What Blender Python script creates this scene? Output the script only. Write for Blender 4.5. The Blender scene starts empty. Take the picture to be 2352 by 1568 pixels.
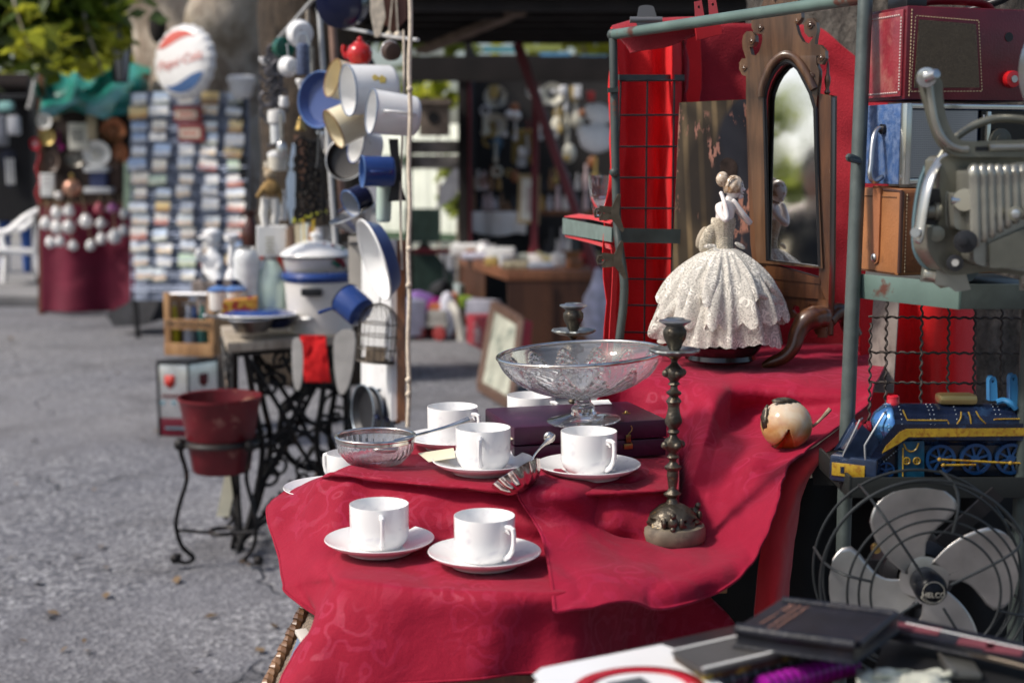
SUN_E, SUN_A, SKY = 3.6, 8, .15
import bpy, bmesh, math, random
from math import sin, cos, pi, radians as R, sqrt, atan2, tan
from mathutils import Vector as V, Matrix, Euler, noise
from mathutils.geometry import tessellate_polygon
random.seed(7)
S = bpy.context.scene
COL = S.collection
PITCH = R(7.3); H = 1.35; F = 3267.0
UPV = V((0, sin(PITCH), cos(PITCH))); FWD = V((0, cos(PITCH), -sin(PITCH)))
CAM = V((0, 0, H))
def ray(px, py): return FWD + V((1, 0, 0))*((px-1176)/F) + UPV*(-(py-784)/F)
def D(px, py, d): return CAM + ray(px, py)*d
def Zp(px, py, z):
    r = ray(px, py); return CAM + r*((z-H)/r.z)
class Fr:
    """a vertical working plane standing in the place, rotated by rz, through the point seen at (px,py) at depth d"""
    def __init__(s, px, py, d, rz=0, o=None):
        s.o = o.copy() if o else D(px, py, d); s.rz = rz; s.m = d/F
        s.n = V((sin(rz), -cos(rz), 0)); s.ax = V((cos(rz), sin(rz), 0))
    def __call__(s, px, py, y=0):
        r = ray(px, py); q = s.o - s.n*y
        w = CAM + r*((q-CAM).dot(s.n)/r.dot(s.n)) - s.o
        return V((w.dot(s.ax), y, w.z))
    def xz(s, pts): return [(p.x, p.z) for p in (s(*q) for q in pts)]
def crop(x0, y0, sc): return lambda *pts: [((x0+x*sc)*.91875, (y0+y*sc)*.91875) for x, y in pts]

# ------------------------------------------------------------------ mesh builder
class MB:
    def __init__(s): s.v = []; s.f = []; s.mi = []; s.cur = 0
    def add(s, vs, fs):
        b = len(s.v); s.v += [tuple(p) for p in vs]
        for f in fs: s.f.append([b+i for i in f]); s.mi.append(s.cur)
        return s
    def box(s, c, d, m=None):
        x, y, z = [k/2 for k in d]; c = V(c)
        vs = [V((a*x, b*y, e*z)) for a in (-1, 1) for b in (-1, 1) for e in (-1, 1)]
        if m is not None: vs = [m @ p for p in vs]
        return s.add([c+p for p in vs], [(0,1,3,2),(4,6,7,5),(0,4,5,1),(2,3,7,6),(0,2,6,4),(1,5,7,3)])
    def bar(s, a, b, w, h=None):
        a, b = V(a), V(b); h = h or w; q = (b-a).to_track_quat('Z', 'Y').to_matrix()
        return s.box((a+b)/2, (w, h, (b-a).length), q)
    def tube(s, pts, r, n=8, closed=False, cap=True, flat=1.0):
        pts = [V(p) for p in pts]; k = len(pts)
        rr = r if isinstance(r, (list, tuple)) else [r]*k
        vs = []; up = None
        for i, p in enumerate(pts):
            a = pts[(i-1) % k] if closed or i > 0 else p
            b = pts[(i+1) % k] if closed or i < k-1 else p
            t = (b-a); t = t.normalized() if t.length > 1e-9 else V((0, 0, 1))
            if up is None: up = t.orthogonal().normalized()
            up = (up - t*up.dot(t)); up = up.normalized() if up.length > 1e-6 else t.orthogonal().normalized()
            w = t.cross(up)
            for j in range(n):
                an = 2*pi*j/n; vs.append(p + up*cos(an)*rr[i] + w*sin(an)*rr[i]*flat)
        fs = []
        for i in range(k if closed else k-1):
            for j in range(n):
                a = i*n; b = ((i+1) % k)*n
                fs.append((a+j, a+(j+1) % n, b+(j+1) % n, b+j))
        if cap and not closed: fs += [tuple(range(n))[::-1], tuple(range((k-1)*n, k*n))]
        return s.add(vs, fs)
    def lathe(s, prof, n=32, o=(0,0,0), m=None, mod=None, a0=0, a1=2*pi):
        o = V(o); full = abs(a1-a0-2*pi) < 1e-6; c = n if full else n+1; vs = []
        for i, (r, z) in enumerate(prof):
            for j in range(c):
                a = a0+(a1-a0)*j/n; q = r*(mod(a, i/(len(prof)-1), z) if mod else 1)
                p = V((q*cos(a), q*sin(a), z)); vs.append(o + (m @ p if m is not None else p))
        fs = []
        for i in range(len(prof)-1):
            for j in range(n):
                fs.append((i*c+j, i*c+(j+1) % c, (i+1)*c+(j+1) % c, (i+1)*c+j))
        return s.add(vs, fs)
    def ball(s, c, r, n=16, m=None, sc=(1,1,1)):
        k = max(6, n//2); b = len(s.v)
        s.lathe([(sin(pi*i/k)*1.0, -cos(pi*i/k)) for i in range(k+1)], n)
        c = V(c)
        for i in range(b, len(s.v)):
            p = V((s.v[i][0]*r*sc[0], s.v[i][1]*r*sc[1], s.v[i][2]*r*sc[2])); s.v[i] = tuple(c + (m @ p if m is not None else p))
        return s
    def cyl(s, a, b, r, r2=None, n=20):
        a, b = V(a), V(b); r2 = r if r2 is None else r2
        q = (b-a).to_track_quat('Z', 'Y').to_matrix(); l = (b-a).length
        return s.lathe([(1e-5, 0), (r, 0), (r2, l), (1e-5, l)], n, a, q)
    def prism(s, pts, y0, y1, holes=()):
        """outline in x,z, extruded between y0 and y1"""
        loops = [list(pts)] + [list(h) for h in holes]
        flat = [p for l in loops for p in l]; N = len(flat)
        vs = [V((x, y0, z)) for x, z in flat] + [V((x, y1, z)) for x, z in flat]
        tri = tessellate_polygon([[V((x, z, 0)) for x, z in l] for l in loops]) if holes else None
        fs = []
        if tri:
            for t in tri: fs.append(tuple(t)); fs.append(tuple(N+i for i in reversed(t)))
        else: fs += [tuple(range(N)), tuple(range(2*N-1, N-1, -1))]
        o = 0
        for l in loops:
            k = len(l)
            for i in range(k): fs.append((o+i, o+(i+1) % k, N+o+(i+1) % k, N+o+i))
            o += k
        return s.add(vs, fs)
    def quad(s, a, b, c, d): return s.add([a, b, c, d], [(0, 1, 2, 3)])
    def grid(s, rows, wrap=False):
        nv = len(rows); nu = len(rows[0]); vs = [p for r in rows for p in r]
        fs = [(i*nu+j, i*nu+(j+1) % nu, (i+1)*nu+(j+1) % nu, (i+1)*nu+j) for i in range(nv-1) for j in range(nu if wrap else nu-1)]
        return s.add(vs, fs)
def cr(p, t):
    """Catmull-Rom through p at parameter t in [0,len-1]"""
    n = len(p)-1; i = min(int(t), n-1); f = t-i
    a, b, c, d = p[max(i-1, 0)], p[i], p[i+1], p[min(i+2, n)]
    return (b*2 + (c-a)*f + (a*2-b*5+c*4-d)*f*f + (b*3-a-c*3+d)*f**3)*.5
def curve(pts, k=6):
    pts = [V(p) for p in pts]
    return [cr(pts, i/k) for i in range((len(pts)-1)*k+1)]
def curve2(pts, k=5, closed=True):
    p = [V((x, z, 0)) for x, z in pts]
    if closed: q = [p[-1]]+p+[p[0], p[1]]; out = [cr(q, 1+i/k) for i in range(len(p)*k)]
    else: out = curve(p, k)
    return [(a.x, a.y) for a in out]
def net(ctrl, ku=6, kv=6, wr=.002, ws=12, seed=0, fold=None):
    rows = [[cr(r, j/ku) for j in range((len(r)-1)*ku+1)] for r in ctrl]
    out = []
    for i in range((len(rows)-1)*kv+1):
        out.append([cr([r[j] for r in rows], i/kv) for j in range(len(rows[0]))])
    if wr:
        o = V((seed, seed*.7, 0)); n = len(out); m = len(out[0]); res = []
        for i in range(n):
            rr = []
            for j in range(m):
                du = out[i][min(j+1, m-1)]-out[i][max(j-1, 0)]; dv = out[min(i+1, n-1)][j]-out[max(i-1, 0)][j]
                nn = du.cross(dv); nn = nn.normalized() if nn.length > 1e-9 else V((0, 0, 1))
                q_ = out[i][j]; rd = 1-abs(noise.noise(q_*ws*.8+o*2))*2.4; rr.append(q_ + nn*wr*(noise.noise(q_*ws+o)+.5*noise.noise(q_*ws*2.7+o)+1.1*max(0, rd)**3) + (nn*fold(j/(m-1), i/(n-1)) if fold else V()))
            res.append(rr)
        out = res
    return out
# ------------------------------------------------------------------ objects
def ob(name, mb, m, parent=None, loc=None, rot=None, bevel=0, smooth=40, solid=0, sub=0):
    me = bpy.data.meshes.new(name); me.from_pydata(mb.v, [], mb.f); me.update()
    ms = m if isinstance(m, (list, tuple)) else [m]
    for q in ms: me.materials.append(q)
    if len(ms) > 1:
        for p, i in zip(me.polygons, mb.mi): p.material_index = i
    b = bmesh.new(); b.from_mesh(me)
    if bevel:
        bmesh.ops.remove_doubles(b, verts=b.verts, dist=1e-5)
        ed = [e for e in b.edges if len(e.link_faces) == 2 and e.calc_face_angle(0) > .6]
        bmesh.ops.bevel(b, geom=ed, offset=bevel, segments=2, affect='EDGES', profile=.6, clamp_overlap=True)
    bmesh.ops.recalc_face_normals(b, faces=b.faces)
    b.to_mesh(me); b.free()
    for p in me.polygons: p.use_smooth = True
    me.set_sharp_from_angle(angle=R(smooth))
    o = bpy.data.objects.new(name, me); COL.objects.link(o)
    if parent: o.parent = parent
    if loc is not None: o.location = loc
    if rot is not None:
        if hasattr(rot, 'w'): o.rotation_mode = 'QUATERNION'; o.rotation_quaternion = rot
        else: o.rotation_euler = rot
    if solid:
        q = o.modifiers.new('solid', 'SOLIDIFY'); q.thickness = solid; q.offset = 0
    if sub:
        q = o.modifiers.new('sub', 'SUBSURF'); q.levels = sub; q.render_levels = sub
    return o
def tag(o, label, cat, group=None, kind=None):
    o['label'] = label
    if kind: o['kind'] = kind
    o['category'] = cat
    if group: o['group'] = group
    return o
def struct(o, label=None):
    o['kind'] = 'structure'
    if label: o['label'] = label
    return o
def thing(name, label, cat, loc, rot=None, group=None, sc=None):
    o = bpy.data.objects.new(name, None); COL.objects.link(o); o.empty_display_size = .02
    if isinstance(loc, Fr): o.location = loc.o; o.rotation_euler = (0, 0, loc.rz)
    else: o.location = loc
    if rot is not None:
        if hasattr(rot, 'w'): o.rotation_mode = 'QUATERNION'; o.rotation_quaternion = rot
        else: o.rotation_euler = rot
    if sc: o.scale = (sc, sc, sc)
    return tag(o, label, cat, group)
def dup(root, loc=None, rot=None, label=None, group=None, sc=None, skip=()):
    r = root.copy(); COL.objects.link(r)
    if loc is not None: r.location = loc
    if rot is not None:
        if hasattr(rot, 'w'): r.rotation_mode = 'QUATERNION'; r.rotation_quaternion = rot
        else: r.rotation_mode = 'XYZ'; r.rotation_euler = rot
    if sc: r.scale = (sc, sc, sc)
    if label: r['label'] = label
    if group: r['group'] = group
    for ch in list(root.children):
        if ch.name.split('.')[0] in skip: continue
        c = ch.copy(); COL.objects.link(c); c.parent = r
        for g in list(ch.children):
            d = g.copy(); COL.objects.link(d); d.parent = c
    return r
def aim(d, up='Y'): return V(d).to_track_quat('Z', up)
def txt(body, size, m, parent, loc, rot=(pi/2, 0, 0), ext=.0004, shear=0, name='lettering', al='CENTER', bend=None, off=0):
    cu = bpy.data.curves.new('t', 'FONT'); cu.body = body; cu.size = size; cu.extrude = ext; cu.shear = shear; cu.offset = off
    cu.align_x = al; cu.align_y = 'CENTER'; cu.resolution_u = 3
    t = bpy.data.objects.new('t', cu); COL.objects.link(t)
    me = bpy.data.meshes.new_from_object(t.evaluated_get(bpy.context.evaluated_depsgraph_get()))
    COL.objects.unlink(t); bpy.data.objects.remove(t)
    if bend:
        for v in me.vertices:
            v.co = bend(v.co)
    me.materials.clear(); me.materials.append(m)
    o = bpy.data.objects.new(name, me); COL.objects.link(o); o.parent = parent; o.location = loc
    if hasattr(rot, 'w'): o.rotation_mode = 'QUATERNION'; o.rotation_quaternion = rot
    else: o.rotation_euler = rot
    return o
# ------------------------------------------------------------------ materials
MC = {}
def nd(nt, t, **k):
    n = nt.nodes.new(t)
    for a, b in k.items():
        if a in n.inputs: n.inputs[a].default_value = b
        else: setattr(n, a, b)
    return n
def c4(c): return (c[0], c[1], c[2], 1)
def ramp(nt, fac, stops):
    n = nt.nodes.new('ShaderNodeValToRGB'); e = n.color_ramp.elements
    while len(e) < len(stops): e.new(.5)
    for i, (p, c) in enumerate(stops): e[i].position = p; e[i].color = c4(c) if not isinstance(c, (int, float)) else (c, c, c, 1)
    nt.links.new(fac, n.inputs[0]); return n.outputs[0]
def mix(nt, f, a, b, bt='MIX'):
    n = nt.nodes.new('ShaderNodeMix'); n.data_type = 'RGBA'; n.blend_type = bt
    for sock, val in ((n.inputs[0], f), (n.inputs[6], a), (n.inputs[7], b)):
        if hasattr(val, 'is_linked'): nt.links.new(val, sock)
        else: sock.default_value = val if isinstance(val, (int, float)) else c4(val)
    return n.outputs[2]
def math_(nt, op, a, b=0, clamp=False):
    n = nt.nodes.new('ShaderNodeMath'); n.operation = op; n.use_clamp = clamp
    for sock, val in ((n.inputs[0], a), (n.inputs[1], b)):
        if hasattr(val, 'is_linked'): nt.links.new(val, sock)
        else: sock.default_value = val
    return n.outputs[0]
def coords(nt, kind='Object'): return nt.nodes.new('ShaderNodeTexCoord').outputs[kind]
def ntex(nt, sc, det=3, vec=None, dist=0, ro=.5):
    n = nd(nt, 'ShaderNodeTexNoise', Scale=sc, Detail=det, Distortion=dist, Roughness=ro)
    nt.links.new(vec if vec is not None else coords(nt), n.inputs['Vector']); return n.outputs[0]
def newmat(name):
    m = bpy.data.materials.new(name); m.use_nodes = True; nt = m.node_tree
    return m, nt, nt.nodes['Principled BSDF']
def mat(name, col=None, rough=.5, metal=0, var=.15, vs=9, bump=0, bs=120, trans=0, ior=1.45, coat=0, sheen=0, c2=None, c2s=15, c2t=.6, c2w=.06, sub=0, r2=None):
    if name in MC: return MC[name]
    m, nt, b = newmat(name); co = coords(nt)
    L = nt.links
    c = col
    if var: c = mix(nt, ramp(nt, ntex(nt, vs, 4, co), [(.3, 0.), (.7, 1.)]), [k*(1-var) for k in col], [min(1, k*(1+var)) for k in col])
    if c2 is not None:
        f = ramp(nt, ntex(nt, c2s, 5, co, ro=.62), [(c2t-c2w, 0.), (c2t+c2w, 1.)])
        c = mix(nt, f, c if var else col, c2)
        if r2 is not None: L.new(math_(nt, 'ADD', math_(nt, 'MULTIPLY', f, r2-rough), rough), b.inputs['Roughness'])
    if hasattr(c, 'is_linked'): L.new(c, b.inputs['Base Color'])
    else: b.inputs['Base Color'].default_value = c4(c)
    if not b.inputs['Roughness'].is_linked: b.inputs['Roughness'].default_value = rough
    b.inputs['Metallic'].default_value = metal; b.inputs['IOR'].default_value = ior
    if trans: b.inputs['Transmission Weight'].default_value = trans
    if coat: b.inputs['Coat Weight'].default_value = coat; b.inputs['Coat Roughness'].default_value = .12
    if sheen: b.inputs['Sheen Weight'].default_value = sheen; b.inputs['Sheen Roughness'].default_value = .4
    if bump:
        bp = nd(nt, 'ShaderNodeBump', Strength=min(1, bump), Distance=.002); L.new(ntex(nt, bs, 3, co), bp.inputs['Height']); L.new(bp.outputs[0], b.inputs['Normal'])
    MC[name] = m; return m
# ------------------------------------------------------------------ camera, light
cd = bpy.data.cameras.new('camera'); cam = bpy.data.objects.new('camera', cd); COL.objects.link(cam); S.camera = cam
cam.location = CAM; cam.rotation_euler = (pi/2-PITCH, 0, 0); cd.lens = 50; cd.sensor_width = 36; cd.clip_end = 600; cd.clip_start = .02
cd.dof.use_dof = True; cd.dof.focus_distance = 2.2; cd.dof.aperture_fstop = 3.8; cd.dof.aperture_blades = 0
SUN_EL, SUN_AZ = R(47), R(-108)       # azimuth measured from +Y towards +X
sd = V((sin(SUN_AZ)*cos(SUN_EL), cos(SUN_AZ)*cos(SUN_EL), sin(SUN_EL)))
sl = bpy.data.lights.new('sun', 'SUN'); sl.energy = SUN_E; sl.angle = R(SUN_A); sl.color = (1, .94, .86)
so = bpy.data.objects.new('sun', sl); COL.objects.link(so); so.rotation_euler = (-sd).to_track_quat('-Z', 'Y').to_euler()
w = bpy.data.worlds.new('World'); S.world = w; w.use_nodes = True; nt = w.node_tree
sk = nt.nodes.new('ShaderNodeTexSky'); sk.sky_type = 'NISHITA'; sk.sun_disc = False; sk.sun_elevation = SUN_EL; sk.sun_rotation = SUN_AZ; sk.dust_density = 3; sk.air_density = 1
nt.links.new(sk.outputs[0], nt.nodes['Background'].inputs[0]); nt.nodes['Background'].inputs[1].default_value = SKY
S.view_settings.view_transform = 'Standard'; S.view_settings.look = 'None'; S.view_settings.exposure = 0; S.view_settings.gamma = 1
S.cycles.use_denoising = True; S.cycles.max_bounces = 10; S.cycles.transparent_max_bounces = 16; S.cycles.transmission_bounces = 10; S.cycles.glossy_bounces = 5; S.cycles.diffuse_bounces = 4
S.cycles.caustics_refractive = True; S.cycles.caustics_reflective = False; S.cycles.sample_clamp_indirect = 6
# ------------------------------------------------------------------ shared materials
def asphalt():
    m, nt, b = newmat('asphalt'); L = nt.links; co = coords(nt)
    big = ntex(nt, .9, 5, co, .6); mid = ntex(nt, 7, 4, co)
    v = nd(nt, 'ShaderNodeTexVoronoi', Scale=70); L.new(co, v.inputs['Vector'])
    v2 = nd(nt, 'ShaderNodeTexVoronoi', Scale=40); L.new(co, v2.inputs['Vector'])
    wv = nd(nt, 'ShaderNodeVectorMath', operation='ADD'); nz = nd(nt, 'ShaderNodeTexNoise', Scale=2.2, Detail=4); L.new(co, nz.inputs[0])
    sc = nd(nt, 'ShaderNodeVectorMath', operation='SCALE', Scale=.55); L.new(nz.outputs[1], sc.inputs[0]); L.new(co, wv.inputs[0]); L.new(sc.outputs[0], wv.inputs[1])
    cr_ = nd(nt, 'ShaderNodeTexVoronoi', Scale=.75, feature='DISTANCE_TO_EDGE'); L.new(wv.outputs[0], cr_.inputs['Vector'])
    crack = ramp(nt, cr_.outputs['Distance'], [(.0, 1.), (.011, 0.)])
    stone = ramp(nt, v.outputs['Color'], [(.12, (.036, .037, .045)), (.5, (.125, .127, .146)), (.9, (.43, .43, .44))])
    dust = ramp(nt, v2.outputs['Color'], [(.2, (.10, .102, .12)), (.9, (.205, .205, .23))])
    f = ramp(nt, big, [(.38, 0.), (.62, 1.)])
    c = mix(nt, math_(nt, 'MULTIPLY', f, .6), stone, dust)
    c = mix(nt, ramp(nt, mid, [(.35, 0.), (.75, .55)]), c, (.13, .13, .145))
    c = mix(nt, ramp(nt, ntex(nt, .35, 3, co), [(.42, 0.), (.66, .6)]), c, (.25, .24, .24))
    c = mix(nt, ramp(nt, ntex(nt, 1.7, 5, co, .65), [(.5, 0.), (.68, .55)]), c, (.075, .072, .078))
    c = mix(nt, math_(nt, 'MULTIPLY', crack, ramp(nt, ntex(nt, 1.1, 3, co), [(.42, .05), (.6, .75)])), c, (.05, .05, .055))
    L.new(c, b.inputs['Base Color']); b.inputs['Roughness'].default_value = .93
    bp = nd(nt, 'ShaderNodeBump', Strength=.9, Distance=.006); L.new(math_(nt, 'SUBTRACT', v.outputs['Distance'], math_(nt, 'MULTIPLY', crack, 2)), bp.inputs['Height']); L.new(bp.outputs[0], b.inputs['Normal'])
    return m
def damask(name, base, hi, sc=1.0, weave=900):
    m, nt, b = newmat(name); L = nt.links; co = coords(nt)
    nz = nd(nt, 'ShaderNodeTexNoise', Scale=15*sc, Detail=2); L.new(co, nz.inputs[0])
    s1 = nd(nt, 'ShaderNodeVectorMath', operation='SCALE', Scale=.10/sc); L.new(nz.outputs[1], s1.inputs[0])
    ad = nd(nt, 'ShaderNodeVectorMath', operation='ADD'); L.new(co, ad.inputs[0]); L.new(s1.outputs[0], ad.inputs[1])
    vo = nd(nt, 'ShaderNodeTexVoronoi', Scale=20*sc, feature='SMOOTH_F1', Smoothness=.35); L.new(ad.outputs[0], vo.inputs['Vector'])
    rings = math_(nt, 'SINE', math_(nt, 'MULTIPLY', vo.outputs['Distance'], 21))
    gate = ramp(nt, ntex(nt, 7*sc, 2, co), [(.42, 0.), (.56, 1.)])
    pat = math_(nt, 'MULTIPLY', ramp(nt, rings, [(.40, 0.), (.68, 1.)]), gate)
    c = mix(nt, math_(nt, 'MULTIPLY', pat, .36), base, hi)
    c = mix(nt, math_(nt, 'MULTIPLY', ramp(nt, ntex(nt, 2.3, 4, co), [(.35, 0.), (.7, 1.)]), .45), c, [k*.62 for k in base])
    c = mix(nt, ramp(nt, ntex(nt, 420, 2, co), [(.35, .22), (.65, 0.)]), c, [k*.45 for k in base]); c = mix(nt, ramp(nt, ntex(nt, 9, 5, co, .6), [(.45, 0.), (.72, .18)]), c, [min(1, k*1.5+.02) for k in base])
    L.new(c, b.inputs['Base Color'])
    L.new(math_(nt, 'SUBTRACT', .72, math_(nt, 'MULTIPLY', pat, .22)), b.inputs['Roughness'])
    b.inputs['Sheen Weight'].default_value = .10; b.inputs['Sheen Roughness'].default_value = .45; b.inputs['Sheen Tint'].default_value = (1, .75, .8, 1)
    b.inputs['Specular IOR Level'].default_value = .18
    bp = nd(nt, 'ShaderNodeBump', Strength=.35, Distance=.001); L.new(ntex(nt, weave, 1, co), bp.inputs['Height'])
    bp2 = nd(nt, 'ShaderNodeBump', Strength=.55, Distance=.006); L.new(ntex(nt, 21, 6, co, .4, .62), bp2.inputs['Height']); L.new(bp.outputs[0], bp2.inputs['Normal']); L.new(bp2.outputs[0], b.inputs['Normal'])
    return m
def wood(name, a, bcol, sc=14, rough=.4, coat=.3, axis=2, dist=4):
    if name in MC: return MC[name]
    m, nt, b = newmat(name); L = nt.links; co = coords(nt)
    mp = nd(nt, 'ShaderNodeMapping'); s = [sc, sc, sc]; s[axis] = sc*.12; mp.inputs['Scale'].default_value = s; L.new(co, mp.inputs[0])
    n1 = ntex(nt, 1.6, 5, mp.outputs[0], dist*.2, .6); n2 = ntex(nt, 7, 3, mp.outputs[0])
    c = mix(nt, ramp(nt, n1, [(.35, 0.), (.65, 1.)]), a, bcol); c = mix(nt, ramp(nt, n2, [(.5, 0.), (.75, .6)]), c, [k*.35 for k in a])
    L.new(c, b.inputs['Base Color']); b.inputs['Roughness'].default_value = rough
    if coat: b.inputs['Coat Weight'].default_value = coat; b.inputs['Coat Roughness'].default_value = .25
    bp = nd(nt, 'ShaderNodeBump', Strength=.25, Distance=.001); L.new(n2, bp.inputs['Height']); L.new(bp.outputs[0], b.inputs['Normal'])
    MC[name] = m; return m
def bark(name, cols, sc=5, dk=.75):
    m, nt, b = newmat(name); L = nt.links; co = coords(nt)
    mp = nd(nt, 'ShaderNodeMapping'); mp.inputs['Scale'].default_value = (sc, sc, sc*.55); L.new(co, mp.inputs[0])
    n1 = ntex(nt, .8, 6, mp.outputs[0], .8, .65); n2 = ntex(nt, 5, 6, mp.outputs[0], 0, .7)
    v = nd(nt, 'ShaderNodeTexVoronoi', Scale=3.2); L.new(mp.outputs[0], v.inputs['Vector'])
    k = len(cols); c = ramp(nt, n1, [(.3+.4*i/(k-1), q) for i, q in enumerate(cols)])
    c = mix(nt, ramp(nt, n2, [(.35, dk), (.62, 0.)]), c, [q*.25 for q in cols[0]])
    L.new(c, b.inputs['Base Color']); b.inputs['Roughness'].default_value = .95
    bp = nd(nt, 'ShaderNodeBump', Strength=1, Distance=.03); L.new(math_(nt, 'ADD', n2, math_(nt, 'MULTIPLY', v.outputs['Distance'], .6)), bp.inputs['Height']); L.new(bp.outputs[0], b.inputs['Normal'])
    return m
WHITE = mat('white enamel', (.80, .80, .79), .18, var=.05, vs=20, c2=(.28, .24, .2), c2s=40, c2t=.70, c2w=.03)
CREAM = mat('cream enamel', (.74, .66, .47), .2, var=.06, c2=(.45, .3, .12), c2s=30, c2t=.74, c2w=.05)
BLUE = mat('blue enamel', (.022, .055, .21), .16, var=.12, c2=(.02, .015, .015), c2s=32, c2t=.68, c2w=.02)
LBLUE = mat('pale blue enamel', (.10, .19, .42), .2, var=.12)
NAVY = mat('navy enamel', (.008, .012, .045), .14, var=.2)
BLACK = mat('black paint', (.012, .012, .014), .35, var=.3)
IRON = mat('dark iron', (.022, .020, .020), .5, .6, var=.4, vs=30, bump=.3, bs=150, c2=(.09, .05, .035), c2s=18, c2t=.64, c2w=.08)
STEEL = mat('steel', (.55, .55, .54), .28, 1, var=.2, vs=30, bump=.05)
SILVER = mat('silver', (.72, .69, .64), .16, 1, var=.15, vs=25, c2=(.28, .22, .17), c2s=30, c2t=.64, c2w=.1)
BRASS = mat('brass', (.55, .38, .13), .3, 1, var=.3, vs=30, c2=(.10, .07, .04), c2s=35, c2t=.6, c2w=.1)
BRONZE = mat('bronze', (.105, .09, .07), .42, .85, var=.5, vs=45, bump=.6, bs=190, c2=(.34, .23, .09), c2s=60, c2t=.66, c2w=.05)
CRYS = mat('cut crystal', (.98, .985, .99), .02, 0, var=0, trans=.93, ior=1.5)
GLASS = mat('clear glass', (.98, .99, .99), .02, 0, var=0, trans=1, ior=1.5)
RED = mat('red paint', (.36, .012, .018), .35, var=.25, vs=14)
WOODD = wood('dark wood', (.10, .035, .014), (.22, .09, .035))
WOODM = wood('mid wood', (.24, .11, .04), (.42, .22, .09), rough=.55, coat=0)
WOODL = wood('pale weathered wood', (.30, .25, .19), (.46, .40, .32), rough=.8, coat=0)
WOODG = wood('grey board', (.20, .16, .14), (.32, .27, .24), rough=.85, coat=0)
PAPER = mat('paper', (.80, .77, .68), .8, var=.06)
WPAPER = mat('white card', (.82, .82, .80), .7, var=.04)
MAROON = mat('maroon cloth', (.145, .006, .028), .85, var=.2, vs=4, bump=.3, bs=500, sheen=.3)
m = MB(); m.quad((-70, -40, 0), (70, -40, 0), (70, 160, 0), (-70, 160, 0)); struct(ob('ground', m, asphalt()), 'grey cracked asphalt yard of the market')
# ================================================================== the cloth-covered steps
DAM = damask('damask crimson', (.31, .005, .027), (.47, .028, .085), 1.0, 1100)
DAM2 = damask('damask crimson two', (.31, .004, .030), (.50, .028, .10), .8, 1100)
ORANGE = mat('scarlet cotton', (.62, .020, .026), .8, var=.12, vs=6, bump=.4, bs=700, sheen=.25)
SCAR = mat('scarlet backdrop', (.68, .005, .008), .85, var=.25, vs=4, bump=.8, bs=300, sheen=.1, c2=(.48, .004, .007), c2s=3, c2t=.55, c2w=.2)
CRIM = mat('crimson backdrop', (.36, .006, .018), .85, var=.35, vs=3, bump=.9, bs=300, sheen=.15, c2=(.20, .003, .012), c2s=4, c2t=.55, c2w=.2)
ZM, ZL, ZU = .892, .815, .985
M_ = lambda x, y, z=ZM: Zp(x, y, z)
L_ = lambda x, y, z=ZL: Zp(x, y, z)
rowsA = [
 [D(690,1108,2.28), D(790,1078,2.24), M_(945,1016), M_(1030,1014), M_(1130,1013), M_(1220,1013), M_(1310,1013), M_(1430,1013), M_(1520,1013), M_(1560,1030)],
 [D(640,1140,2.22), D(712,1112,2.18), M_(775,1083), M_(862,1091), M_(1010,1105), M_(1180,1117), M_(1300,1124), M_(1420,1120), M_(1500,1115), M_(1560,1110)],
 [D(622,1152,2.18), D(700,1135,2.13), D(762,1096,2.09), D(856,1107,2.075), D(1010,1122,2.045), D(1182,1134,2.02), D(1300,1141,1.99), D(1420,1140,1.99), D(1500,1140,2.0), D(1560,1140,2.0)],
 [D(613,1178,2.15), D(686,1180,2.10), D(738,1160,2.065), D(835,1180,2.035), D(1005,1190,2.01), D(1190,1198,1.985), D(1310,1205,1.97), D(1420,1205,1.97), D(1500,1210,1.98), D(1560,1200,1.98)],
 [D(637,1272,2.05), D(676,1265,2.03), D(722,1255,2.0), L_(803,1258), L_(1000,1256), L_(1195,1262), L_(1310,1262), L_(1420,1262), L_(1500,1262), L_(1560,1260)],
 [D(652,1338,1.98), D(690,1325,1.965), D(742,1318,1.90), L_(800,1322), L_(1010,1338), L_(1215,1343), L_(1320,1342), L_(1430,1330), D(1500,1325,1.93), D(1600,1330,1.96)],
 [D(660,1362,1.96), D(700,1358,1.945), D(748,1352,1.88), D(805,1352,1.805), D(1012,1368,1.775), D(1217,1372,1.768), D(1325,1368,1.785), D(1440,1360,1.86), D(1520,1360,1.95), D(1620,1360,2.0)],
 [D(735,1418,1.92), D(738,1420,1.90), D(716,1442,1.85), D(775,1440,1.785), D(1010,1452,1.768), D(1225,1440,1.775), D(1335,1430,1.80), D(1440,1420,1.90), D(1530,1425,1.99), D(1680,1420,2.02)],
 [D(738,1424,1.91), D(735,1428,1.89), D(640,1572,1.79), D(745,1580,1.765), D(980,1566,1.76), D(1190,1546,1.772), D(1330,1546,1.79), D(1440,1540,1.90), D(1540,1520,1.99), D(1730,1500,2.03)],
]
m = MB(); sst = lambda a, b, x: max(0, min(1, (x-a)/(b-a)))
NA = net(rowsA, 10, 10, .0032, 11, 3, lambda u, v: .013*sst(.66, 1, v)*noise.noise(V((u*13, v*1.2, 3)))+.006*sst(.12, .25, v)*(1-sst(.4, .5, v))*noise.noise(V((u*16, v*2, 9)))); m.grid(NA)
tag(ob('tablecloth', m, DAM, solid=.0022, smooth=180), 'crimson damask cloth covering the lower steps under the two nearest cups', 'tablecloth')
m = MB(); m.tube(NA[-1], .0024, 6); m.tube([r[0] for r in NA[:-1]], .0024, 6); ob('hem', m, DAM, bpy.data.objects['tablecloth'])
U_ = lambda x, y: Zp(x, y, ZU)
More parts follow.
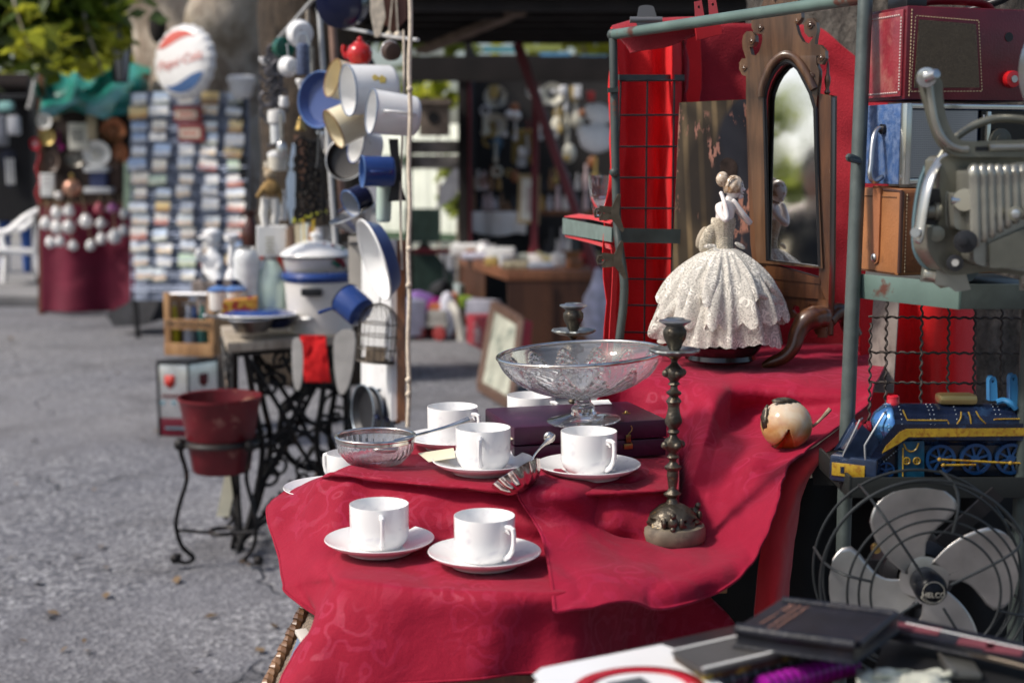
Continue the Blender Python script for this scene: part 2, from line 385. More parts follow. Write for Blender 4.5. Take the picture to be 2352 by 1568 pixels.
cols = [
 [U_(1462,806), U_(1405,868), D(1366,936,2.38), D(1362,1005,2.30), M_(1300,1062,.897), M_(1188,1114,.899), D(1243,1225,1.955), D(1266,1326,1.815), D(1274,1400,1.738)],
 [U_(1530,800), U_(1470,862), D(1440,950,2.36), D(1425,1022,2.28), M_(1400,1066,.899), M_(1325,1124,.899), D(1345,1215,1.955), D(1362,1326,1.81), D(1345,1392,1.745)],
 [U_(1600,795), U_(1535,866), D(1505,965,2.34), D(1490,1040,2.26), M_(1462,1090,.899), D(1432,1150,2.05), D(1432,1225,1.99), L_(1445,1318,.822), D(1440,1380,1.77)],
 [U_(1670,792), U_(1600,869), D(1580,960,2.31), D(1560,1050,2.24), D(1540,1120,2.17), D(1528,1180,2.10), L_(1528,1225,.820), L_(1520,1320,.819), D(1520,1398,1.795)],
 [U_(1740,790), U_(1655,871), D(1637,950,2.25), D(1606,1040,2.17), D(1586,1115,2.11), D(1575,1180,2.07), L_(1588,1228,.820), L_(1610,1312,.819), D(1632,1366,1.83)],
 [U_(1800,789), U_(1712,872), D(1686,955,2.35), D(1652,1045,2.19), D(1636,1120,2.12), D(1630,1185,2.06), L_(1652,1238,.822), L_(1682,1285,.82), D(1700,1322,1.87)],
 [U_(1870,789), U_(1790,873), D(1762,955,2.34), Zp(1722,1046,.912), D(1694,1098,2.085), D(1682,1150,2.05), D(1700,1200,1.99), D(1735,1235,1.93), D(1748,1250,1.91)],
 [U_(1950,790), U_(1880,876), D(1856,952,2.30), Zp(1810,1038,.918), D(1765,1080,2.07), D(1745,1125,2.03), D(1752,1160,1.99), D(1772,1178,1.955), D(1778,1186,1.945)],
 [U_(2060,795), U_(2010,880), D(1993,930,2.26), D(1925,985,2.17), D(1862,1030,2.10), D(1815,1058,2.05), D(1800,1085,2.02), D(1793,1110,1.99), D(1790,1125,1.98)],
]
rowsB = [[c[i] for c in cols] for i in range(len(cols[0]))]
m = MB(); NB = net(rowsB, 11, 9, .0032, 12, 9, lambda u, v: .010*sst(.86, 1, v)*noise.noise(V((u*11, v, 5)))+.009*sst(.12, .3, v)*(1-sst(.55, .7, v))*noise.noise(V((u*12, v*1.5, 2)))); m.grid(NB)
tb = tag(ob('tablecloth', m, DAM2, solid=.0022, smooth=180), 'crimson damask cloth flowing down from the doll to the tall candlestick', 'tablecloth')
m = MB(); m.tube([r[0] for r in NB[:-1]]+NB[-1]+[r[-1] for r in NB[:-1]][::-1], .0024, 6); ob('hem', m, DAM2, tb)
rowsC = [
 [D(1792,1070,2.10), D(1880,1020,2.14), D(2000,928,2.29)],
 [D(1790,1090,2.07), D(1860,1052,2.10), D(1990,965,2.24)],
 [D(1778,1150,2.03), D(1830,1110,2.05), D(1893,1050,2.12)],
 [D(1750,1250,1.99), D(1800,1215,2.0), D(1848,1120,2.08)],
 [D(1738,1340,1.98), D(1786,1330,1.96), D(1826,1240,2.05)],
 [D(1730,1450,1.97), D(1778,1450,1.94), D(1806,1420,2.02)],
]
m = MB(); m.grid(net(rowsC, 10, 6, .0016, 22, 5))
tag(ob('cloth', m, ORANGE, solid=.002, smooth=180), 'plain scarlet cloth hanging from the shelf beside the fan', 'cloth')
# the table under the cloth: only its front rail and the carved side show
t = thing('market_table', 'low brown wooden table under the red cloths, its front rail showing', 'table', (0, 0, 0))
m = MB(); m.box((.08, 2.30, .765), (.44, .76, .03)); ob('tabletop', m, WOODM, t, bevel=.003)
m = MB(); m.bar(D(655,1590,1.87), D(1420,1590,1.85), .02, .055); ob('front_rail', m, WOODD, t, bevel=.003)
for q in ((-.11, 1.96), (-.11, 2.62), (.26, 2.62)):
    m = MB(); m.bar((q[0], q[1], 0), (q[0], q[1], .75), .04); ob('leg', m, WOODD, t, bevel=.003)
TL, TR, BL, BR = D(712,1372,1.99), D(790,1400,1.95), D(548,1705,1.88), D(700,1705,1.84)
t = thing('cane_panel', 'carved wooden cane panel leaning under the corner of the red cloth', 'panel', (0, 0, 0))
def bas():
    mm, nt, b = newmat('cane weave'); co = coords(nt, 'UV')
    br = nd(nt, 'ShaderNodeTexBrick', Scale=26); nt.links.new(co, br.inputs[0]); br.inputs['Color1'].default_value = c4((.30, .21, .13)); br.inputs['Color2'].default_value = c4((.18, .12, .075)); br.inputs['Mortar'].default_value = c4((.03, .02, .015)); br.inputs['Mortar Size'].default_value = .045
    nt.links.new(br.outputs[0], b.inputs[0]); b.inputs['Roughness'].default_value = .6
    bp = nd(nt, 'ShaderNodeBump', Strength=1, Distance=.004); nt.links.new(br.outputs[1], bp.inputs[2]); bp.invert = True; nt.links.new(bp.outputs[0], b.inputs['Normal']); return mm
m = MB(); m.quad(TL, TR, BR, BL); o = ob('cane_weave', m, bas(), t)
uv = o.data.uv_layers.new(); 
for i, q in enumerate(((0, 1), (.3, 1), (.45, 0), (0, 0))): uv.data[i].uv = q
k = 150; pts = [TL.lerp(BL, i/k)+V((.0007*sin(i*1.1), 0, .0007*cos(i*1.1))) for i in range(k+1)]
m = MB(); m.tube(pts, [.0088+.0011*sin(i*1.1)+.0008*sin(i*.37) for i in range(k+1)], 8); ob('carved_edge', m, wood('carved wood', (.11, .05, .022), (.25, .13, .06)), t)
e1, e2 = TL.lerp(BL, .22)+V((.012, -.006, 0)), TL.lerp(BL, .22).lerp(TR.lerp(BR, .44), .95)+V((0, -.006, -.012))
m = MB(); m.bar(D(690,1447,1.945), D(760,1560,1.84), .016, .006); ob('white_bead', m, mat('ivory paint', (.62, .58, .52), .5), t, bevel=.001)
m = MB(); m.quad(D(684,1462,1.94), D(745,1560,1.845), D(700,1640,1.81), D(618,1640,1.87)); ob('mirror_pane', m, mat('dusty mirror', (.30, .34, .40), .25, .8, c2=(.5, .5, .5), c2s=60), t)

# ------------------------------------------------------------------ cups and saucers
def china():
    m, nt, b = newmat('white porcelain'); co = coords(nt)
    v = nd(nt, 'ShaderNodeTexVoronoi', Scale=85); nt.links.new(co, v.inputs[0])
    f = math_(nt, 'MULTIPLY', ramp(nt, ntex(nt, 34, 3, co, 1.2), [(.54, 0.), (.66, 1.)]), ramp(nt, v.outputs['Distance'], [(.2, 1.), (.62, 0.)]))
    c = mix(nt, math_(nt, 'MULTIPLY', f, .5), (.84, .83, .815), (.52, .50, .56)); nt.links.new(c, b.inputs[0])
    b.inputs['Roughness'].default_value = .13; b.inputs['Coat Weight'].default_value = .3; return m
CHINA = china()
def make_saucer():
    m = MB(); m.lathe([(1e-5, .0035), (.038, .0035), (.042, 0), (.0455, 0), (.048, .004), (.066, .0105), (.0745, .0165), (.0752, .0178), (.0745, .0186), (.066, .0138), (.047, .0078), (.043, .0062), (.040, .0064), (1e-5, .0064)], 64)
    return ob('saucer', m, CHINA)
def make_cup():
    t = thing('teacup', 'x', 'cup', (0, 0, 0))
    m = MB(); m.lathe([(1e-5, .003), (.026, .003), (.0275, 0), (.030, 0), (.0335, .003), (.038, .0095), (.0402, .018), (.0405, .058), (.0402, .0592), (.0394, .0592), (.0388, .058), (.0385, .018), (.035, .0085), (.028, .005), (1e-5, .005)], 64)
    ob('cup_body', m, CHINA, t)
    m = MB(); m.tube([(.0385, 0, .050), (.050, 0, .0515), (.0545, 0, .0495), (.0555, 0, .044), (.0555, 0, .032), (.053, 0, .022), (.047, 0, .0135), (.0385, 0, .0085)], [.0032, .0032, .0034, .0032, .003, .003, .003, .0034], 10, flat=1.25)
    m.tube([(.0395, 0, .047), (.045, 0, .046), (.0475, 0, .042)], [.004, .0025, .001], 8)
    ob('handle', m, CHINA, t); return t
cup0 = make_cup(); sau0 = make_saucer(); used = [0, 0]
def place_cup(x, y, zb, az, lab, slab, sd=None, only=None):
    p = Zp(x, y, zb)
    if only != 'saucer':
        t = cup0 if not used[0] else dup(cup0); used[0] = 1
        t.location = p+V((0, 0, .0066 if only is None else 0)); t.rotation_euler = (0, 0, R(az)); t['label'] = lab; t['group'] = 'white porcelain cups'
    if only != 'cup':
        s = sau0 if not used[1] else dup(sau0); used[1] = 1
        s.location = p; s.rotation_euler = (0, 0, random.random()*6); tag(s, slab, 'saucer', 'white porcelain saucers')
place_cup(872, 1264, ZL+.003, -80, 'white cup front left, its handle turned straight to the viewer', 'flowered saucer under the leftmost front cup')
place_cup(1113, 1294, ZL+.003, -46, 'nearest white cup, at the front edge of the red cloth', 'flowered saucer nearest to the front edge of the red cloth')
place_cup(1110, 1082, ZM+.003, -94, 'white cup beside the shell ladle, handle facing the viewer', 'white saucer with the shell ladle resting on it')
place_cup(1352, 1092, ZM+.006, -53, 'white cup in front of the purple case, handle on its right', 'white saucer in front of the purple case')
place_cup(1040, 1026, ZM+.003, -40, 'white cup behind the spoon handle, right of the crystal bowl', 'white saucer half hidden behind the crystal bowl')
place_cup(1220, 996, ZM+.003, -40, 'farthest white cup, behind the purple case and the black tipped spoon', 'white saucer farthest back, behind the purple case')
place_cup(806, 1118, .80, 150, 'white cup mostly hidden by the cloth, only its rim showing', '', only='cup')
place_cup(762, 1142, .826, 0, '', 'white saucer peeping out at the left fold of the cloth', only='saucer')
# ------------------------------------------------------------------ crystal bowl, spoons, ladle, tags
p = Zp(863, 1062, ZM+.003); t = thing('crystal_bowl', 'small fluted crystal bowl with silver rim on the left corner of the step', 'bowl', p); t.scale = (1, 1, .84)
fl = lambda a, u, z: 1 + (.055*abs(sin(a*17+z*30))*max(0, min(1, (.034-z)/.010)) if z < .034 else 0)
m = MB(); m.lathe([(1e-5, .001), (.036, 0), (.040, .002), (.046, .010), (.054, .022), (.058, .034), (.0595, .046), (.0572, .046), (.0555, .034), (.051, .022), (.042, .011), (.034, .007), (1e-5, .007)], 144, mod=fl); ob('glass_body', m, CRYS, t)
m = MB(); m.tube([(.0592*cos(2*pi*i/64), .0592*sin(2*pi*i/64), .049) for i in range(64)], .0028, 10, closed=True); m.lathe([(.0597, .040), (.0606, .041), (.0604, .049), (.0575, .049), (.0582, .041)], 64); ob('silver_rim', m, SILVER, t)
def spoon_line(name, label, pts, rad, mm, grp=None):
    m = MB(); m.tube(curve(pts, 6), rad if not isinstance(rad, list) else [cr([V((q, 0, 0)) for q in rad], i/6).x for i in range((len(rad)-1)*6+1)], 10, flat=.6)
    return m
t = thing('spoon', 'long handled silver spoon standing in the crystal bowl', 'spoon', (0, 0, 0))
m = spoon_line(0, 0, [D(905,1012,2.13), D(960,998,2.15), D(1025,980,2.17), D(1078,962,2.18)], [.0026, .0024, .0028, .0046], SILVER); ob('handle', m, SILVER, t)
m = MB(); m.ball(D(885,1030,2.12), .016, 16, sc=(1.3, .8, .45)); ob('spoon_bowl', m, SILVER, t)
t = thing('spoon', 'silver spoon with black tip lying over the back cups', 'spoon', (0, 0, 0))
m = spoon_line(0, 0, [D(1090,986,2.14), D(1120,974,2.2), D(1180,968,2.22), D(1240,960,2.24), D(1262,958,2.25)], [.0016, .0016, .0018, .002, .0024], SILVER); ob('handle', m, SILVER, t)
m = MB(); m.tube([D(1238,961,2.24), D(1256,957,2.245), D(1276,957,2.25)], [.0025, .004, .0034], 10, flat=.6); ob('tip', m, BLACK, t)
m = MB(); m.ball(D(1076,994,2.125), .012, 14, sc=(1.3, 1, .35)); ob('spoon_bowl', m, SILVER, t)
t = thing('ladle', 'silver shell shaped ladle leaning against the cup by the purple case', 'ladle', (0, 0, 0))
c0 = D(1188,1092,1.975); ax = (D(1262,1000,2.04)-c0).normalized()
nrm = V((-.50, .30, .80)).normalized(); xa = (ax - nrm*ax.dot(nrm)).normalized(); ya = nrm.cross(xa)
MX = Matrix((xa, ya, nrm)).transposed()
m = MB(); m.lathe([(1e-5, -.024), (.013, -.0222), (.0225, -.0165), (.030, -.007), (.035, .005), (.0342, .0055), (.029, -.0055), (.0215, -.0145), (.0122, -.020), (1e-5, -.0218)], 96, c0, MX, mod=lambda a, u, z: (1+.13*abs(cos(a*5.5)))); ob('shell_bowl', m, mat('tarnished silver', (.62, .56, .52), .14, 1, var=.3, vs=50, c2=(.30, .22, .2), c2s=60, c2t=.58), t)
e = D(1268,1000,2.05); s0 = c0+xa*.024+nrm*.003
m = MB(); m.tube(curve([s0, s0.lerp(e, .3)+nrm*.004, s0.lerp(e, .6)+nrm*.003, s0.lerp(e, .84), e], 6), [.0028]*10+[.003, .0034, .004, .0048, .0056, .0062, .0074, .009, .010, .0104, .0105, .0104, .0095, .007, .003][:15], 12, flat=.45)
m.ball(e+V((-.004, -.003, -.002)), .0085, 12, sc=(1, .5, 1)); ob('handle', m, SILVER, t)
for (q, lab) in (([(960,1040), (1042,1028), (1046,1050), (985,1060)], 'cream price tag between the crystal bowl and the middle cup'), ([(1152,985), (1185,978), (1212,994), (1172,1010)], 'cream price tag hanging over the corner of the purple case')):
    dd = [2.13, 2.14, 2.085, 2.08] if q[0][0] < 1000 else [2.2, 2.22, 2.14, 2.13]
    vs = [D(x, y, d) for (x, y), d in zip(q, dd)]; nn = (vs[1]-vs[0]).cross(vs[2]-vs[0]).normalized()*.0008
    m = MB(); m.add(vs+[v+nn for v in vs], [(0,1,2,3), (7,6,5,4), (0,4,5,1), (1,5,6,2), (2,6,7,3), (3,7,4,0)]); o = ob('price_tag', m, mat('tag paper', (.72, .66, .48), .7, var=.05, c2=(.35, .33, .3), c2s=200, c2t=.7)); tag(o, lab, 'price tag', 'paper price tags')
# ------------------------------------------------------------------ purple case
Ax, Bx = Zp(1181, 1066, ZM+.004), Zp(1530, 1045, ZM+.004); dirx = (Bx-Ax); Lx = dirx.length; rz = atan2(dirx.y, dirx.x)
t = thing('purple_case', 'flat purple leather case under the crystal compote', 'case', Ax, (0, 0, rz))
PUR = mat('purple leather', (.045, .007, .028), .38, var=.3, vs=20, bump=.3, bs=400, c2=(.14, .06, .10), c2s=20, c2t=.66)
m = MB(); m.box((Lx/2, .085, .0135), (Lx, .17, .027)); ob('case_base', m, PUR, t, bevel=.003)
m = MB(); m.box((Lx/2, .085, .0425), (Lx+.002, .172, .029)); ob('lid', m, PUR, t, bevel=.005)
m = MB(); m.tube([(Lx*.75+.004*sin(i), -.002-.001*(i%2), .014+i*.004) for i in range(10)], .0009, 6); m.box((Lx*.74, -.0025, .018), (.014, .003, .008)); m.box((Lx*.74, -.0025, .030), (.008, .003, .012)); ob('latch', m, BRASS, t, bevel=.0007)
m = MB(); m.box((Lx*.82, .06, .0575), (.012, .007, .0015)); m.ball((Lx*.82, .06, .059), .003, 8); ob('stud', m, BRASS, t)
o = ob('price_tag', MB().box((0, 0, 0), (.05, .018, .001)), WPAPER, None, Ax+V((cos(rz)*Lx*.74-sin(rz)*.15, sin(rz)*Lx*.74+cos(rz)*.15, .0605)), (R(14), 0, rz)); tag(o, 'small white tag on the back of the purple case behind the compote', 'price tag', 'paper price tags')
# ------------------------------------------------------------------ compote
pz = ZM+.004+.0572; p = Zp(1341, 967, pz)
t = thing('compote', 'large cut crystal compote with silver rim on the purple case', 'compote', p, (0, R(-3.2), R(10)))
def cut(a, u, z):
    z = .040+(z-.040)/.79
    if z < .045 or z > .1165 or u > .62: return 1
    k = 14; ph = (a*k/(2*pi)) % 1; w = abs(ph-.5)*2                       # pointed petals
    h = (z-.05)/.06; arch = 1-abs(w)**1.6
    d = 0
    e = abs(h-(.25+.65*arch**2.2)); d -= .026*max(0, 1-e/.11)
    if h < .25+.5*arch:
        g = abs(((a*k*1.5/pi + h*5) % 1)-.5)+abs(((a*k*1.5/pi - h*5) % 1)-.5); d -= .034*g
    return 1+d
out = [(.024, .040), (.042, .0425), (.062, .049), (.080, .058), (.096, .069), (.109, .082), (.118, .095), (.1235, .107), (.1262, .1165), (.1268, .121)]; out = [(r, .040+(z-.040)*.79) for r, z in out]
oc = curve([(r, 0, z) for r, z in out], 7); inn = [(p_.x-.0042, 0, p_.z+.002) for p_ in oc][::-1]
prof = [(p_.x, p_.z) for p_ in oc]+[(max(1e-5, q[0]), q[2]) for q in inn]+[(1e-5, .043)]
st = [(1e-5, .0005), (.054, 0), (.057, .0018), (.056, .0035), (.035, .0085), (.020, .012), (.0175, .016), (.0195, .021), (.016, .025), (.0128, .029), (.0125, .034), (.016, .0375), (.024, .040)]
prof = st[:-1]+prof
def cm(a, u, z):
    if z < .0085: return 1+.012*sin(a*24) if z > .002 else 1
    if z < .038: return 1-.05*abs(sin(a*4)) if z > .02 else 1
    return cut(a, u, z)
m = MB(); m.lathe(prof, 224, mod=cm); ob('cut_glass_body', m, CRYS, t, smooth=24)
m = MB(); m.tube([(.1262*cos(2*pi*i/80), .1262*sin(2*pi*i/80), .1048) for i in range(80)], .0030, 10, closed=True); ob('silver_rim', m, SILVER, t)
# ------------------------------------------------------------------ candlesticks
def make_candlestick():
    t = thing('candlestick', 'x', 'candlestick', (0, 0, 0)); q = 1.952/F
    def pr(l): return [(max(1e-5, r*q), (1268-y)*q*1.02) for r, y in l]
    m = MB(); m.lathe(pr([(0, 1268), (74, 1268), (79, 1262), (79, 1240), (75, 1230), (66, 1226), (0, 1225)]), 48); ob('marble_base', m, mat('beige marble', (.17, .14, .10), .6, var=.3, vs=40, c2=(.12, .10, .075), c2s=50, c2t=.6), t)
    g = lambda a, u, z: 1+.06*sin(a*9)*sin(z*900)+.03*sin(a*5+z*300)
    m = MB(); m.lathe(pr([(66, 1226), (64, 1218), (57, 1214), (58, 1208), (50, 1200), (40, 1192), (28, 1184), (15, 1180), (12, 1172)]), 64, mod=g)
    for k in range(3):
        a = R(-95+120*k); c = V((cos(a)*.038, sin(a)*.038, .034)); m.ball(c, .0075, 10, sc=(1, 1, 1.3)); m.ball(c*1.12+V((0, 0, .007)), .0048, 8); m.ball(c*1.12+V((0, 0, -.012)), .004, 8)
        m.ball(c+V((-sin(a)*.012, cos(a)*.012, -.001)), .004, 8, sc=(1, 1, 2)); m.ball(c-V((-sin(a)*.012, cos(a)*.012, .001)), .004, 8, sc=(1, 1, 2))
    ob('domed_foot', m, BRONZE, t)
    prof = [(12,1174),(10,1168),(19,1162),(20,1158),(12,1152),(9,1146),(12,1130),(14,1115),(13,1105),(18,1099),(19,1095),(12,1090),(8,1084),(9,1078),(15,1072),(9,1066),(10,1060),(19,1052),(22,1044),(20,1034),(10,1026),(8,1020),(15,1014),(9,1008),(13,1002),(18,994),(19,986),(16,972),(13,958),(14,950),(18,944),(14,938),(9,932),(17,926),(18,922),(9,916),(8,908),(14,904),(9,898),(12,892),(21,886),(23,878),(21,868),(12,860),(7,854),(8,848),(15,842),(19,838),(22,834),(12,831)]
    gg = lambda a, u, z: 1+.10*sin(a*4+z*200)*abs(sin(z*160))
    m = MB(); m.lathe(pr(prof), 32, mod=gg)
    for y in (878, 1044):
        for k in range(4):
            a = R(20+90*k); m.ball((cos(a)*.0125, sin(a)*.0125, (1268-y)*q*1.02), .0058, 10)
    ob('stem', m, BRONZE, t)
    m = MB(); m.lathe(pr([(10, 834), (24, 834), (40, 836), (56, 830), (59, 826), (56, 823), (40, 829), (24, 828), (10, 826)]), 72, mod=lambda a, u, z: 1+.035*sin(a*12)+.02*sin(a*5)); ob('drip_pan', m, mat('verdigris bronze', (.25, .27, .26), .4, .8, var=.5, vs=60, bump=.6, bs=160), t)
    m = MB(); m.lathe(pr([(10, 828), (12, 824), (15, 820), (18, 812), (24, 800), (27, 790), (26, 780), (22, 775), (21, 770), (17, 770), (16, 790), (0, 795)]), 48, mod=lambda a, u, z: 1+.05*sin(a*6+z*250)*sin(z*250)); ob('candle_cup', m, BRONZE, t)
    m = MB(); m.lathe(pr([(20, 772), (25, 768), (37, 761), (37, 758), (26, 757), (21, 753), (20, 753), (20, 760), (16, 766)]), 48); ob('rim', m, mat('dull pewter', (.40, .42, .44), .35, .9, var=.3, vs=40), t)
    return t
c1 = make_candlestick(); c1.location = Zp(1543, 1240, .819); c1['label'] = 'tall bronze candlestick on a round marble foot before the red cloth'; c1['group'] = 'bronze candlesticks'
q = D(1317, 697, 2.42); q.z -= .313*1.06
c2 = dup(c1, q, (0, 0, 1), 'bronze candlestick behind the crystal compote, only its top clear', sc=1.06)
# ------------------------------------------------------------------ onyx apple
p = Zp(1805, 1033, .916); t = thing('onyx_apple', 'round onyx apple with bronze leaves and a cut wedge', 'ornament', p, (0, 0, R(8)))
def onyx():
    m, nt, b = newmat('onyx'); co = coords(nt); n = ntex(nt, 22, 4, co, 1.5)
    c = ramp(nt, n, [(.3, (.42, .16, .045)), (.5, (.56, .33, .14)), (.7, (.66, .55, .40))]); sx = nd(nt, 'ShaderNodeSeparateXYZ'); nt.links.new(co, sx.inputs[0])
    c = mix(nt, ramp(nt, sx.outputs[2], [(.035, 0.), (.075, .8)]), c, (.62, .57, .48)); nt.links.new(c, b.inputs[0]); b.inputs['Roughness'].default_value = .16; b.inputs['Subsurface Weight'].default_value = .15; b.inputs['Subsurface Radius'].default_value = (.02, .01, .005); return m
rr = .0385; m = MB(); n_, k_ = 128, 72; rows = []
for i in range(k_+1):
    row = []
    for j in range(n_):
        th = pi*i/k_; a = 2*pi*j/n_; x, y, z = sin(th)*cos(a), sin(th)*sin(a), -cos(th)
        s = rr
        dx = x+.24; w = max(0, -z-.02)*.50                                # the wedge cut at lower front
        if y < -.1 and abs(dx) < w: s = rr*(1-.42*(1-abs(dx)/w))
        row.append(V((x*s, y*s, z*s*.98+rr)))
    rows.append(row)
m.grid(rows, wrap=True); ob('apple_body', m, onyx(), t, smooth=50)
def leaf(c, ax, side, n, L, W):
    ax, side, n = V(ax).normalized(), V(side).normalized(), V(n).normalized(); vs = []; rows = []
    for i in range(9):
        u = i/8; wd = W*sin(pi*min(1, u*.92+.08))*(1+.16*cos(i*pi)); rows.append([V(c)+ax*(L*(u-.5))+side*wd*s_-n*(.006*(2*u-1)**2+.003*abs(s_)) for s_ in (-1, -.5, 0, .5, 1)])
    q = MB(); q.grid(rows); return q
m = MB(); rows = []
for i in range(11):
    z = -.05-.80*i/10; w_ = (-z-.02)*.46; rows.append([V(((-.24+w_*u), -sqrt(max(.01, 1-.0576-z*z))*(.70+.28*abs(u)), z))*rr+V((0, 0, rr)) for u in [k/6-1 for k in range(13)]])
m.grid(rows); ob('wedge_cut', m, mat('amber onyx', (.36, .085, .012), .3, var=.3, vs=60), t, smooth=180)
ob('leaf', leaf((-.002, -.004, .080), (1, .1, -.15), (0, 1, .1), (0, 0, 1), .046, .011), BRONZE, t, solid=.0018)
ob('leaf', leaf((-.040, -.004, .050), (.1, .1, 1), (0, 1, 0), (-1, 0, 0), .040, .012), BRONZE, t, solid=.0018)
m = MB(); m.tube(curve([(.030, -.005, .030), (.045, -.012, .044), (.062, -.016, .064)], 4), [.0022]*6+[.003, .0034, .0036], 8); ob('stem', m, mat('twig', (.30, .22, .15), .6, var=.4, vs=80), t)
# ================================================================== the green shelf rack with its red backdrops
GREEN = mat('chipped green paint', (.105, .16, .14), .45, var=.2, vs=12, bump=.15, bs=90, c2=(.10, .038, .026), c2s=13, c2t=.62, c2w=.03)
GREEND = mat('dark green pipe', (.045, .058, .054), .5, var=.35, vs=20, bump=.25, bs=120, c2=(.10, .05, .035), c2s=25, c2t=.68, c2w=.03)
t = thing('shelf_rack', 'green steel pipe rack with trays holding radios, mirror cloth and train', 'rack', (0, 0, 0))
pL, pR = D(1408, 80, 2.56), D(1988, -6, 2.0)
m = MB(); m.tube([pL, pR], .0092, 14); ob('top_bar', m, GREEN, t)
m = MB(); m.tube(curve([pL+V((0, 0, .004)), D(1412,300,2.56), D(1417,500,2.56), D(1422,560,2.55), D(1433,640,2.54), D(1432,700,2.54), D(1422,790,2.54), D(1415,900,2.54)], 5), .0078, 12); m.ball(pL, .011, 12)
m.bar(D(1396,208,2.55), D(1420,206,2.55), .008); m.ball(D(1411,396,2.55), .009, 10); ob('post', m, GREEND, t)
b0 = D(1944,1010,2.0); m = MB(); m.tube([pR+V((0, 0, .01)), D(1945,1000,2.0), V((b0.x, b0.y, 0))], .0105, 14); m.tube(curve([D(1975,372,1.99), D(1950,366,1.97), D(1951,358,1.97), D(1972,366,1.99)], 4), .0035, 8); ob('post', m, mat('grey green pipe', (.085, .105, .10), .42, .2, var=.25, vs=25, bump=.2, bs=100, c2=(.09, .05, .035), c2s=20, c2t=.7, c2w=.03), t)
q = D(2470, -60, 1.75); m = MB(); m.tube([V((q.x, q.y+.1, q.z)), V((q.x, q.y+.1, 0))], .0105, 12); ob('post', m, GREEND, t)
m = MB(); m.tube([D(2352,-30,2.25), D(2300,0,2.28), D(2225,26,2.3), D(2200,30,2.32)], .007, 10); ob('brace', m, BLACK, t); m = MB(); m.tube([D(2228,-10,2.4), D(2230,30,2.4)], .008, 10); ob('brace', m, BLACK, t)
# left bracket tray
m = MB(); z1, z0 = D(1292,501,2.97), D(1292,536,2.97)
a, b, c, d = D(1292,501,2.97), D(1405,523,2.56), D(1404,556,2.56), D(1292,537,2.97)
nn = V((.004, .002, 0)); m.add([a, b, c, d, a+nn, b+nn, c+nn, d+nn], [(0,1,2,3), (7,6,5,4), (0,4,5,1), (1,5,6,2), (2,6,7,3), (3,7,4,0)]); ob('tray_flange', m, mat('pale green paint', (.15, .20, .18), .5, var=.2, vs=30, bump=.15, bs=200), t)
m = MB(); m.bar(D(1418,540,2.57), D(1562,543,2.60), .004, .026); ob('rail', m, GREEND, t); m = MB(); m.bar(D(1418,178,2.6), D(1568,178,2.72), .010); ob('rail', m, GREEND, t)
# right tray (radios) and low tray (train)
DGRN = mat('near black green paint', (.010, .012, .011), .6, var=.3)  # near-black green for the low tray and its rail
def tray(z, corner, post, xr, back, h, mm, t, fl=None, pxl=1992):
    c, p = corner, post; m = MB(); k = .0035
    vs = [V((p.x, p.y, z)), V((c.x, c.y, z)), V((c.x, c.y, z-h)), V((p.x, p.y, z-h))]; o = V((.004, 0, 0))
    m.add(vs+[v+o for v in vs], [(0,1,2,3), (7,6,5,4), (0,4,5,1), (1,5,6,2), (2,6,7,3), (3,7,4,0)]); ob('tray_flange', m, mm[0], t, bevel=.0008)
    m = MB(); m.box(((c.x+xr)/2+.003, c.y+.002, z-h/2-.0005), (xr-c.x-.002, .004, h-.002)); ob('tray_flange', m, mm[1], t, bevel=.0008)
    m = MB(); m.add([V(((pxl-1176)/F*back, back, z-h*.45)), V((p.x+.006, p.y, z-h*.45)), V((xr, back, z-h*.45)), V((xr, c.y+.006, z-h*.45)), V((c.x+.006, c.y+.006, z-h*.45))], [(0, 2, 3, 4, 1)]); ob('tray_floor', m, fl or GREEND, t, solid=.003)
cA, pA = D(2203,652,1.85), D(1976,628,2.0); xr = D(2480,660,1.85).x
tray(1.19, cA, pA, xr, 2.5, .0345, (GREEN, GREEND), t)
cB, pB = D(1935,1058,1.985), D(1850,1058,2.04); tray(.928, V((D(1942,1058,1.93).x, 1.87, .928)), V((D(1942,1058,1.93).x, 2.06, .928)), xr, 2.35, .030, (DGRN, DGRN), t, DGRN)
m = MB(); m.bar(D(1868,1080,2.12), D(1975,1080,2.08), .012, .042); ob('rail', m, DGRN, t)
# wire grid behind the left post
def rod(m, a, b, r=.0014): m.tube([a, b], r, 6)
f = Fr(1422, 400, 2.63, R(-9)); t = thing('wire_grid', 'black welded wire grid in front of the scarlet cloth', 'grid', f); m = MB()
for i, x in enumerate((1426, 1487, 1549)):
    p0, p1 = f(x, 182), f(x, 182); p1 = V((p0.x-.012 if i == 0 else p0.x, 0, f(1426, 800).z)); rod(m, p0, p1, .0019)
for y in (186, 265, 337, 408, 478, 541, 592, 640, 700, 762, 800):
    p0 = f(1424, y); rod(m, p0+V((0, -.003, 0)), V((p0.x+.118, -.003, p0.z)), .0019)
ob('wires', m, BLACK, t)
